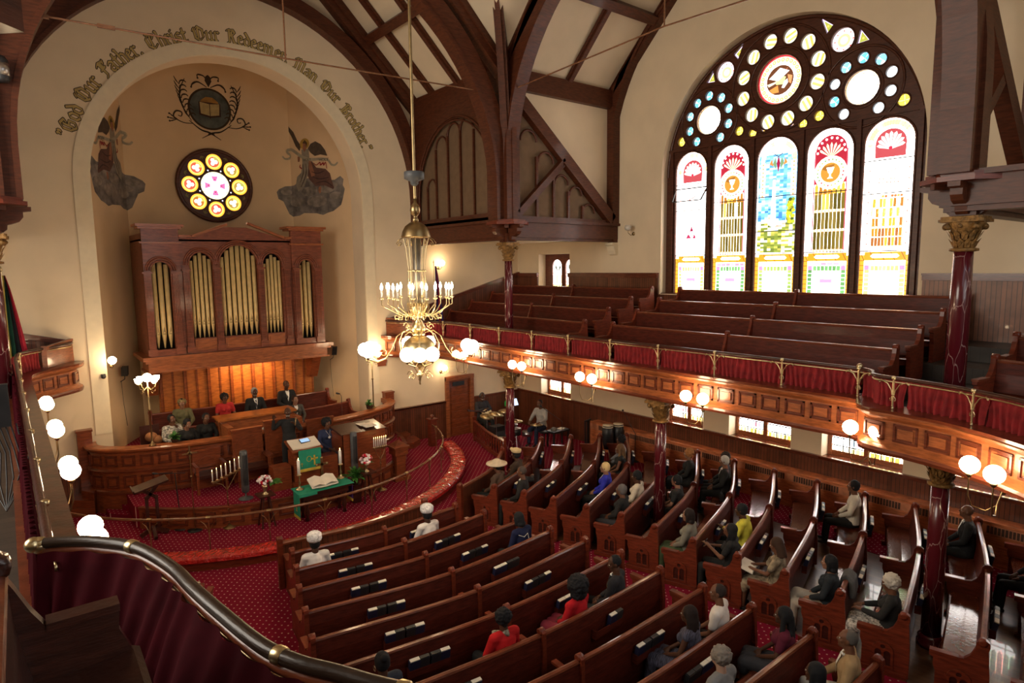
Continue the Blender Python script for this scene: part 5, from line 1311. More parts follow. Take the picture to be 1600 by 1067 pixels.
def fan(x, y, z, label, h=1.2):
    t = thing('tower_fan', label, 'fan', (x, y, z))
    MB().lathe([(.17, 0), (.165, .02), (.05, .045), (.02, .06), (.02, .18)], (x, y, z), 20).build('base', M_GREY, t)
    MB().lathe([(.075, .17), (.09, .2), (.09, h-.04), (.075, h)], (x, y, z), 20).build('housing', M_GREY, t)
    g_ = MB()
    for k in range(-3, 4): a = -pi/2+k*.2; g_.box(x+.092*cos(a)-.004, x+.092*cos(a)+.004, y+.092*sin(a)-.004, y+.092*sin(a)+.004, z+.35, z+h-.1)
    g_.build('grille', M_BLACK, t)
fan(4.22, 15.75, Z2, 'dark grey tower fan on a round foot right of the slanting candles')
fan(7.0, 15.62, Z2, 'light grey tower fan in front of the tall dark desk', 1.2)
def flowers(x, y, zt, zf, label, foliage):
    t = thing('plant_stand', 'small dark table under the bouquet '+('left of the altar table' if foliage else 'in front of the light grey fan'), 'table', (x, y, zf))
    MB().box(x-.19, x+.19, y-.19, y+.19, zt-.03, zt).build('table_top', M_DARK, t)
    for dx in (-.1, .1):
        for dy in (-.1, .1): MB().beam((x+dx*.6, y+dy*.6, zt-.03), (x+dx*1.5, y+dy*1.5, zf), .035, .035, (1,0,0)).build('leg', M_DARK, t)
    b = thing('flower_bouquet', label, 'bouquet', (x, y, zt))
    MB().lathe([(.08, 0), (.06, .015), (.025, .05), (.04, .10), (.06, .16), (.065, .22)], (x, y, zt), 16).build('vase', M_BRASS, b)
    for nm, m, n, rr in (('white_flower', flat((.85, .78, .76), tag='petal'), 26, .034), ('red_flower', flat((.5, .01, .03), tag='petal'), 14, .036), ('pink_flower', flat((.8, .45, .5), tag='petal'), 10, .03)):
        q = MB()
        for _ in range(n):
            a, e = random.uniform(0, 2*pi), random.uniform(-.3, 1.5); r = .15
            q.ball((x+r*cos(a)*cos(e), y+r*sin(a)*cos(e), zt+.30+r*.85*sin(e)), rr*random.uniform(.8, 1.2), 7)
        q.build(nm, m, b)
    q = MB()
    leafs(q, (x+foliage*.22, y, zt+.22), 14 if foliage else 7, .26 if foliage else .2, .06)
    q.build('foliage', M_LEAF, b)
def leafs(q, c, n, L, w, upb=.5):
    c = Vector(c)
    for k in range(n):
        a = 2*pi*k/n+random.uniform(-.3, .3); e = random.uniform(.1, 1.2)*upb+.1
        d = Vector((cos(a)*cos(e), sin(a)*cos(e), sin(e))); sd = Vector((-sin(a), cos(a), 0)); l = L*random.uniform(.7, 1.15); dn = Vector((0,0,-.35*l))
        q.add([c, c+d*l*.35+sd*w, c+d*l*.75+sd*w*.7+dn*.4, c+d*l+dn, c+d*l*.75-sd*w*.7+dn*.4, c+d*l*.35-sd*w, c+d*l*.5+Z*.01+dn*.1], [(0,1,6),(1,2,6),(2,3,6),(3,4,6),(4,5,6),(5,0,6)], True)
        q.tube([c-Z*.05, c+d*l*.4], .004, 4)
flowers(4.45, 14.98, .93, Z1, 'bouquet of white, pink and red flowers with big leaves left of the altar table', 1)
flowers(7.0, 14.9, .95, Z1, 'round bouquet of white, pink and red flowers in front of the light grey fan', 0)
# potted plants
def plant(x, y, z, label, n, L, w, upb, pot=(.1, .16)):
    t = thing('potted_plant', label, 'plant', (x, y, z))
    MB().lathe([(pot[0]*.75, 0), (pot[0], pot[1]), (pot[0]*1.05, pot[1]), (pot[0]*.9, pot[1]-.01)], (x, y, z), 16).build('pot', flat((.10, .05, .03), tag='pot'), t)
    q = MB(); leafs(q, (x, y, z+pot[1]), n, L, w, upb); leafs(q, (x, y, z+pot[1]+.1), n//2, L*.7, w, 1.1); q.build('foliage', M_LEAF, t)
ts = thing('plant_stand', 'low dark stand under the big leafy plant beside the altar table', 'stand', (6.75, 15.05, Z1)); MB().box(6.65, 6.85, 14.95, 15.15, Z1, .62).build('stand', M_DARK, ts)
plant(6.75, 15.05, .62, 'big leafy peace lily between the altar table and the desk', 26, .48, .05, 1.0)
plant(3.12, 17.75, 1.84, 'bright green potted plant on the choir front beside the left torchere', 26, .22, .045, .9, (.09, .08))
plant(8.62, 17.98, 1.84, 'bright green potted plant on the choir front beside the right torchere', 24, .2, .04, .9, (.1, .12))
# book lectern, left
t = thing('lectern', 'dark wooden book lectern with slanted top at the left of the chancel', 'lectern', (2.25, 16.08, Z1))
MB().obox((2.25, 16.05, 1.38), (.95, 0, .22), Y, (-.22, 0, .95), .36, .24, .018).obox((1.9, 16.05, 1.32), (.95, 0, .22), Y, (-.22, 0, .95), .015, .24, .035).build('book_rest', M_DARK, t)
q = MB().box(2.13, 2.19, 16.02, 16.10, .3, 1.1).box(2.33, 2.39, 16.02, 16.10, .3, 1.1); q.beam((2.16, 16.06, 1.05), (2.42, 16.06, 1.38), .07, .07); q.beam((2.36, 16.06, 1.05), (2.08, 16.06, 1.3), .07, .07); q.build('column', M_DARK, t)
for dx, dy in ((.3, 0), (-.25, .05), (.05, .28), (0, -.28)): MB().beam((2.25, 16.06, .36), (2.25+dx, 16.06+dy, Z1+.04), .07, .09, (0,0,1)).build('foot', M_DARK, t)
# mic stand
t = thing('microphone_stand', 'black microphone stand with boom beside the lectern', 'microphone stand', (2.84, 16.11, Z1))
MB().lathe([(.15, 0), (.15, .02), (.02, .03)], (2.84, 16.11, Z1), 20).build('base', M_BLACK, t)
MB().tube([(2.84, 16.11, Z1), (2.78, 16.11, 1.5)], .012, 8).tube([(3.0, 16.1, 1.47), (2.42, 16.1, 1.58)], .009, 6).build('pole', M_BLACK, t)
MB().caps((2.42, 16.1, 1.58), .02, (2.34, 16.1, 1.60), .028).build('microphone', M_BLACK, t)
# processional cross
t = thing('processional_cross', 'slender brass processional cross on a dark round base', 'cross', (3.06, 15.8, Z1))
MB().lathe([(.16, 0), (.16, .02), (.02, .04)], (3.06, 15.8, Z1), 20).build('base', M_BLACK, t)
q = MB().tube([(3.06, 15.8, Z1), (3.06, 15.8, 1.98)], .011, 8); q.ball((3.06, 15.8, 1.45), .028, 8); q.lathe([(.02, -.01), (.055, 0), (.02, .01)], (3.06, 15.8, 2.0), 14, (0,1,0))
q.beam((2.9, 15.8, 2.0), (3.22, 15.8, 2.0), .02, .03); q.beam((3.06, 15.8, 1.85), (3.06, 15.8, 2.18), .02, .03, (1,0,0)); q.build('cross', M_BRASSD, t)
# communion table
t = thing('altar_table', 'dark carved communion table in front of the pulpit', 'table', (5.75, 14.75, Z1))
MB().box(5.1, 6.42, 14.5, 15.05, .82, .88).build('table_top', M_DARK, t); MB().box(5.2, 6.34, 14.56, 15.0, .68, .82).build('apron', M_DARK, t)
for x in (5.3, 6.24):
    for y in (14.62, 14.94): MB().lathe([(.05, 0), (.035, .1), (.06, .2), (.03, .35), (.05, .5), (.045, .56)], (x, y, Z1), 12).build('leg', M_DARK, t)
g_ = thing('altar_cloth', 'green cloth with gold fringe covering the communion table', 'cloth', (5.75, 14.75, .88))
q = MB().box(5.07, 6.45, 14.46, 15.06, .881, .89); q.box(5.06, 5.07, 14.46, 14.85, .32, .89); q.box(5.07, 5.5, 14.45, 14.46, .82, .89); q.build('cloth', M_GREEN, g_)
MB().box(5.055, 5.073, 14.46, 14.85, .27, .34).build('fringe', M_YEL, g_)
e_ = MB(); e_.obox((5.053, 14.65, .5), Y, Z, X, .008, .05, .002); e_.obox((5.053, 14.65, .52), Y, Z, X, .03, .008, .002); e_.obox((5.053, 14.65, .46), Y, Z, X, .045, .007, .002); e_.build('embroidered_cross', M_YEL, g_)
b = thing('open_bible', 'huge open white bible on a stand on the green altar table', 'book', (5.75, 14.72, .9))
q = MB()
for s in (-1, 1):
    P_ = [Vector((5.75, 14.55, .96)), Vector((5.75+s*.33, 14.55, .97)), Vector((5.75+s*.33, 14.88, 1.10)), Vector((5.75, 14.88, 1.09))]
    M_ = [Vector((5.75+s*.14, 14.55, 1.02)), Vector((5.75+s*.14, 14.88, 1.15))]
    q.add([P_[0], M_[0], P_[1], P_[2], M_[1], P_[3]], [(0,1,4,5), (1,2,3,4)], True)
    q.add([p-Z*.035 for p in (P_[0], P_[1], P_[2], P_[3])]+[P_[0], P_[1], P_[2], P_[3]], [(0,1,5,4), (1,2,6,5), (2,3,7,6), (0,3,2,1)])
q.build('pages', M_PAGE, b); MB().box(5.6, 5.9, 14.6, 14.8, .89, .94).build('book_stand', M_BRASSD, b)
for x, y, lab in ((5.22, 14.85, 'tall white pillar candle on brass candlestick, left on the altar table'), (6.34, 15.0, 'tall white pillar candle on brass candlestick, right on the altar table')):
    t = thing('candlestick', lab, 'candlestick', (x, y, .89))
    MB().lathe([(.10, 0), (.09, .02), (.03, .05), (.02, .12), (.035, .16), (.018, .22), (.02, .32), (.06, .36), (.05, .375)], (x, y, .89), 14).build('stick', M_BRASS, t)
    c = MB().lathe([(.035, .37), (.035, .72), (.02, .725)], (x, y, .89), 14).build('candle', M_WHITE, t); MB().lathe([(.001, .72), (.01, .745), (.001, .79)], (x, y, .89), 6).build('flame', emit('candle_flame', (1,.6,.15), 14), c)
t = thing('altar_cross', 'brass cross standing on the altar table before the pulpit cloth', 'cross', (5.85, 14.98, .89))
q = MB().lathe([(.08, 0), (.02, .05), (.015, .15)], (5.85, 14.98, .89), 10); q.obox((5.85, 14.98, 1.30), X, Y, Z, .03, .012, .22); q.obox((5.85, 14.98, 1.36), X, Y, Z, .13, .012, .03)
for dx, dz in ((.13, .06), (-.13, .06), (0, .22)): q.ball((5.85+dx, 14.98, 1.30+dz), .035, 8)
q.build('cross', M_BRASSD, t)
# pulpit with green parament
t = thing('pulpit', 'dark wooden pulpit with slanted reading desk', 'pulpit', (5.75, 15.9, Z2))
MB().box(5.42, 6.08, 15.7, 16.15, Z2, 1.55).box(5.36, 6.14, 15.66, 16.2, Z2, .78).build('body', M_CHOP, t)
MB().obox((5.75, 15.9, 1.68), X, (0, .93, .3), (0, -.3, .93), .40, .30, .02).box(5.45, 6.05, 15.72, 16.1, 1.5, 1.62).build('reading_desk', M_CHO, t)
for s, z in ((-1, 1.0), (1, 1.05)): MB().box(5.75+s*.62-.22, 5.75+s*.62+.22, 15.75, 16.1, Z2, z+.25).build('side_cabinet', M_CHOP, t)
g_ = thing('pulpit_cloth', 'green pulpit cloth with gold cross and fringe hanging from the reading desk', 'cloth', (5.78, 15.6, 1.4))
MB().box(5.5, 6.08, 15.59, 15.605, 1.10, 1.62).obox((5.79, 15.78, 1.655), X, (0, .93, .3), (0, -.3, .93), .29, .2, .006).build('cloth', M_GREEN, g_)
MB().box(5.5, 6.08, 15.58, 15.60, 1.06, 1.13).build('fringe', M_YEL, g_)
q = MB(); q.obox((5.9, 15.583, 1.32), X, Y, Z, .02, .003, .13).obox((5.9, 15.583, 1.36), X, Y, Z, .09, .003, .02); q.tube([(5.76+.06*cos(a), 15.583, 1.37+.07*sin(a)) for a in [2*pi*i/16 for i in range(17)]], .007, 5, False); q.obox((5.57, 15.585, 1.25), X, Y, Z, .006, .003, .05).obox((5.57, 15.585, 1.27), X, Y, Z, .03, .003, .006); q.build('embroidery', M_YEL, g_)
b = thing('open_bible', 'open bible lying on the pulpit reading desk', 'book', (5.75, 15.9, 1.72))
MB().obox((5.57, 15.88, 1.72), (1, 0, -.06), (0, .93, .3), (0, -.3, .93), .18, .22, .018).obox((5.93, 15.88, 1.72), (1, 0, .06), (0, .93, .3), (0, -.3, .93), .18, .22, .018).build('pages', M_PAGE, b)
b = thing('tablet_computer', 'blue lit tablet lying on the open pulpit bible', 'tablet', (5.8, 15.95, 1.76)); MB().obox((5.8, 15.95, 1.765), (1, .1, 0), (0, .93, .3), (0, -.3, .93), .13, .09, .008).build('body', M_BLACK, b); MB().obox((5.8, 15.947, 1.777), (1, .1, 0), (0, .93, .3), (0, -.3, .93), .115, .075, .002).build('screen', emit('blue_screen', (.3, .5, .8), .7), b)
# tall dark desk
t = thing('reading_desk', 'tall dark wooden desk with papers on its slanted top', 'desk', (7.4, 16.2, Z2))
MB().box(6.75, 6.82, 15.72, 16.5, Z2, 1.75).box(7.9, 7.97, 15.72, 16.5, Z2, 1.75).box(6.75, 7.97, 15.70, 15.78, Z2, 1.78).build('cabinet', M_CHOP, t)
MB().obox((7.36, 16.1, 1.82), X, (0, .97, .12), (0, -.12, .97), .66, .4, .02).build('desk_top', M_DARK, t)
b = thing('paper_stack', 'stack of white papers and folders on the tall dark desk', 'papers', (7.6, 16.05, 1.86)); MB().obox((7.62, 16.0, 1.865), (1,.1,0), Y, Z, .17, .2, .012).obox((7.5, 16.1, 1.885), (1,-.3,0), Y, Z, .12, .16, .008).build('papers', M_PAGE, b)
# chairs behind the pulpit
def throne(x, y, z, h, label, w=.38):
    t = thing('clergy_chair', label, 'chair', (x, y, z))
    MB().box(x-w, x+w, y+.22, y+.30, z, z+h).curve([[(x-w+.06, z+.55), (x+w-.06, z+.55)]+[(x+(w-.06)*cos(pi*i/12), z+h-.5+.38*sin(pi*i/12)) for i in range(13)], [(x-w+.12, z+.6), (x+w-.12, z+.6)]+[(x+(w-.12)*cos(pi*i/12), z+h-.5+.32*sin(pi*i/12)) for i in range(13)]], .02, (0, y+.22, 0), X, Z, -Y).box(x-w-.02, x+w+.02, y+.2, y+.32, z+h, z+h+.05).build('backrest', M_CHOP, t)
    MB().box(x-w, x+w, y-.25, y+.24, z+.38, z+.46).build('seat', M_DARK, t)
    for s in (-1, 1):
        MB().box(x+s*w-.04, x+s*w+.04, y-.28, y+.24, z+.66, z+.71).build('armrest', M_PEWL, t)
        for yy in (y-.24, y+.2): MB().box(x+s*w-.03, x+s*w+.03, yy-.03, yy+.03, z, z+.67).build('leg', M_CHOP, t)
throne(3.72, 17.0, Z2, .95, 'carved wooden clergy chair behind the slanting candles', .33)
throne(4.72, 16.9, Z2, 1.35, 'tall clergy chair with arched back left of the preacher', .38)
throne(5.6, 16.95, Z2, 1.45, 'tallest clergy chair with arched back behind the preacher', .42)
throne(6.62, 16.7, Z2, 1.35, 'clergy chair with arched back on which the woman in blue sits', .38)
# organ console behind
t = thing('organ_console', 'large orange brown organ console between the clergy chairs and the choir', 'organ console', (5.5, 17.9, .9))
MB().box(4.35, 6.35, 18.25, 18.75, .9, 2.08).box(4.35, 4.5, 17.55, 18.3, .9, 2.02).box(6.2, 6.35, 17.55, 18.3, .9, 2.02).build('case', M_FASC, t)
MB().box(4.28, 6.42, 18.15, 18.85, 2.08, 2.13).build('top', M_LAN, t)
q = MB()
for k in range(3): q.box(4.7, 6.0, 17.75+.16*k, 17.9+.16*k, 1.55+.08*k, 1.58+.08*k)
q.build('keyboard', M_WHITE, t); MB().box(4.5, 6.2, 17.7, 18.25, .9, 1.53).build('key_desk', M_CHOP, t)
for k, xx in enumerate((4.62, 4.85, 5.1)): MB().box(xx, xx+.2, 17.62, 17.75, 1.84, 1.86).build('paper', M_PAGE, t)
# font
t = thing('baptismal_font', 'carved wooden baptismal font with pyramid lid at the right inside the rail', 'font', (8.5, 15.9, Z1))
x, y = 8.5, 15.95; sq = lambda h_, z: [(-h_, -h_), (h_, -h_), (h_, h_), (-h_, h_)]
MB().box(x-.25, x+.25, y-.25, y+.25, Z1, .25).box(x-.2, x+.2, y-.2, y+.2, .25, .32).box(x-.14, x+.14, y-.14, y+.14, .32, .88).build('pedestal', M_CHO, t)
q = MB(); q.box(x-.2, x+.2, y-.2, y+.2, .88, 1.08); q.box(x-.24, x+.24, y-.24, y+.24, 1.08, 1.13); q.build('bowl', M_CHO, t)
q = MB(); q.add([(x-.22, y-.22, 1.13), (x+.22, y-.22, 1.13), (x+.22, y+.22, 1.13), (x-.22, y+.22, 1.13), (x, y, 1.30)], [(0,1,4), (1,2,4), (2,3,4), (3,0,4), (3,2,1,0)]); q.tube([(x, y, 1.28), (x, y, 1.42)], .012, 6); q.beam((x-.05, y, 1.38), (x+.05, y, 1.38), .012, .015); q.build('lid', M_CHOP, t)
# purple banner
t = thing('purple_banner', 'small purple cloth with gold fringe hanging beside the altar table', 'cloth', (6.5, 14.95, .6))
MB().box(6.46, 6.475, 14.62, 14.95, .42, .88).build('cloth', flat((.06, .02, .16), tag='cloth'), t); MB().box(6.455, 6.48, 14.62, 14.95, .36, .43).build('fringe', M_YEL, t)
# torcheres
def torchere(x, y, z, h, label):
    t = thing('torchere', label, 'lamp', (x, y, z))
    q = MB().lathe([(.09, 0), (.07, .03), (.03, .07), (.02, .12), (.018, h*.55), (.04, h*.56), (.02, h*.58), (.016, h)], (x, y, z), 12)
    for k in range(4):
        a = pi/2*k+.5; u = Vector((cos(a), sin(a), 0)); c = Vector((x, y, z+h))
        q.tube([c-Z*.1, c+u*.1-Z*.18, c+u*.2-Z*.14, c+u*.24-Z*.03], .009, 6); q.lathe([(.02, 0), (.045, .02)], c+u*.24-Z*.03, 8)
        q.tube([c+u*.1-Z*.18, c+u*.13-Z*.25, c+u*.19-Z*.25, c+u*.2-Z*.2], .006, 5)
    q.build('stand', M_BRASSD, t)
    for k in range(4):
        a = pi/2*k+.5; u = Vector((cos(a), sin(a), 0)); c = Vector((x, y, z+h))+u*.24
        MB().lathe([(.03, 0), (.07, .04), (.085, .1), (.09, .13)], c, 14).build('shade', M_GLOBE, t)
    MB().ball((x, y, z+h+.12), .11, 16).build('globe', M_GLOBE, t)
torchere(2.62, 17.78, 1.84, 1.60, 'brass torchere with five lit globes on the left of the choir front')
torchere(8.78, 18.0, 1.84, 1.62, 'brass torchere with lit globes on the right of the choir front')
# wall speakers
def wspk(x, y, z, label):
    t = thing('wall_speaker', label, 'speaker', (x, y, z)); MB().obox((x, y-.2, z), (1, -.5, 0), (.4, .8, .3), (0, -.3, 1), .08, .06, .13).build('speaker', M_BLACK, t)
    MB().tube([(x, y-.15, z-.1), (x, y-.05, z-.25), (x-.1, y, z-.32)], .012, 6).tube([(x-.08, y+.01, z-.3), (x-.07, y+.01, z-.9), (x-.02, y+.01, z-1.6)], .006, 5).build('cable', M_BLACK, t)
wspk(2.5, 20.75, 3.4, 'black wall speaker with hanging cable in the niche, left of the organ')
wspk(8.66, 20.75, 3.4, 'black wall speaker with hanging cable in the niche, right of the organ')
# ================================================================ LAMPS
def gal_lamp(p, d, nr, label, two=True):
    """bracket under the fascia, U shaped pipes carrying two globes"""
    t = thing('wall_lamp', label, 'lamp', (p.x, p.y, 3.3), 'globe lamps on the gallery front')
    q = MB(); o = p+nr*.12+Z*3.22
    q.lathe([(.04, 0), (.04, .02)], o-nr*.02, 10, nr)
    for sg in (1, -1):
        c = p+nr*.42+d*sg*.20+Z*3.42
        q.tube([o, o-Z*.18+nr*.06, o-Z*.28+nr*.14+d*sg*.08, o-Z*.24+nr*.26+d*sg*.17, c-Z*.3, c-Z*.06], .009, 6)
        q.lathe([(.015, -.06), (.045, -.02), (.04, .0)], c, 10)
    q.build('pipe_arm', M_BRASSD, t)
    for sg in (1, -1): MB().ball(p+nr*.42+d*sg*.20+Z*3.53, .118, 20).build('globe', M_GLOBE, t)
Vx = lambda x, y: Vector((x, y, 0))
names = ['farthest', 'second farthest', 'third', 'fourth', 'fifth']
for k, y in enumerate((15.95, 13.2, 10.6, 7.55)):
    gal_lamp(Vx(11.1, y), Vector((0, -1, 0)), Vector((-1, 0, 0)), '%s pair of glowing globes on the right gallery front' % names[k])
def on2(P, y):
    i = min(range(len(P)-1), key=lambda i: abs(P[i][1]-y)); d = (Vector(P[i+1])-Vector(P[i])).normalized(); return Vector(P[i]), d
p, d = on2(GP2, 4.4); gal_lamp(Vx(11.0, 4.28), Vector((-.0, -1, 0)), Vector((-1, .0, 0)), 'pair of glowing globes at the corner where the right gallery starts to curve')
p, d = on2(GP2, 2.15); gal_lamp(p, d, Vector((d.y, -d.x, 0)), 'nearest pair of glowing globes, at the right edge of the picture')
for k, y in enumerate((15.9, 13.2, 10.4, 7.6)):
    gal_lamp(Vx(.1, y), Vector((0, -1, 0)), Vector((1, 0, 0)), '%s pair of glowing globes on the left gallery front' % names[k])
def sconce(p, nr, label, lit=True):
    t = thing('wall_sconce', label, 'lamp', tuple(p)); p = Vector(p); nr = Vector(nr); d = Z.cross(nr)
    q = MB().lathe([(.06, 0), (.05, .02)], p, 10, nr); q.tube([p, p+nr*.12-Z*.05, p+nr*.25+Z*.02, p+nr*.26+Z*.08], .009, 6); q.build('arm', M_BRASSD, t)
    if lit: MB().ball(p+nr*.26+Z*.17, .1, 16).build('globe', M_GLOBE, t)
    else: MB().lathe([(.03, .08), (.09, .12), (.11, .2), (.08, .26)], p+nr*.26, 16).build('glass_shade', mat('unlit_frosted_glass', (.62, .58, .5), .3), t)
sconce((2.05, YF, 3.75), (0, -1, 0), 'lit wall sconce on the front wall left of the organ niche')
sconce((9.5, YF, 3.4), (0, -1, 0), 'lit wall sconce on the front wall right of the organ niche, behind the torchere')
sconce((12.05, YF, 6.15), (0, -1, 0), 'lit wall sconce on the upper front wall beside the far gallery column')
sconce((12.05, YF, 2.45), (0, -1, 0), 'lit wall sconce left of the brown door under the gallery')
sconce((XR, 13.45, 7.15), (-1, 0, 0), 'unlit frosted wall lamp left of the big stained glass window', False)
# point light builder, not called; no small lamps hang under the galleries
def plight(nm, loc, e, col=(1, .72, .42), r=.12):
    l = bpy.data.lights.new(nm, 'POINT'); l.energy = e; l.color = col; l.shadow_soft_size = r
    o = bpy.data.objects.new(nm, l); o.location = loc; COL.objects.link(o)
# unseen warm fill light and its tube, added to brighten the amber panelling
l = thing('fill_light_tube', 'slim tube added under the organ shelf for the unseen fill light', 'lamp', (5.9, 20.35, 3.3))
MB().tube([(5.2, 20.25, 3.31), (6.8, 20.25, 3.31)], .02, 8).build('housing', M_CHO, l)
area('fill_under_organ_shelf', (5.9, 20.3, 3.28), (radians(35), 0, 0), 1.5, .08, 28, (1, .62, .28))
# ------------------------------------------------------------ CHANDELIER
cx, cy = 5.62, 9.66
ch = thing('chandelier', 'huge brass chandelier with candle bulbs above and opal globes below', 'chandelier', (cx, cy, 4.2))
MB().tube([(cx, cy, 7.1), (cx, cy, 17.2)], .026, 10).build('suspension_pipe', M_BRASSD, ch)
q = MB().lathe([(.03, 7.56), (.07, 7.6), (.07, 7.64), (.17, 7.68), (.17, 7.79), (.16, 7.80), (.02, 7.82)], (cx, cy, 0), 24); q.build('collar_disc', M_GREY, ch)
q = MB().lathe([(.03, 6.95), (.06, 6.98), (.04, 7.03), (.03, 7.05), (.075, 7.10), (.09, 7.16), (.075, 7.23), (.03, 7.28), (.03, 7.35)], (cx, cy, 0), 18)
q.lathe([(.255, 6.70), (.25, 6.72), (.23, 6.80), (.18, 6.89), (.10, 6.95), (.03, 6.97)], (cx, cy, 0), 24)
for k in range(8):
    a = 2*pi*k/8; u = Vector((cos(a), sin(a), 0)); c = Vector((cx, cy, 6.66))+u*.25
    q.tube([c+Z*.03, c+u*.06, c+u*.10-Z*.06, c+u*.06-Z*.10, c+u*.02-Z*.07, c+u*.05-Z*.04], .008, 5)
q.build('crown_dome', M_BRASSD, ch)
q = MB().lathe([(.075, 5.3), (.05, 5.9), (.085, 6.68)], (cx, cy, 0), 14)
q.build('stem', mat('tarnished_silver_tube', (.35, .31, .25), .35, .8), ch)
q = MB()
for k in range(8):
    a = 2*pi*k/8+.2; u = Vector((cos(a), sin(a), 0)); c = Vector((cx, cy, 0))
    q.tube([c+u*.21+Z*6.68, c+u*.17+Z*6.5, c+u*.135+Z*6.15, c+u*.15+Z*5.8, c+u*.19+Z*5.5, c+u*.12+Z*5.3], .009, 5)
q.lathe([(.13, 6.12), (.155, 6.135), (.13, 6.15)], (cx, cy, 0), 18)
for k in range(16): a = 2*pi*k/16; q.ball((cx+.15*cos(a), cy+.15*sin(a), 6.135), .016, 6)
q.build('cage_rods', M_BRASS, ch)
q = MB().lathe([(.02, 5.05), (.10, 5.08), (.14, 5.14), (.09, 5.22), (.05, 5.3), (.10, 5.36), (.16, 5.5), (.13, 5.56), (.03, 5.6)], (cx, cy, 0), 18)
for k in range(24): a = 2*pi*k/24; q.tube([(cx+.11*cos(a), cy+.11*sin(a), 5.37), (cx+.17*cos(a), cy+.17*sin(a), 5.58)], .012, 5)
q.lathe([(.02, 4.98), (.10, 5.0), (.12, 5.05), (.02, 5.08)], (cx, cy, 0), 16)
q.build('hub', M_BRASS, ch)
def cs_(c, u, pts): return [c+u*a+Z*b for a, b in pts]
for k in range(16):
    a = 2*pi*k/16+.1; u = Vector((cos(a), sin(a), 0)); c = Vector((cx, cy, 0)); R = .62 if k % 2 else .50
    q = MB(); q.tube(cs_(c, u, [(.1, 5.42), (.2, 5.36), (.32, 5.38), (R-.1, 5.5 if k % 2 else 5.42), (R, 5.55), (R, 5.66)]), .010, 6)
    q.tube(cs_(c, u, [(.3, 5.38), (.34, 5.31), (.4, 5.31), (.41, 5.36), (.37, 5.37)]), .007, 5)
    q.lathe([(.012, 0), (.04, .02), (.04, .03), (.018, .035)], c+u*R+Z*5.65, 10)
    q.build('candle_arm', M_BRASS, ch)
    MB().lathe([(.016, 0), (.016, .13)], c+u*R+Z*5.68, 10).build('candle_tube', M_WHITE, ch)
    MB().lathe([(.008, .13), (.024, .16), (.024, .185), (.004, .25)], c+u*R+Z*5.68, 10).build('candle_bulb', M_BULB, ch)
q = MB().lathe([(.30, 4.74), (.29, 4.80), (.25, 4.90), (.16, 4.98), (.05, 5.0)], (cx, cy, 0), 28); q.lathe([(.29, 4.745), (.22, 4.68), (.08, 4.62)], (cx, cy, 0), 28); q.build('bowl', M_BRASS, ch)
q = MB().lathe([(.01, 4.14), (.022, 4.17), (.015, 4.2), (.03, 4.23), (.02, 4.26), (.09, 4.33), (.02, 4.36), (.03, 4.45), (.10, 4.5), (.125, 4.56), (.10, 4.6), (.05, 4.63), (.05, 4.7)], (cx, cy, 0), 18)
for k in range(4):
    a = pi/2*k+.35; u = Vector((cos(a), sin(a), 0)); c = Vector((cx, cy, 0))
    q.tube(cs_(c, u, [(.04, 4.33), (.09, 4.4), (.16, 4.5), (.3, 4.6), (.42, 4.72), (.44, 4.9), (.36, 5.05), (.2, 5.12), (.1, 5.1)]), .009, 6)
    for (r0, z0, s) in ((.2, 4.30, .085), (.25, 4.62, .07), (.27, 5.17, .07)):
        q.tube(cs_(c, u, [(r0+s*(1-.1*i)*cos(i*.75), z0+s*(1-.1*i)*sin(i*.75)) for i in range(9)]), .008, 5)
q.build('scroll_cage', M_BRASS, ch)
for k in range(4):
    a = pi/2*k-.52; u = Vector((cos(a), sin(a), 0)); w = Vector((-sin(a), cos(a), 0)); c = Vector((cx, cy, 0)); q = MB()
    for s in (-1, 0, 1):
        e = u*(.86+.07*(s == 0))+w*s*.20
        pts = [c+u*.08+Z*5.05, c+u*.25+Z*5.10, c+u*.38+Z*5.0, c+u*.46+Z*4.80, c+u*.58+Z*4.62+w*s*.03, c+u*.72+Z*4.57+w*s*.07, c+e-Z*(-4.64)]
        q.tube([Vector(p_) for p_ in pts], .011, 6); q.lathe([(.012, 0), (.04, .03), (.045, .05)], c+e+Z*4.64, 10)
    q.tube(cs_(c, u, [(.62+.07*(1-.1*i)*cos(i*.75+2), 4.72+.07*(1-.1*i)*sin(i*.75+2)) for i in range(9)]), .008, 5)
    q.build('globe_arm', M_BRASS, ch)
    for s in (-1, 0, 1): MB().ball(c+u*(.86+.07*(s == 0))+w*s*.20+Z*4.79, .118, 20).build('globe', M_GLOBE, ch)
# tie rods of the roof
def rod(pts, label, tbk=None):
    t = thing('tie_rod', label, 'tie rod', tuple(pts[0])); MB().tube(pts, .018, 8).build('rod', M_RAIL, t)
    if tbk: q = MB(); [q.obox(p_, d_, Z, Vector(d_).cross(Z), .14, .035, .02) for p_, d_ in tbk]; q.build('turnbuckle', M_RAIL, t)
rod([(.0, 14.25, 10.62), (5.2, 14.25, 10.7), (11.2, 14.25, 10.85)], 'thin iron tie rod across the nave in front of the lettering', [((1.9, 14.25, 10.65), X), ((.9, 14.25, 10.63), X)])
rod([(11.2, 14.2, 10.9), (11.2, 8.85, 11.1), (11.2, 3.5, 10.9)], 'thin iron tie rod crossing in front of the right transept')
rod([(5.2, 14.25, 10.66), (5.2, 14.25, 16.5)], 'thin vertical hanger holding the tie rod at its middle'); MB().lathe([(.02, -.06), (.07, -.03), (.08, 0), (.03, .12)], (0, 0, 0), 10)
rod([(11.2, 8.85, 11.1), (11.2, 8.85, 15.5)], 'thin vertical hanger of the right transept tie rod')
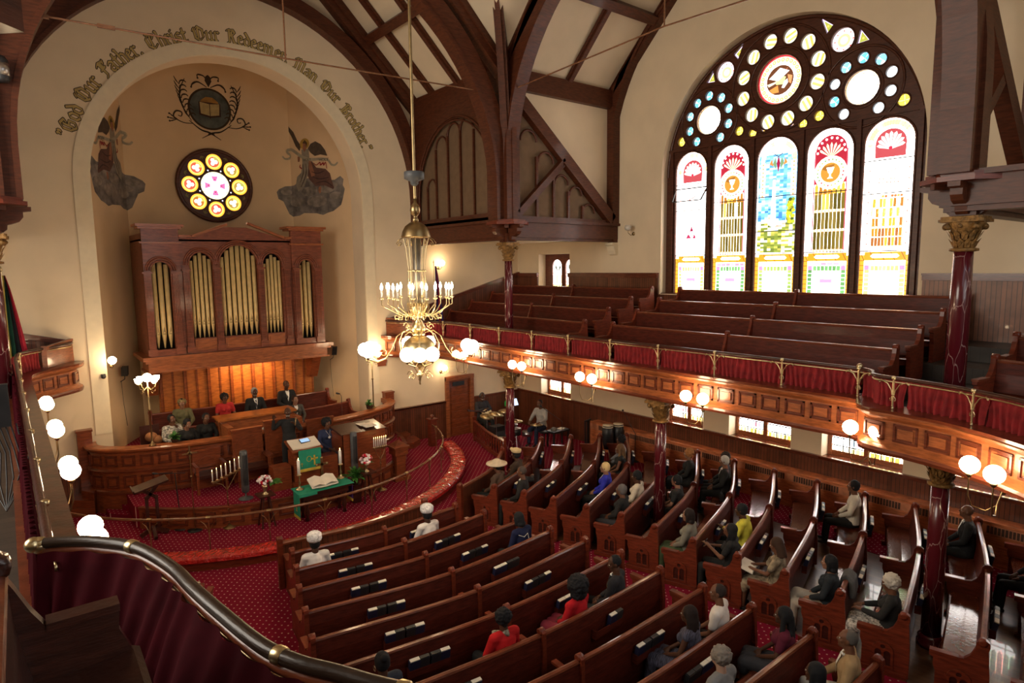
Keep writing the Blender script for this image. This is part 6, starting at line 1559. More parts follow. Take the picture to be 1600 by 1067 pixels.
# ------------------------------------------------------------ FLAGS
def flag(x, y, z0, zt, cols, label, fold=1):
    t = thing('flag', label, 'flag', (x, y, z0)); MB().tube([(x, y, z0), (x, y, zt)], .015, 8).build('pole', M_BRASS, t)
    q = MB(); q.lathe([(.01, 0), (.03, .03), (.005, .12)], (x, y, zt), 8); q.build('finial', M_BRASS, t)
    n = len(cols)
    for k, c in enumerate(cols):
        q = MB(); vs = []; m = 10
        for i in range(9):
            tt = i/8
            for j in range(m+1):
                u = (k+j/m)/n; wd = .04+.34*tt**.8*fold
                vs.append((x+.02+wd*u*1.0, y-.05-.03*sin(u*22+tt*3), zt-.08-tt*(zt-z0-.2)*(1 if u < .9 else .95)+u*.0-.15*u*tt))
        q.add(vs, [(i*(m+1)+j, i*(m+1)+j+1, (i+1)*(m+1)+j+1, (i+1)*(m+1)+j) for i in range(8) for j in range(m)], True)
        q.build('cloth_stripe', flat(c, tag='flag'), t)
    if n == 3 and cols[0][1] > .04:
        e_ = [(x+.02, y-.055, zt-.08-i/8*(zt-z0-.2)) for i in range(9)]+[(x+.02+.38*j/5, y-.055-.03*sin(j/5*22+3), z0+.12-.15*j/5) for j in range(1, 6)]
        MB().tube(e_, .014, 5).build('gold_fringe', M_YEL, t)
    return t
fl_ = flag(.02, 18.0, 3.7, 6.2, [(.01,.05,.03), (.012,.012,.015), (.32,.012,.03)], 'hanging red, black and green flag with gold fringe on the left gallery')
flag(11.35, 18.4, 3.7, 6.3, [(.03,.02,.10), (.30,.015,.03), (.04,.02,.12)], 'folded dark blue and red flag on a cross topped pole in the right gallery')
t = thing('monitor', 'black flat monitor with hanging cables on the left gallery rail', 'monitor', (-.35, 9.4, 4.6))
MB().obox((-.42, 9.0, 4.72), X, Y, Z, .38, .04, .24).build('screen', M_BLACK, t); q = MB().box(-.45, -.38, 9.0, 9.1, 3.9, 4.6)
for k in range(7): q.tube([(-.3+.05*k, 9.0, 4.5), (-.2+.04*k, 8.9, 4.2), (-.25+.06*k, 8.6, 3.9+.03*k), (-.15, 8.2, 3.75)], .008, 5)
q.build('cables', M_BLACK, t)
t = thing('speaker_box', 'dark lamp housing at the upper left edge of the picture', 'spotlight', (.32, 14.1, 9.6)); MB().lathe([(.09, 0), (.11, .05), (.1, .35), (.06, .42)], (.3, 13.95, 9.35), 12).build('housing', M_BLACK, t); MB().lathe([(.112, .1), (.112, .3)], (.3, 13.95, 9.35), 12).build('lens', M_STEEL, t)
# ------------------------------------------------------------ BAND CORNER
def drum(x, y, z, r, h, label, m=None, legs=True, tilt=None, kind='drum'):
    t = thing(kind, label, 'drum', (x, y, z)); ax = Vector(tilt or (0, 0, 1)).normalized()
    MB().lathe([(r, 0), (r, h)], (x, y, z), 20, ax).build('shell', m or M_BLACK, t)
    MB().lathe([(r*.97, h), (r*.97, h+.006)], (x, y, z), 20, ax).build('skin', flat((.75, .68, .55), tag='skin'), t)
    MB().lathe([(r+.01, h-.03), (r+.01, h+.01)], (x, y, z), 20, ax).build('hoop', M_STEEL, t)
    if legs:
        q = MB()
        for k in range(3): a = 2*pi*k/3; q.tube([(x, y, z), (x+.25*cos(a), y+.25*sin(a), .01)], .012, 5)
        q.build('stand', M_STEEL, t)
def cymbal(x, y, z, r, label, tl=(0, 0, 1)):
    t = thing('cymbal', label, 'cymbal', (x, y, z)); MB().lathe([(r, 0), (r*.25, .03), (r*.2, .05), (.01, .06)], (x, y, z), 24, tl).build('disc', M_BRASS, t)
    q = MB().tube([(x, y, z), (x, y, .35)], .01, 6)
    for k in range(3): a = 2*pi*k/3; q.tube([(x, y, .4), (x+.25*cos(a), y+.25*sin(a), .01)], .01, 5)
    q.build('stand', M_STEEL, t)
drum(13.45, 16.1, .5, .18, .14, 'snare drum in front of the drummer', M_STEEL); drum(13.2, 16.55, .65, .15, .2, 'small black tom drum beside the snare'); drum(13.0, 16.15, .6, .16, .22, 'black tom drum nearest the column')
drum(12.95, 16.5, .28, .27, .4, 'black bass drum lying on its side', None, False, (-1, -.3, 0), 'bass_drum')
cymbal(12.75, 16.9, 1.2, .26, 'left brass cymbal behind the column', (.1, -.2, 1)); cymbal(13.2, 17.0, 1.22, .24, 'brass cymbal right behind the column', (-.1, -.1, 1)); cymbal(13.05, 16.2, 1.05, .22, 'lower brass cymbal in front of the music screen', (0, -.1, 1)); cymbal(13.55, 15.75, .92, .22, 'brass hi hat cymbal beside the drummer', (0, 0, 1)); cymbal(12.5, 17.1, 1.12, .24, 'leftmost small brass cymbal near the guitarist', (0, -.3, 1))
t = thing('guitar_amplifier', 'black box guitar amplifier behind the balustrade', 'amplifier', (13.0, 17.3, 0)); MB().box(12.75, 13.2, 17.0, 17.35, 0, .72).build('cabinet', M_BLACK, t); MB().box(12.79, 13.16, 16.99, 17.0, .08, .55).build('grille', M_GREY, t)
t = thing('keyboard_bench', 'black bench with papers and a hat beside the drummer', 'bench', (14.55, 15.9, 0)); MB().box(14.2, 14.95, 15.6, 16.0, .5, .57).build('seat', M_BLACK, t)
for dx in (14.24, 14.91):
    for dy in (15.64, 15.96): MB().box(dx-.025, dx+.025, dy-.025, dy+.025, 0, .5).build('leg', M_BLACK, t)
t = thing('paper_sheet', 'white sheets lying on the black bench', 'papers', (14.7, 15.8, .58)); MB().obox((14.72, 15.8, .585), (1,.3,0), (-.3,1,0), Z, .14, .1, .006).build('sheet', M_PAGE, t)
t = thing('grey_cap', 'grey cap lying on the black bench', 'cap', (14.4, 15.8, .58)); MB().ball((14.4, 15.82, .6), .11, 12, .08).build('cap', flat((.3, .27, .24), tag='cloth'), t)
t = thing('music_screen', 'lit tablet on a stand between the cymbals', 'tablet', (13.9, 17.3, 1.3)); MB().obox((13.75, 17.2, 1.42), X, (0, .5, 1), (0, -1, .5), .17, .12, .01).build('screen', emit('pale_screen', (.6, .75, 1), 1.0), t); MB().tube([(13.75, 17.2, 1.35), (13.75, 17.2, 0)], .012, 6).build('stand', M_BLACK, t)
t = thing('green_bottle', 'small green bottle beside the tablet', 'bottle', (13.45, 17.25, 1.3)); MB().lathe([(.03, 0), (.03, .14), (.012, .18), (.012, .2)], (13.42, 17.25, 1.32), 10).build('bottle', flat((.02, .5, .08), tag='glassy'), t)
for k, (x, lab) in enumerate(((14.72, 'left black conga drum by the radiator'), (15.10, 'right black conga drum by the radiator'))):
    t = thing('conga_drum', lab, 'drum', (x, 13.62-.1*k, .35)); MB().lathe([(.13, 0), (.18, .25), (.185, .5), (.16, .76)], (x, 13.62-.1*k, .35), 20).build('shell', M_BLACK, t); MB().lathe([(.165, .76), (.165, .78)], (x, 13.62-.1*k, .35), 20).lathe([(.17, .70), (.17, .73)], (x, 13.62-.1*k, .35), 20).build('head', flat((.72, .6, .42), tag='skin'), t)
    q = MB()
    for j in range(3): a = 2*pi*j/3; q.tube([(x, 13.62-.1*k, .5), (x+.22*cos(a), 13.62-.1*k+.22*sin(a), .01)], .012, 5)
    q.build('stand', M_STEEL, t)
for k, (x, y, lab) in enumerate(((14.75, 14.55, 'folded black drum stand leaning near the radiator'),)):
    t = thing('folded_stand', lab, 'stand', (x, y, 0)); q = MB()
    for dx, dy in ((0,0), (.06,.03), (-.05,.04)): q.beam((x+dx, y+dy, 0), (x+dx*1.5, y+dy, 1.1), .04, .04, (1,0,0))
    q.beam((x-.12, y, 1.08), (x+.15, y, 1.12), .05, .04); q.build('stand', M_BLACK, t)
def micst(x, y, z, tx, ty, tz, label):
    t = thing('microphone_stand', label, 'microphone stand', (x, y, 0)); MB().lathe([(.15, 0), (.15, .02), (.02, .03)], (x, y, 0), 18).build('base', M_BLACK, t)
    MB().tube([(x, y, 0), (x, y, z), (tx, ty, tz)], .01, 6).build('pole', M_BLACK, t); MB().ball((tx, ty, tz), .035, 8).build('microphone', M_BLACK, t)
micst(14.3, 15.3, 1.0, 13.75, 15.75, 1.52, 'boom microphone stand in front of the drummer'); micst(15.2, 12.9, .9, 15.4, 13.6, 1.5, 'gooseneck microphone stand by the conga drums')
t = thing('microphone_stand', 'thin microphone stand at the right end of the choir pews', 'microphone stand', (7.95, 18.5, .9)); MB().tube([(7.95, 18.5, .92), (7.95, 18.5, 2.25), (7.85, 18.4, 2.35)], .01, 6).lathe([(.12, 0), (.02, .02)], (7.95, 18.5, .9), 14).build('pole', M_STEEL, t); MB().caps((7.85, 18.4, 2.35), .02, (7.72, 18.3, 2.4), .03).build('microphone', M_BLACK, t)
t = thing('security_camera', 'small dark dome camera under the lit sconce left of the niche', 'camera', (1.85, 19.15, 3.5)); MB().ball((1.85, 19.15, 3.5), .06, 10).box(1.8, 1.9, 19.15, 19.24, 3.5, 3.56).build('dome', M_BLACK, t)
# ================================================================ WALL LETTERING AND MURALS
def hull(P):
    P = sorted(set((round(a, 5), round(b, 5)) for a, b in P)); lo = []; hi = []
    for S, L in ((P, lo), (P[::-1], hi)):
        for p in S:
            while len(L) > 1 and (L[-1][0]-L[-2][0])*(p[1]-L[-2][1])-(L[-1][1]-L[-2][1])*(p[0]-L[-2][0]) <= 0: L.pop()
            L.append(p)
    return lo[:-1]+hi[:-1]
GL_ = {'o': (.8, [[(.1,.8),(.35,1),(.62,.8),(.62,.2),(.38,0),(.1,.2),(.1,.8)]]),
 'd': (.8, [[(.1,.75),(.4,.95),(.62,.75),(.62,.2),(.38,0),(.1,.2),(.1,.75)], [(.62,.8),(.12,1.5)]]),
 'u': (.95, [[(0,.9),(.12,1),(.12,.15),(.35,0),(.6,.2)], [(.5,.9),(.62,1),(.62,.1),(.78,0)]]),
 'r': (.66, [[(0,.9),(.12,1),(.12,.1),(.27,0)], [(.14,.8),(.38,1),(.5,.88)]]),
 'a': (.86, [[(.1,.85),(.35,1),(.6,.85),(.6,.1),(.72,0)], [(.58,.6),(.3,.55),(.1,.4),(.1,.15),(.3,0),(.58,.18)]]),
 't': (.62, [[(.2,1.35),(.2,.15),(.4,0),(.5,.1)], [(0,.95),(.45,.95)]]),
 'h': (.85, [[(.05,1.6),(.14,1.5),(.14,0)], [(.14,.8),(.4,1),(.62,.8),(.62,.1),(.5,-.25)]]),
 'e': (.76, [[(.12,.5),(.56,.68),(.5,.9),(.33,1),(.12,.8),(.12,.2),(.35,0),(.6,.15)]]),
 'i': (.42, [[(0,.9),(.12,1),(.12,.1),(.27,0)], [(.1,1.3),(.16,1.36)]]),
 's': (.74, [[(.55,.9),(.35,1),(.1,.8),(.15,.6),(.5,.45),(.55,.2),(.3,0),(.05,.1)]]),
 'm': (1.4, [[(0,.9),(.12,1),(.12,.0)], [(.14,.8),(.38,1),(.55,.85),(.55,0)], [(.57,.8),(.82,1),(1.0,.85),(1.0,.1),(1.15,0)]]),
 'n': (.95, [[(0,.9),(.12,1),(.12,.0)], [(.14,.8),(.38,1),(.6,.85),(.6,.1),(.75,0)]]),
 'O': (1.3, [[(.12,1.1),(.5,1.5),(1.0,1.15),(1.0,.4),(.55,0),(.12,.35),(.12,1.1)], [(.52,1.3),(.46,.25)], [(.12,1.35),(-.02,1.1)]]),
 'C': (1.25, [[(.98,1.3),(.5,1.5),(.12,1.1),(.12,.4),(.55,0),(1.0,.3)], [(.55,1.2),(.5,.3)], [(.98,1.3),(.8,1.05)], [(.3,1.6),(.7,1.35)]]),
 'G': (1.3, [[(.98,1.3),(.5,1.5),(.12,1.1),(.12,.4),(.55,0),(1.0,.25),(1.0,.8),(.68,.75)], [(.55,1.2),(.5,.3)], [(.98,1.3),(.8,1.05)]]),
 'F': (1.05, [[(.1,1.3),(.4,1.5),(.95,1.4)], [(.42,1.5),(.38,.2),(.08,0)], [(.18,.8),(.78,.88)], [(.95,1.5),(.85,1.2)], [(.6,1.4),(.6,.85)]]),
 'R': (1.2, [[(.05,1.35),(.3,1.5),(.3,.1),(.08,0)], [(.3,1.4),(.7,1.5),(.9,1.2),(.62,.85),(.3,.8)], [(.58,.8),(.82,.1),(1.05,0)], [(.55,1.3),(.55,.9)]]),
 'M': (1.5, [[(0,1.2),(.2,1.45),(.2,.1),(0,0)], [(.2,1.3),(.5,1.5),(.66,1.2),(.66,.1)], [(.66,1.2),(.95,1.5),(1.12,1.2),(1.12,.1),(1.3,0)]]),
 'B': (1.2, [[(.05,1.35),(.3,1.5),(.3,.1),(.08,0)], [(.3,1.4),(.7,1.5),(.88,1.2),(.42,.82)], [(.42,.82),(.95,.6),(.9,.2),(.5,0),(.1,.1)], [(.58,1.3),(.55,.2)]]),
 '"': (.55, [[(0,1.5),(.08,1.38),(.02,1.2)], [(.25,1.5),(.33,1.38),(.27,1.2)]]), ',': (.45, [[(.1,.1),(.16,.0),(.08,-.2)]]), '.': (.4, [[(.1,.06),(.16,.02)]]), ':': (.45, [[(.1,.06),(.16,.02)], [(.1,.45),(.16,.4)]])}
txt = '"God Our Father, Christ Our Redeemer, Man Our Brother."'
wid = sum(.75 if c == ' ' else GL_[c][0] for c in txt)
TR, TA0, TA1 = 4.06, radians(164.5), radians(21.5)
sc_ = TR*(TA0-TA1)/wid
tl = thing('wall_inscription', 'painted gold and black blackletter motto curving over the niche arch', 'lettering', (XC, YF, 12.3))
words = txt.split(' '); pos = 0
for wd in words:
    kb, gb_2 = MB(), MB()
    for c in wd:
        w, strokes = GL_[c]
        for layer, mb, ex, dep in ((0, kb, .055, .004), (1, gb_2, 0, .008)):
            nv = (.085, .075)
            rc = [(sx*nv[0]+sx2*ex+sy*.02, sx*nv[1]*1+sy2*ex-sy*.02) for sx in (-1, 1) for sx2 in (-1, 1) for sy2 in (-1, 1) for sy in (-1, 1)]
            for st_ in strokes:
                for a, b in zip(st_, st_[1:]):
                    H = hull([(a[0]+r[0], a[1]+r[1]) for r in rc]+[(b[0]+r[0], b[1]+r[1]) for r in rc])
                    out = []
                    for x, y in H:
                        an = TA0-(pos+x)*sc_/TR*1.0; R = TR+y*sc_*1.05
                        out.append((XC+R*cos(an), 8.35+R*sin(an)))
                    mb.add([(x, YF-dep-.0005*layer-random.random()*.0008, z) for x, z in out], [tuple(range(len(out)))[::-1]])
        pos += w
    pos += .75
    kb.build('painted_outline', M_PAINTK, tl); gb_2.build('painted_word', M_PAINTG, tl)
# wall painting helper: polygons on a plane
class Wall(MB):
    def __init__(s, o, ax): MB.__init__(s); s.o = Vector(o); s.ax = Vector(ax).normalized(); s.n = Vector((s.ax.y, -s.ax.x, 0)); s.k = 1
    def sh(s, pts, k=None):
        s.k += .25; kk = k or s.k
        s.add([s.o+s.ax*a+Z*b+s.n*(.003+.0012*kk) for a, b in pts], [tuple(range(len(pts)))]); return s
    def stroke(s, pts, w, n=None):
        P = bez([(a, b, 0) for a, b in pts], max(12, 5*len(pts))) if len(pts) > 2 else [(a, b, 0) for a, b in pts]
        m = len(P)
        for i in range(m-1):
            a, b = P[i], P[i+1]; dx, dy = b[0]-a[0], b[1]-a[1]; l = hypot(dx, dy) or 1
            w0 = w*(1-.6*abs(2*i/m-1)) ; w1 = w*(1-.6*abs(2*(i+1)/m-1)); nx, ny = -dy/l/2, dx/l/2
            s.add([s.o+s.ax*x+Z*y+s.n*(.003+.0012*s.k) for x, y in ((a[0]+nx*w0, a[1]+ny*w0), (b[0]+nx*w1, b[1]+ny*w1), (b[0]-nx*w1, b[1]-ny*w1), (a[0]-nx*w0, a[1]-ny*w0))], [(0,1,2,3)])
        return s
# medallion with open book
tm = thing('medallion_mural', 'painted oval medallion with an open book inside dark leafy scrollwork', 'mural', (5.6, 22.2, 10.9))
OB = (5.60, 22.2, 11.22)
def wl(k=1): w_ = Wall(OB, X); w_.k = k; return w_
w_ = wl(1); w_.sh(circ(0, 0, .64, 40)); w_.build('oval_border', flat((.05, .03, .015)), tm)
w_ = wl(2); w_.sh([(x*1., y) for x, y in circ(0, 0, .58, 40)]); w_.build('blue_grey_ground', mat('medallion_paint', (.075, .085, .07), .8, var=.6, scale=2.5), tm)
w_ = wl(3); w_.sh([(-.3, .1), (.3, .1), (.25, .25), (.1, .36), (-.1, .36), (-.25, .25)]); w_.build('glow', mat('amber_paint', (.32, .16, .03), .8, var=.4, scale=5), tm)
w_ = wl(4); w_.sh([(-.32, -.2), (-.02, -.26), (0, -.3), (.02, -.26), (.32, -.2), (.32, -.14), (-.32, -.14)]); w_.sh([(-.32, .2), (-.32, -.2), (.32, -.2), (.32, .2)]); w_.build('book_cover', flat((.05, .02, .015)), tm)
w_ = wl(6); w_.sh([(-.29, .19), (-.27, -.16), (-.01, -.21), (-.01, .15)]); w_.sh([(.29, .19), (.27, -.16), (.01, -.21), (.01, .15)]); w_.build('pages', flat((.42, .32, .14)), tm)
w_ = wl(5)
for s in (-1, 1):
    w_.stroke([(s*.1, -.78), (-s*.05, -.72), (-s*.3, -.66), (-s*.62, -.42)], .05); w_.stroke([(s*.28, -.92), (s*.0, -.76), (-s*.35, -.64)], .04)
    w_.stroke([(s*.55, -.42), (s*.74, -.1), (s*.84, .25), (s*.82, .5), (s*.68, .82)], .045)
    for i in range(8):
        t_ = i/7; bx_, by_ = s*(.62+.22*sin(t_*1.7)), -.32+.95*t_
        w_.stroke([(bx_, by_), (bx_-s*.03, by_+.1), (bx_-s*.13, by_+.13), (bx_-s*.2, by_+.08)], .05)
        w_.stroke([(bx_, by_), (bx_+s*.08, by_+.1), (bx_+s*.14, by_+.22)], .035)
    w_.stroke([(s*.5, -.5), (s*.8, -.5), (s*1.05, -.36), (s*.98, -.18), (s*.82, -.2), (s*.84, -.32), (s*.93, -.3)], .05)
    for dx, dy in ((.1, .1), (.14, -.02), (.1, -.12)): w_.stroke([(s*.95, -.42), (s*(1.05+dx*.5), -.4+dy*.7), (s*(1.05+dx), -.38+dy)], .04); w_.sh(circ(s*(1.07+dx), -.38+dy, .03, 8), 5)
    w_.stroke([(s*.05, .66), (s*.3, .78), (s*.46, .7), (s*.5, .6)], .06); w_.stroke([(s*.02, .8), (s*.12, .98), (s*.3, 1.0), (s*.3, .9)], .05); w_.sh(circ(s*.3, .9, .03, 8), 5); w_.sh(circ(s*.5, .6, .03, 8), 5)
w_.sh([(0, .66), (-.1, .85), (-.07, .98), (0, 1.04), (.07, .98), (.1, .85)], 5)
w_.build('leafy_scrollwork', flat((.045, .022, .012)), tm)
# angels painted across the niche corners
def clipu(P, sg):
    out = []
    for i in range(len(P)):
        a, b = P[i-1], P[i]; ia, ib = a[0]*sg >= 0, b[0]*sg >= 0
        if ia != ib: k = a[0]/(a[0]-b[0]); out.append((0, a[1]+(b[1]-a[1])*k))
        if ib: out.append(b)
    return out
class Corner(MB):
    """painting that runs from the flat back wall round the corner onto the canted wall"""
    def __init__(s, side, k):
        MB.__init__(s); s.k = k; s.C = Vector((8.08 if side > 0 else 3.12, 22.2, 0)); s.side = side
        s.d1 = Vector((1.17*side, -2.16, 0)).normalized(); s.d0 = Vector((side, 0, 0))
        s.n1 = Vector((-2.16*side, -1.17, 0)).normalized(); s.n0 = Vector((0, -1, 0))
    def P(s, u, z, k): return s.C+(s.d1 if u >= 0 else s.d0)*u+Z*z+(s.n1 if u > 0 else s.n0)*(.004+.0012*k)
    def sh(s, pts, k=None):
        s.k += .2; kk = k or s.k
        for sg in (1, -1):
            Q = clipu(pts, sg)
            if len(Q) > 2:
                n = s.n1 if sg > 0 else s.n0; d = s.d1 if sg > 0 else s.d0
                s.add([s.C+d*u+Z*z+n*(.004+.0012*kk) for u, z in Q], [tuple(range(len(Q)))])
        return s
    def stroke(s, pts, w):
        P = bez([(a, b, 0) for a, b in pts], max(12, 5*len(pts))) if len(pts) > 2 else [(a, b, 0) for a, b in pts]
        m = len(P); k0 = s.k
        for i in range(m-1):
            a, b = P[i], P[i+1]; dx, dy = b[0]-a[0], b[1]-a[1]; l = hypot(dx, dy) or 1
            w0 = w*(1-.5*abs(2*i/m-1)); nx, ny = -dy/l/2*w0, dx/l/2*w0
            s.sh([(a[0]+nx, a[1]+ny), (b[0]+nx, b[1]+ny), (b[0]-nx, b[1]-ny), (a[0]-nx, a[1]-ny)], k0); s.k = k0
        return s
def angel(side, label):
    ta = thing('angel_mural', label, 'mural', (8.08 if side > 0 else 3.12, 22.2, 7.9))
    def px(L):
        o = []
        for x, y in L:
            xr = x-.08*(y-734); u = (xr-233)*(.0034 if xr < 233 else .00385); o.append((u, 8.81-(y-734)*.00318))
        return o
    def W_(k): return Corner(side, k)
    cl = [(80,745),(100,715),(160,680),(260,665),(330,620),(420,600),(520,620),(640,640),(700,640),(760,605),(795,640),(790,700),(812,740),(795,840),(780,900),(700,960),(640,975),(590,995),(520,975),(380,965),(330,990),(255,998),(215,970),(180,900),(150,840),(100,815)]
    w_ = W_(1); w_.sh(px(cl)); w_.build('cloud', mat('cloud_paint', (.17, .145, .125), .85, var=.6, scale=3.2), ta)
    w_ = W_(2)
    for cx_, cy_, r_ in ((180,740,60), (430,740,90), (620,720,90), (300,850,80), (520,850,110), (720,800,70), (700,690,45), (230,800,50)): w_.sh(px([(cx_+r_*cos(a), cy_+r_*.55*sin(a)) for a in [2*pi*i/14 for i in range(14)]]))
    w_.build('cloud_highlight', mat('cloud_light_paint', (.21, .175, .14), .85, var=.55, scale=4), ta)
    w_ = W_(3); w_.sh(px([(175,45),(235,110),(280,200),(325,260),(310,315),(265,260),(225,175),(180,95)])); w_.sh(px([(400,295),(430,250),(480,230),(540,265),(590,330),(615,390),(540,370),(480,380),(430,340)])); w_.build('wing', flat((.085, .06, .04)), ta)
    w_ = W_(4); w_.sh(px([(363+52*cos(a), 245+57*sin(a)) for a in [2*pi*i/20 for i in range(20)]])); w_.build('halo', flat((.42, .25, .05)), ta)
    w_ = W_(5); w_.sh(px([(330,300),(410,300),(425,420),(415,560),(380,680),(310,735),(280,660),(290,580),(335,540),(345,440)])); w_.build('pale_robe', flat((.27, .23, .17)), ta)
    w_ = W_(6); w_.sh(px([(415,440),(450,430),(500,500),(600,520),(650,570),(670,640),(700,720),(690,735),(600,690),(500,690),(430,620),(410,580)])); w_.build('brown_robe', flat((.12, .06, .045)), ta)
    w_ = W_(8)
    for P in ([(450,540),(520,560),(590,540)], [(460,590),(540,620),(640,610)], [(350,450),(360,540),(330,640)], [(385,450),(390,560),(340,690)], [(500,660),(600,650),(680,700)]): w_.stroke(px(P), .035)
    w_.build('robe_fold', flat((.05, .03, .025)), ta)
    w_ = W_(7); w_.sh(px([(415,420),(440,430),(490,580),(450,590),(420,500)])); w_.sh(px([(535,700),(560,700),(560,760),(545,772),(530,740)])); w_.sh(px([(345,240),(380,235),(385,300),(365,330),(345,290)])); w_.sh(px([(290,370),(320,370),(315,425),(295,425)])); w_.build('skin', flat((.30, .13, .07)), ta)
    w_ = W_(8); w_.sh(px([(340,235),(365,205),(392,235),(390,285),(378,245),(350,240)])); w_.build('hair', flat((.09, .05, .02)), ta)
    w_ = W_(9)
    rb = [(125,365),(150,390),(190,385),(210,355),(175,325),(170,300),(215,290),(270,325),(330,370),(400,405),(470,415),(540,415),(620,430),(660,480),(700,490),(730,465)]
    rp_ = px(rb)
    w_.stroke(rp_, .11); w_.build('scroll_ribbon', flat((.36, .31, .22)), ta)
    w_ = W_(9); w_.stroke(px([(325,455),(320,480),(345,500)]), .05); w_.stroke(px([(470,450),(500,475),(540,450),(545,480),(575,455),(580,485),(600,455),(615,520)]), .05); w_.build('red_ribbon', flat((.25, .02, .02)), ta)
    q = MB(); cr_ = Corner(side, 0)
    for xx, yy, sz in ((580, 428, .15), (400, 412, .12)):
        u, z = px([(xx, yy)])[0]; q.text('HOLY', sz, cr_.P(u, z, 12), cr_.d1*side if side > 0 else -cr_.d1, Z, cr_.n1, .001)
    q.build('ribbon_lettering', M_PAINTK, ta)
angel(1, 'painted angel with ribbon sitting on a grey cloud, on the right side of the niche')
angel(-1, 'painted angel with ribbon on a grey cloud, on the left side of the niche')
# ================================================================ PEOPLE
SK = {'d': (.075, .032, .018), 'm': (.15, .066, .037), 'l': (.26, .13, .08), 'w': (.40, .25, .18)}
def rotx(p, a, c):
    y, z = p[1]-c[1], p[2]-c[2]; return Vector((p[0], c[1]+y*cos(a)-z*sin(a), c[2]+y*sin(a)+z*cos(a)))
class Fig:
    def __init__(s, pose, stand, lean, hy, hp, female):
        k = .93 if female else 1.; s.f = female
        s.lean = lean; up = .40 if stand else 0
        s.c = Vector((0, 0, .56+up))
        def U(x, y, z): return rotx(Vector((x*k, y, .56+up+(z-.56)*k)), lean, s.c)
        s.pel = Vector((0, 0, .56+up)); s.waist = U(0, -.01, .76); s.chest = U(0, 0, .94); s.nb = U(0, -.01, 1.09); s.nk = U(0, .0, 1.15); s.hd = U(0, .03, 1.27)
        s.U = U; s.hy, s.hp = hy, hp
        s.sh = [U(-.17, -.01, 1.05), U(.17, -.01, 1.05)]
        if stand:
            s.hip = [Vector((-.09, 0, .92)), Vector((.09, 0, .92))]; s.kn = [Vector((-.11, .03, .50)), Vector((.11, .0, .50))]; s.an = [Vector((-.12, -.02, .09)), Vector((.12, -.02, .09))]
        else:
            s.hip = [Vector((-.095, .03, .545)), Vector((.095, .03, .545))]; s.kn = [Vector((-.12, .45, .54)), Vector((.12, .45, .54))]; s.an = [Vector((-.12, .47, .145)), Vector((.12, .50, .145))]
            if 'cross' in pose: s.kn[1] = Vector((.04, .46, .63)); s.an[1] = Vector((-.12, .62, .28))
        P = {'lap': ([U(-.24, .06, .80), U(.24, .06, .80)], [U(-.09, .25, .66), U(.07, .27, .67)]),
             'wide': ([U(-.27, .05, .80), U(.27, .05, .80)], [U(-.14, .36, .64), U(.14, .36, .64)]),
             'book': ([U(-.23, .10, .82), U(.23, .10, .82)], [U(-.10, .34, .80), U(.10, .34, .80)]),
             'phone': ([U(-.24, .10, .82), U(.24, .12, .84)], [U(-.06, .36, .92), U(.07, .34, .88)]),
             'chin': ([U(-.22, .14, .84), U(.24, .06, .80)], [U(-.05, .17, 1.08), U(.05, .28, .68)]),
             'backarm': ([U(-.24, .06, .80), U(.38, -.10, .98)], [U(-.1, .26, .68), U(.62, -.06, .98)]),
             'preach': ([U(-.26, .14, .84), U(.36, .02, .92)], [U(-.10, .28, 1.0), U(.36, .12, 1.14)]),
             'drum': ([U(-.25, .12, .84), U(.25, .12, .84)], [U(-.18, .36, .80), U(.16, .36, .80)]),
             'guitar': ([U(-.27, .08, .84), U(.26, .12, .84)], [U(-.05, .26, .86), U(.08, .28, .92)])}
        e, w = P[pose.replace('cross', '') or 'lap']; s.el, s.wr = e, w
def handp(mb, wr, el, s, curl=.6, lx=None):
    d = (wr-el).normalized(); side = d.cross(Z); side = side.normalized() if side.length > .1 else X
    dn = side.cross(d).normalized()
    if dn.z > 0: dn = -dn
    palm = wr+d*.05
    mb.caps(wr, .025, wr+d*.02, .026, 8); mb.caps(wr+d*.03-side*.014, .020, palm+d*.03-side*.016, .019, 8); mb.caps(wr+d*.03+side*.014, .020, palm+d*.03+side*.016, .019, 8)
    for k, L in enumerate((.066, .076, .071, .056)):
        b = palm+d*.035+side*(-.030+.020*k); m = b+(d*.75+dn*.3*curl).normalized()*L*.5; e = m+(d*.5+dn*curl).normalized()*L*.5
        mb.caps(b, .0095, m, .009, 6); mb.caps(m, .009, e, .008, 6)
    t0 = wr+d*.035-side*.028*s; t1 = t0+(d*.6-side*s*.7+dn*.3).normalized()*.04; mb.caps(t0, .011, t1, .010, 6); mb.caps(t1, .010, t1+(d+dn*.4).normalized()*.03, .009, 6)
def loft(mb, rings, n=16):
    """rings: (centre, rx, ry, lean)"""
    vs = []
    for c, rx, ry, ln in rings:
        for k in range(n):
            a = 2*pi*k/n; x, y = rx*cos(a), ry*sin(a); vs.append(c+Vector((x, y*cos(ln), y*sin(ln))))
    m = len(rings); fs = [(i*n+k, i*n+(k+1) % n, (i+1)*n+(k+1) % n, (i+1)*n+k) for i in range(m-1) for k in range(n)]
    fs += [tuple(range(n))[::-1], tuple((m-1)*n+k for k in range(n))]
    mb.add(vs, fs, True)
def remesh(o, v, sm=2, disp=None):
    m = o.modifiers.new('remesh', 'REMESH'); m.mode = 'VOXEL'; m.voxel_size = v; m.use_smooth_shade = True
    if sm: q = o.modifiers.new('smooth', 'SMOOTH'); q.iterations = sm; q.factor = .5
    if disp:
        tx = bpy.data.textures.get('curls') or bpy.data.textures.new('curls', 'CLOUDS'); tx.noise_scale = .035
        q = o.modifiers.new('curl', 'DISPLACE'); q.texture = tx; q.strength = disp; q.mid_level = .5
def headx(F, mb, pts_fn):
    pass
PN = [0]
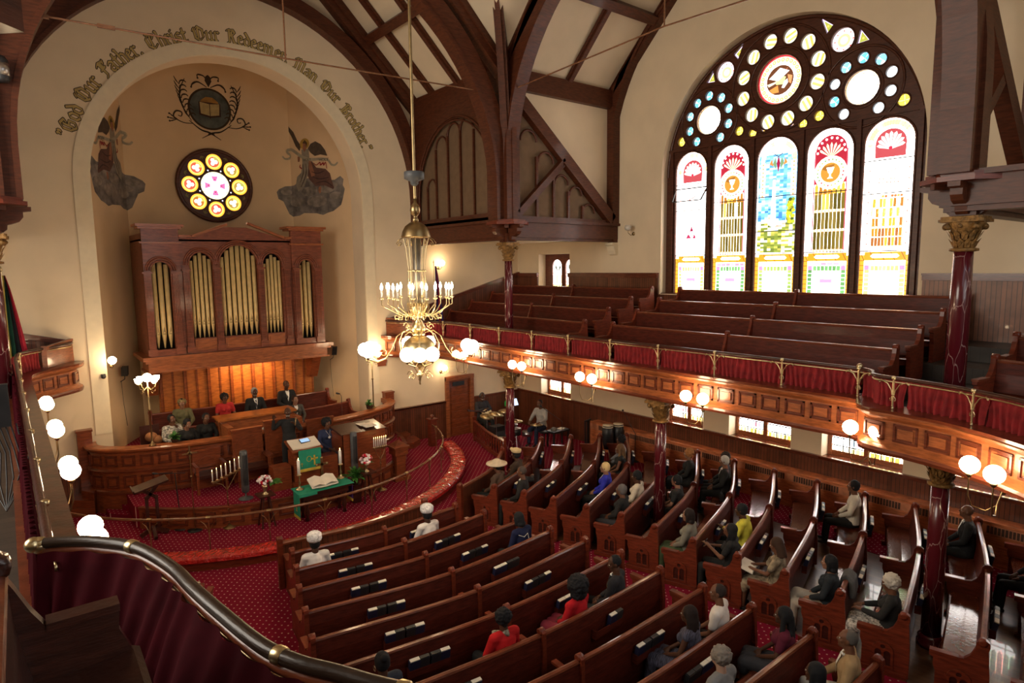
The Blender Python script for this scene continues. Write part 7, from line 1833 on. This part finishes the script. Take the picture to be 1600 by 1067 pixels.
def person(label, x, y, z, ang, skin='m', female=False, hair=('short', (.012,.010,.009)), top=((.1,.1,.1), 'long'), bottom=((.02,.02,.02), 'trousers'), pose='lap', stand=False, lean=0, hy=0, hp=0, extra=(), vox=.0105, cat='person', sc=1., tilt=0):
    PN[0] += 1
    t = thing('person', label, cat, (0, 0, 0)); F = Fig(pose, stand, lean, hy, hp, female); U = F.U
    sc = sc if sc != 1. else (1.06 if stand else 1.13)
    if z > .5 and not stand: z -= .06
    t.location = (x, y, z); t.rotation_euler = (0, 0, ang); t.scale = (sc, sc, sc)
    k = .9 if female else 1.
    sk = flat(SK[skin], .5, 'skin'); b = MB()
    loft(b, [(F.pel-Z*.07, .10*k, .08, 0), (F.pel, .155, .11, 0), (F.waist, .125*k, .09, lean), (F.chest, .155*k, .105, lean), (U(0, -.005, 1.03), .14*k, .09, lean), (F.nb, .06, .055, lean)])
    b.caps(F.nb-Z*.03, .056, F.nk+(F.hd-F.nk)*.3, .052, 10)
    b.caps(F.sh[0], .052, F.sh[1], .052, 10)
    if female:
        for s in (-1, 1): b.ball(U(s*.065, .085, .95), .062, 10)
    for i, s in ((0, -1), (1, 1)):
        b.caps(F.sh[i], .050*k, F.el[i], .038*k, 8); b.caps(F.el[i], .038*k, F.wr[i], .025, 8); handp(b, F.wr[i], F.el[i], s)
        b.caps(F.hip[i], .085, F.kn[i], .056, 10); b.caps(F.kn[i], .055, F.kn[i].lerp(F.an[i], .35), .052, 10); b.caps(F.kn[i].lerp(F.an[i], .35), .052, F.an[i], .034, 10)
    # head, turned and tilted on the neck
    piv = F.nk
    def H(px_, py_, pz_):
        v = Vector((px_, py_, pz_)); v = Matrix.Rotation(F.hp+lean*.5, 3, 'X') @ v; v = Matrix.Rotation(F.hy, 3, 'Z') @ v
        if tilt: v = Matrix.Rotation(tilt, 3, 'Y') @ v
        return F.hd+v
    def HB(mb, c, r, ry, rz, n=14):
        q = MB(); q.ball((0, 0, 0), r, n, rz, ry); mb.add([H(c[0]+v[0], c[1]+v[1], c[2]+v[2]) for v in q.v], q.f, True)
    def HC(mb, a, ra, c, rc, n=6): mb.caps(H(*a), ra, H(*c), rc, n)
    HB(b, (0, -.005, .02), .074, .092, .095); HB(b, (0, .025, -.05), .055, .062, .062); HC(b, (0, .02, -.03), .05, (0, -.01, -.1), .05, 10)
    HC(b, (0, .083, .01), .011, (0, .103, -.025), .015); HC(b, (-.016, .09, -.03), .009, (.016, .09, -.03), .009)
    HC(b, (-.02, .083, -.058), .010, (.02, .083, -.058), .010); HC(b, (0, .072, -.092), .018, (0, .06, -.1), .02)
    for s in (-1, 1): HB(b, (s*.076, -.008, -.008), .010, .02, .03, 8); HC(b, (s*.012, .084, .022), .009, (s*.045, .074, .024), .009); HB(b, (s*.04, .06, -.022), .025, .022, .022, 8)
    ob = b.build('body', sk, t, True); remesh(ob, vox, 1)
    ey = MB(); 
    for s in (-1, 1): HB(ey, (s*.030, .080, .004), .013, .009, .008, 8)
    ey.cur = 1
    for s in (-1, 1): HB(ey, (s*.030, .087, .004), .006, .004, .006, 6)
    ey.build('eyes', [flat((.6, .55, .5), .3, 'eyewhite'), M_BLACK], t, True)
    # clothing
    tc, tk = top[:2]; c = MB(); g = .018
    low = .50 if tk in ('jacket', 'suit', 'coat') else .54
    zp = F.pel.z-.56
    loft(c, [(Vector((0, .0, low+zp)), .165+g, .125+g, 0), (F.pel+Z*.03, .16+g, .12+g, 0), (F.waist, .13*k+g*1.2, .10+g, lean), (F.chest, .16*k+g, .11+g, lean), (U(0, -.005, 1.03), .145*k+g, .095+g*.7, lean), (U(0, -.01, 1.085), .082, .07, lean), (U(0, -.012, 1.105), .066, .06, lean)])
    c.caps(F.sh[0], .056+g*.7, F.sh[1], .056+g*.7, 10)
    if female:
        for s in (-1, 1): c.ball(U(s*.065, .088, .95), .072, 10)
    for i in (0, 1):
        if tk == 'sleeveless': continue
        c.caps(F.sh[i], .056*k+g*.7, F.el[i] if tk != 'short' else F.sh[i].lerp(F.el[i], .65), .045*k+g*.6, 10)
        if tk != 'short': c.caps(F.el[i], .046*k+g*.5, F.el[i].lerp(F.wr[i], .88), .032+g*.4, 10)
    pat = None
    cm = flat(tc, .85, 'cloth') if len(top) < 3 else top[2]
    oc = c.build({'suit': 'suit_jacket', 'jacket': 'jacket', 'coat': 'coat', 'long': 'top', 'short': 'top', 'sleeveless': 'sleeveless_top'}[tk], cm, t, True); remesh(oc, .0125, 2)
    if tk == 'suit':
        q = MB(); a = U(0, .132, .80); 
        q.add([U(-.05, .088, 1.08), U(.05, .088, 1.08), U(.028, .136, .95), U(.0, .135, .82), U(-.028, .136, .95)], [(0,4,3,2,1)]); q.add([v+Vector((0, -.02, 0)) for v in [U(-.05, .088, 1.08), U(.05, .088, 1.08), U(.028, .136, .95), U(.0, .135, .82), U(-.028, .136, .95)]], [(0,1,2,3,4)])
        q.tube([U(-.045, .06, 1.10), U(0, .085, 1.085), U(.045, .06, 1.10)], .014, 6); q.build('shirt', M_WHITE, t, True)
    bc, bk = bottom[:2]; c = MB(); zp = F.pel
    loft(c, [(zp-Z*.09, .13, .10, 0), (zp-Z*.02, .17, .128, 0), (zp+Z*.05, .155, .12, 0)])
    if bk == 'trousers':
        for i in (0, 1):
            c.caps(F.hip[i], .098, F.kn[i], .072, 10); c.caps(F.kn[i], .070, F.an[i]-(F.an[i]-F.kn[i])*.03, .056, 10)
        nm = 'trousers'
    else:
        nm = 'skirt'; K0, K1 = F.kn; mid = (K0+K1)/2; hm = (F.hip[0]+F.hip[1])/2
        for i in (0, 1): c.caps(F.hip[i], .105, F.kn[i], .085, 10)
        c.caps(hm, .10, mid, .078, 10)
        if stand or bk == 'long':
            A = (F.an[0]+F.an[1])/2+Z*.06
            for i in (0, 1): c.caps(F.kn[i], .085, F.an[i]+Z*.06, .09, 10)
            c.caps(mid, .08, A, .09, 10)
        else:
            for i in (0, 1): c.caps(F.kn[i], .085, F.kn[i].lerp(F.an[i], .25), .075, 10)
    oc = c.build(nm, flat(bc, .85, 'cloth') if len(bottom) < 3 else bottom[2], t, True); remesh(oc, .014, 2)
    for i in (0, 1):
        q = MB(); a = F.an[i]; fwd = Vector((0, 1, 0)) if a.z < .2 else Vector((0, .8, -.5))
        q.caps(a-Z*.045-fwd*.03, .036, a-Z*.06+fwd*.13, .030, 10); q.build('shoe', flat((.02, .016, .014), .4, 'shoe'), t, True)
    # hair
    hs, hc = hair[:2]
    if hs != 'bald':
        q = MB(); dsp = None; v = .0125
        if hs in ('short', 'bob', 'long', 'bun', 'braids', 'curly', 'thin'):
            e = .004 if hs == 'thin' else .012
            HB(q, (0, -.022, .028), .076+e, .088+e, .088+e)
            if hs != 'thin': HB(q, (0, -.035, -.01), .074+e, .07+e, .07+e)
        if hs == 'thin': HB(q, (0, -.03, .0), .082, .075, .05)
        if hs == 'curly': HB(q, (0, -.03, .03), .108, .112, .105); dsp = .05; v = .010
        if hs == 'bob':
            for s in (-1, 1): HC(q, (s*.075, -.01, .03), .028, (s*.082, .0, -.09), .024, 8)
            HC(q, (0, -.075, .0), .05, (0, -.07, -.1), .05, 8); HC(q, (-.05, -.06, -.09), .04, (.05, -.06, -.09), .04, 8)
        if hs == 'long':
            for s in (-1, 1): HC(q, (s*.07, -.02, .03), .032, (s*.10, -.01, -.16), .035, 8); HC(q, (s*.10, -.01, -.16), .035, (s*.10, -.02, -.27), .03, 8)
            HC(q, (0, -.08, .0), .055, (0, -.10, -.25), .055, 8); HC(q, (-.05, -.09, -.2), .045, (.05, -.09, -.2), .045, 8)
        if hs in ('afro', 'bigafro'):
            r = .125 if hs == 'afro' else .155; HB(q, (0, -.042, .035), r, r*.95, r*.95, 18); dsp = .05; v = .010
            if hs == 'bigafro': HB(q, (0, -.06, -.06), .14, .11, .12)
        if hs == 'bun': HB(q, (0, -.10, .09), .045, .045, .045)
        if hs == 'braids':
            for j in range(22):
                a = pi*(.0+j/21)+pi; rx_ = .085; sx, sy = rx_*cos(a), rx_*1.05*sin(a)-.01
                L = random.uniform(.16, .26); HC(q, (sx*.9, sy*.9, .05), .013, (sx*1.15, sy*1.15-.005, -.05), .012, 6); HC(q, (sx*1.15, sy*1.15-.005, -.05), .012, (sx*1.2+random.uniform(-.02, .02), sy*1.2, -.05-L*.6), .009, 6)
        oh = q.build('hair', flat(hc, .8, 'hair'), t, True); remesh(oh, v, 1, dsp)
    for ex in extra:
        kx = ex[0]; col = ex[1] if len(ex) > 1 else None; q = MB()
        if kx == 'glasses':
            for s in (-1, 1): q.tube([H(s*.033+.022*cos(a), .096, .004+.018*sin(a)) for a in [2*pi*i/12 for i in range(13)]], .0028, 5, False); q.tube([H(s*.055, .094, .006), H(s*.08, .0, .006)], .0025, 4)
            q.tube([H(-.011, .098, .006), H(.011, .098, .006)], .0028, 4); q.build('glasses', M_BLACK, t, True)
        elif kx == 'laphat':   # lacy white pillbox
            q.lathe([(.108, -.03), (.118, .0), (.115, .07), (.08, .10), (.01, .105)], H(0, -.015, .075), 20, H(0, -.05, 1)-H(0, 0, 0)); q.build('lace_hat', mat('white_lace', (.75, .75, .78), .9, var=.4, scale=26, bump=.8, bscale=50), t, True)
        elif kx == 'widehat':
            ax = H(0, -.25, 1)-H(0, 0, 0); q.lathe([(.23, .02), (.235, -.005), (.13, .0), (.105, .01), (.10, .075), (.06, .10), (.01, .105)], H(0, -.01, .055), 26, ax); q.build('wide_brim_hat', flat(col, .8, 'hat'), t, True)
        elif kx == 'roundhat':
            q.lathe([(.115, -.01), (.12, .01), (.12, .05), (.08, .065), (.01, .07)], H(0, -.01, .075), 22, H(0, -.1, 1)-H(0, 0, 0)); q.ball(H(0, .10, .12), .045, 10, .04); q.build('round_hat', flat(col, .8, 'hat'), t, True)
        elif kx == 'wrap':
            HB(q, (0, -.03, .04), .10, .11, .085); HB(q, (-.06, -.08, .02), .06, .06, .07); o_ = q.build('headwrap', mat('gold_green_headwrap', (.22, .17, .07), .8, var=.6, scale=16), t, True); remesh(o_, .012, 1, .03)
        elif kx == 'tie': 
            q.add([U(-.016, .098, 1.065), U(.016, .098, 1.065), U(.02, .142, .92), U(0, .142, .86), U(-.02, .142, .92)], [(0,4,3,2,1)]); q.add([v_-Vector((0, .012, 0)) for v_ in (U(-.016, .098, 1.065), U(.016, .098, 1.065), U(.02, .142, .92), U(0, .142, .86), U(-.02, .142, .92))], [(0,1,2,3,4)]); q.build('necktie', flat(col, .6, 'tie'), t, True)
        elif kx == 'scarf':
            q.tube([U(-.07, .12, .85), U(-.09, .09, 1.05), U(0, -.09, 1.11), U(.09, .09, 1.05), U(.07, .12, .85)], [.03, .04, .04, .04, .03], 8); q.build('patterned_scarf', mat('black_cream_scarf', (.28, .25, .18), .8, var=1., scale=24), t, True)
        elif kx == 'medal': q.lathe([(.035, 0), (.03, .006)], U(0, .15, .93), 14, (0, 1, 0)); q.tube([U(-.06, .06, 1.1), U(0, .15, .97), U(.06, .06, 1.1)], .004, 4); q.build('white_pendant', M_WHITE, t, True)
        elif kx == 'phone': m_ = (F.wr[0]+F.wr[1])/2+Vector((0, .09, .03)); q.obox(m_, X, (0, -.5, 1), (0, 1, .5), .038, .075, .005); q.build('phone', M_BLACK, t, True)
        elif kx == 'book': m_ = (F.wr[0]+F.wr[1])/2+Vector((0, .10, -.0)); q.obox(m_-X*.09, (1, 0, .12), (0, 1, .3), Z, .09, .12, .012); q.obox(m_+X*.09, (1, 0, -.12), (0, 1, .3), Z, .09, .12, .012); q.build('open_book', M_PAGE, t, True)
        elif kx == 'hoops':
            for s in (-1, 1): q.tube([H(s*.085, .03*cos(a), -.055+.03*sin(a)) for a in [2*pi*i/14 for i in range(15)]], .003, 5, False)
            q.build('hoop_earrings', M_BRASS, t, True)
        elif kx == 'mic': h_ = F.wr[0]+Vector((0, .07, .03)); q.caps(h_-Z*.05, .013, h_+Z*.08+Vector((-.02, -.02, 0)), .013); q.ball(h_+Z*.11+Vector((-.025, -.025, 0)), .026, 8); q.build('microphone', M_BRASSD, t, True)
        elif kx == 'beard': HB(q, (0, .035, -.075), .05, .055, .035); o_ = q.build('beard', flat(col, .8, 'hair'), t, True)
        elif kx == 'phones':
            q.tube([H(.088*cos(a), -.01, .02+.105*sin(a)) for a in [pi*i/12 for i in range(13)]], .01, 6)
            for s in (-1, 1): q.caps(H(s*.08, -.01, 0), .028, H(s*.095, -.01, 0), .024)
            q.build('headphones', M_BLACK, t, True)
        elif kx == 'stripe': q.tube([U(-.19, -.12, 1.04), U(-.08, -.145, .98), U(.02, -.14, 1.02), U(.04, -.14, .86)], .006, 5); q.build('white_piping', M_WHITE, t, True)
        elif kx == 'guitar':
            c0 = U(-.06, .24, .78); ax_ = Vector((.97, .1, .22)).normalized(); n_ = Vector((-.05, .85, .5)).normalized(); bb = n_.cross(ax_)
            q.prism([(.20*cos(a)+.02*cos(2*a), (.13+.025*cos(2*a))*sin(a)) for a in [2*pi*i/24 for i in range(24)]], c0-n_*.03, ax_, bb, n_*.045); q.build('guitar_body', M_GOLD, t, True)
            q = MB(); q.beam(c0+ax_*.12+n_*.03, c0+ax_*.68+n_*.03, .04, .02, n_); q.beam(c0+ax_*.68+n_*.03, c0+ax_*.80+n_*.03, .07, .02, n_); q.build('guitar_neck', M_DARK, t, True)
    return t
def seat(block, hx, hy_, label, turn=0., **kw):
    """seat a person on the pew nearest to the point under their head"""
    best = None
    for b_, i, P in SEATS:
        if b_ != block: continue
        v = P.near((hx, hy_)); sc__ = abs(v[2]-.17)+(10 if v[0] > abs(v[2])+.1 else 0)
        if best is None or sc__ < best[0]: best = (sc__, v, P)
    d, dist, off, p, T, N = best[1]
    p, T, N = best[2].at(min(max(dist, .38), best[2].L-.38))
    q = p+N*.20; ang = atan2(N.y, N.x)-pi/2+turn
    return person(label, q.x, q.y, -.10, ang, sc=1.13, **kw)
BLK = (.012, .012, .014); GRAYH = (.30, .28, .26); WHTH = (.62, .60, .56)
plaid = mat('black_white_windowpane', (.03, .03, .035), .8, var=.2)
pat1 = mat('zigzag_black_cream', (.24, .19, .12), .85, var=.95, scale=9)
pat2 = mat('white_black_dotted_cloth', (.42, .40, .36), .85, var=.9, scale=30)
pat3 = mat('navy_white_striped', (.05, .05, .08), .85, var=1., scale=14, stretch=(1, 6, 1))
# middle block
seat('M', 3.89, 10.68, 'woman in white jacket and lacy white hat, left end of the second middle pew', female=True, skin='d', top=((.72,.70,.68), 'jacket'), extra=(('laphat',),), hair=('short', BLK))
seat('M', 6.3, 10.51, 'woman in white jacket and lacy white hat, right half of the second middle pew', female=True, skin='d', top=((.72,.70,.68), 'jacket'), extra=(('laphat',),), hair=('short', BLK))
seat('M', 7.59, 8.96, 'person in navy jacket with white piping leaning in the fourth middle pew', skin='d', top=((.010,.014,.05), 'jacket'), extra=(('stripe',),), hair=('bob', BLK), female=True, lean=-.15, hp=-.2)
seat('M', 7.5, 6.8, 'man in charcoal suit with pale yellow tie beside the woman with big black curls', turn=.35, skin='d', top=((.022,.022,.026), 'suit'), extra=(('tie', (.62,.5,.25)),), hair=('thin', BLK), hy=.5, hp=-.25)
seat('M', 6.55, 6.55, 'woman in red top with very big black curly hair', female=True, skin='d', top=((.42,.008,.014), 'long'), bottom=((.25,.03,.05), 'skirt'), hair=('bigafro', BLK), turn=.15)
seat('M', 5.12, 6.5, 'woman in bright red with a black and cream scarf', female=True, skin='d', top=((.5,.012,.014), 'long'), extra=(('scarf',),), hair=('curly', BLK), hp=-.15)
seat('M', 3.3, 6.5, 'woman with slicked bun and gold hoop earrings at the bottom edge', female=True, skin='d', top=((.04,.05,.07), 'long'), extra=(('hoops',),), hair=('bun', BLK))
seat('M', 7.2, 4.85, 'woman with short locs in a navy and white striped outfit beside the man in white', female=True, skin='d', top=((.05,.05,.08), 'sleeveless', pat3), bottom=((.03,.03,.06), 'long', pat3), hair=('braids', (.02,.012,.01)), turn=.25)
seat('M', 7.96, 5.0, 'man with shaved head in a white shirt near the aisle', skin='m', top=((.68,.64,.60), 'short'), hair=('thin', (.03,.02,.018)), turn=.3, hy=.2)
seat('M', 8.25, 4.11, 'woman in maroon top with long black hair and plaid skirt', female=True, skin='d', top=((.10,.012,.028), 'short'), bottom=((.02,.02,.022), 'skirt', plaid), hair=('long', BLK), turn=.35)
seat('M', 6.6, 4.0, 'person with curly grey hair cut off by the bottom edge', skin='w', top=((.2,.2,.2), 'long'), hair=('curly', (.22,.19,.16)))
seat('M', 8.42, 3.3, 'man in tan jacket over a white shirt at the bottom edge', skin='m', top=((.36,.24,.12), 'suit'), bottom=((.5,.48,.44), 'trousers'), hair=('thin', (.10,.09,.08)), turn=.4, hp=.1, pose='wide')
seat('M', 7.3, 3.2, 'person with dark hair and cream top at the very bottom edge', female=True, skin='d', top=((.6,.5,.38), 'long'), hair=('bob', BLK))
# right block
seat('R', 10.2, 12.6, 'person in brown coat and cream round hat just right of the marble column', female=True, skin='d', top=((.07,.045,.03), 'coat'), extra=(('roundhat', (.65,.5,.27)),), hair=('short', BLK))
seat('R', 9.35, 11.95, 'woman in big cream wide brimmed hat in the first right block pew', female=True, skin='m', top=((.10,.06,.04), 'coat'), extra=(('widehat', (.68,.56,.40)),), hair=('short', BLK), hp=-.25)
seat('R', 9.4, 11.2, 'bald man in black suit with one arm stretched along the pew back', skin='m', top=((.016,.016,.018), 'suit'), pose='backarm', hair=('thin', (.08,.06,.05)), turn=.2, hp=-.1)
seat('R', 13.2, 11.95, 'woman with dark hair in grey sparkly top at the far side', female=True, skin='d', top=((.22,.22,.24), 'long'), hair=('curly', BLK))
seat('R', 12.6, 11.3, 'woman with long light brown hair in black sleeveless dress', female=True, skin='m', top=((.015,.015,.017), 'sleeveless'), bottom=((.015,.015,.017), 'skirt'), hair=('long', (.16,.09,.045)))
seat('R', 11.16, 10.32, 'woman with short blonde hair in a bright royal blue blouse', female=True, skin='l', top=((.025,.03,.36), 'long'), hair=('short', (.68,.50,.24)), turn=.15, extra=(('medal',),))
seat('R', 11.25, 9.4, 'woman with short black hair in a cream blouse behind the woman in blue', female=True, skin='d', top=((.62,.54,.42), 'long'), hair=('short', BLK), hp=-.2)
seat('R', 10.3, 8.94, 'older woman with cropped grey hair and glasses in a black blouse', female=True, skin='m', top=((.015,.015,.016), 'long'), bottom=((.04,.04,.045), 'trousers'), hair=('short', (.13,.12,.12)), extra=(('glasses',),), hp=.1)
seat('R', 13.63, 9.75, 'woman with ginger hair in black jacket and blue shirt near the radiator', female=True, skin='l', top=((.014,.014,.016), 'jacket'), bottom=BLK and ((.014,.014,.016), 'skirt'), hair=('curly', (.45,.20,.07)))
seat('R', 13.55, 8.85, 'man with white hair in black suit in the pew behind the ginger haired woman', skin='l', top=((.012,.012,.014), 'suit'), hair=('short', WHTH), hp=-.1)
seat('R', 14.0, 9.1, 'woman with dark hair half hidden beside the white haired man', female=True, skin='m', top=((.014,.013,.013), 'long'), hair=('curly', (.05,.04,.035)))
seat('R', 11.75, 8.45, 'woman with dark hair, glasses and short sleeved black dress behind the middle column', female=True, skin='l', top=((.014,.014,.015), 'short'), bottom=((.014,.014,.015), 'skirt'), hair=('short', (.02,.015,.012)), extra=(('glasses',),))
seat('R', 10.26, 7.11, 'woman with straight dark bob in grey patterned top and long green skirt', female=True, skin='l', top=((.20,.19,.15), 'long'), bottom=((.07,.10,.045), 'long'), hair=('bob', (.018,.012,.01)))
seat('R', 11.3, 6.62, 'woman in yellow jacket holding a phone', female=True, skin='d', top=((.60,.55,.06), 'jacket'), hair=('short', BLK), pose='phone', extra=(('phone',),), lean=-.12)
seat('R', 10.11, 6.15, 'woman in black top with pulled back braids looking up, in front of the patterned dress', female=True, skin='m', top=((.014,.014,.016), 'short'), bottom=((.012,.012,.014), 'trousers'), hair=('braids', (.02,.015,.012)), hp=.25, pose='phone', extra=(('phone',),))
seat('R', 10.05, 5.3, 'woman with long locs in a black and cream zigzag dress holding an open book', female=True, skin='m', top=((.24,.19,.12), 'short', pat1), bottom=((.24,.19,.12), 'skirt', pat1), hair=('braids', (.05,.025,.015)), pose='book', extra=(('book',),), hp=-.25)
seat('R', 14.2, 5.8, 'man in cream shirt and black trousers sitting alone by the radiator', skin='m', top=((.60,.54,.44), 'long'), bottom=((.012,.012,.013), 'trousers'), hair=('short', (.02,.018,.016)), hp=.08)
seat('R', 10.2, 4.42, 'woman with black bob, dark top and beige trousers', female=True, skin='l', top=((.02,.025,.03), 'long'), bottom=((.38,.34,.28), 'trousers'), hair=('bob', BLK), pose='crosslap')
seat('R', 10.25, 3.62, 'woman with white curly hair and glasses writing on her lap', female=True, skin='m', top=((.012,.012,.012), 'long'), bottom=((.10,.09,.08), 'long', pat2), hair=('curly', (.50,.46,.40)), extra=(('glasses',),), hp=-.3, pose='book')
seat('R', 14.3, 3.9, 'bald man in black suit sitting behind the near marble column', skin='m', top=((.010,.010,.011), 'suit'), hair=('bald', BLK), hp=.2)
seat('R', 13.6, 2.75, 'person in black suit partly cut off by the right edge', skin='d', top=((.010,.010,.011), 'suit'), hair=('short', BLK), hp=0)
# chancel
FY = pi   # facing the people
person('woman in white and black dotted jacket, head tilted, at the left of the choir', 3.28, 18.9, .88, FY+.2, female=True, skin='m', top=((.42,.40,.36), 'jacket', pat2), hair=('short', BLK), tilt=.25, pose='chin')
person('woman in olive top with gold and green headwrap in the back choir pew', 3.72, 19.75, 1.12, FY-.1, female=True, skin='l', top=((.13,.12,.06), 'long'), hair=('short', BLK), extra=(('wrap',),))
person('woman in black with short hair bending forward behind the choir front', 3.48, 18.25, .86, FY+.3, female=True, skin='l', top=((.012,.012,.014), 'long'), hair=('short', BLK), hp=-.3, lean=-.1)
person('person in black jacket over gold patterned dress in the choir', 4.05, 18.55, .86, FY+.1, female=True, skin='m', top=((.014,.013,.014), 'jacket'), bottom=((.3,.2,.08), 'skirt', pat1), hair=('short', BLK), tilt=-.2)
person('woman in red dress with curly black hair under the amber panelling', 4.86, 19.75, 1.12, FY, female=True, skin='m', top=((.48,.03,.03), 'short'), hair=('curly', BLK), extra=(('glasses',),))
person('man in black suit and dark tie with grey beard under the amber panelling', 5.72, 19.75, 1.12, FY, skin='d', top=((.012,.012,.014), 'suit'), hair=('short', GRAYH), extra=(('tie', (.05,.05,.07)), ('beard', (.25,.23,.2))))
person('man in black suit and white shirt behind the woman in grey', 6.72, 19.85, 1.2, FY, skin='d', top=((.012,.012,.014), 'suit'), hair=('thin', BLK))
person('woman in grey jacket over black top in the front choir pew', 6.62, 18.85, .95, FY, female=True, skin='l', top=((.07,.065,.055), 'suit'), hair=('short', (.03,.015,.01)))
person('preacher in black robe raising one hand and holding a microphone', 5.62, 16.55, Z2, FY-.15, skin='d', stand=True, top=((.012,.013,.015), 'long'), bottom=((.012,.013,.015), 'long'), pose='preach', hair=('thin', (.05,.045,.04)), extra=(('mic',), ('beard', (.3,.28,.25))), lean=.12, hp=.1, hy=-.2)
person('woman in blue tunic with white pendant and afro, sitting beside the pulpit', 6.68, 16.62, Z2-.02, FY, female=True, skin='m', top=((.035,.045,.10), 'long'), bottom=((.05,.06,.11), 'trousers'), hair=('afro', BLK), extra=(('glasses',), ('medal',)))
person('guitarist in dark jacket with headphones holding a gold guitar', 13.2, 18.35, .1, FY-.1, skin='d', top=((.04,.04,.045), 'jacket'), pose='guitar', hair=('thin', (.1,.1,.1)), extra=(('beard', (.35,.33,.3)), ('guitar',), ('phones',)))
t = thing('stool', 'dark stool under the guitarist', 'stool', (13.2, 18.4, 0)); MB().lathe([(.18, .48), (.18, .53)], (13.2, 18.4, 0), 16).tube([(13.2, 18.4, .02), (13.2, 18.4, .48)], .02, 8).build('seat', M_BLACK, t)
person('drummer in light grey sweater bending over the drum kit', 14.0, 16.0, .12, FY/2+.25, skin='m', top=((.42,.40,.37), 'long'), bottom=((.02,.025,.05), 'trousers'), pose='drum', hair=('thin', (.03,.02,.02)), lean=-.08, hp=-.3)
t = thing('stool', 'dark drum stool under the drummer', 'stool', (14.1, 16.0, 0)); MB().lathe([(.17, .5), (.17, .55)], (14.12, 16.0, 0), 16).tube([(14.12, 16.0, .02), (14.12, 16.0, .5)], .02, 8).build('seat', M_BLACK, t)
t = thing('draped_chair', 'wooden chair piled with a brown bag at the left end of the choir', 'chair', (2.75, 18.55, .9)); MB().box(2.5, 2.95, 18.75, 18.8, .9, 2.15).box(2.5, 2.55, 18.3, 18.8, .9, 1.6).build('backrest', M_DARK, t)
t = thing('leather_bag', 'tan brown bag on the chair at the left end of the choir', 'bag', (2.75, 18.6, 1.7)); q = MB(); q.ball((2.72, 18.55, 1.88), .15, 12, .13); q.ball((2.85, 18.5, 1.8), .12, 12, .12); o_ = q.build('bag', flat((.28,.12,.05), tag='leather'), t)
t = thing('folded_coat', 'grey black coat hanging over the pew back by the near column', 'coat', (11.0, 3.9, .95)); q = MB(); p, T, N = [P for b_, i, P in SEATS if b_ == 'R' and i == 9][0].at(.75); [q.tube([p+T*w_+N*.08+Z*(.70+abs(w_)*.3), p+T*w_*.8+N*.05+Z*.97, p+T*w_*.7+Z*1.01, p+T*w_*.8-N*.08+Z*.93, p+T*w_*1.1-N*.11+Z*(.60+.4*abs(w_))], [.03, .04, .045, .05, .04], 8) for w_ in (-.22, -.14, -.05, .05, .13, .2)]; o_ = q.build('coat', flat((.10,.10,.10), tag='cloth'), t); remesh(o_, .02, 3)

def bag(P, dist, fw_, z, r, col, label, kind='handbag'):
    p, T, N = P.at(dist); q_ = p+N*fw_+Z*z
    t = thing(kind, label, 'bag', tuple(q_)); q = MB(); a = [(-r, 0), (r, 0), (r*.9, r*.9), (r*.5, r*1.15), (-r*.5, r*1.15), (-r*.9, r*.9)]
    q.prism(a, q_-N*r*.35, T, Z, N*r*.7); q.build('bag', flat(col, .5, 'leather'), t)
    MB().tube([q_+T*r*.5*cos(pi*i/8)+Z*(r*1.1+r*.6*sin(pi*i/8)) for i in range(9)], .01, 6).build('handle', M_BLACK, t)
PM = {i: P for b_, i, P in SEATS if b_ == 'M'}; PR = {i: P for b_, i, P in SEATS if b_ == 'R'}
bag(PM[6], PM[6].L-.35, .25, .47, .16, (.01, .01, .012), 'black handbag on the pew right of the man with yellow tie')
bag(PM[9], PM[9].L-1.7, .3, .47, .17, (.16, .045, .018), 'red brown leather handbag beside the woman in maroon')
bag(PM[10], PM[10].L-1.5, -.2, .75, .12, (.01, .03, .12), 'small blue bag hanging behind the last visible middle pew')
bag(PR[6], 3.9, .25, .47, .14, (.012, .012, .014), 'black handbag on the seat near the white haired man')
# end
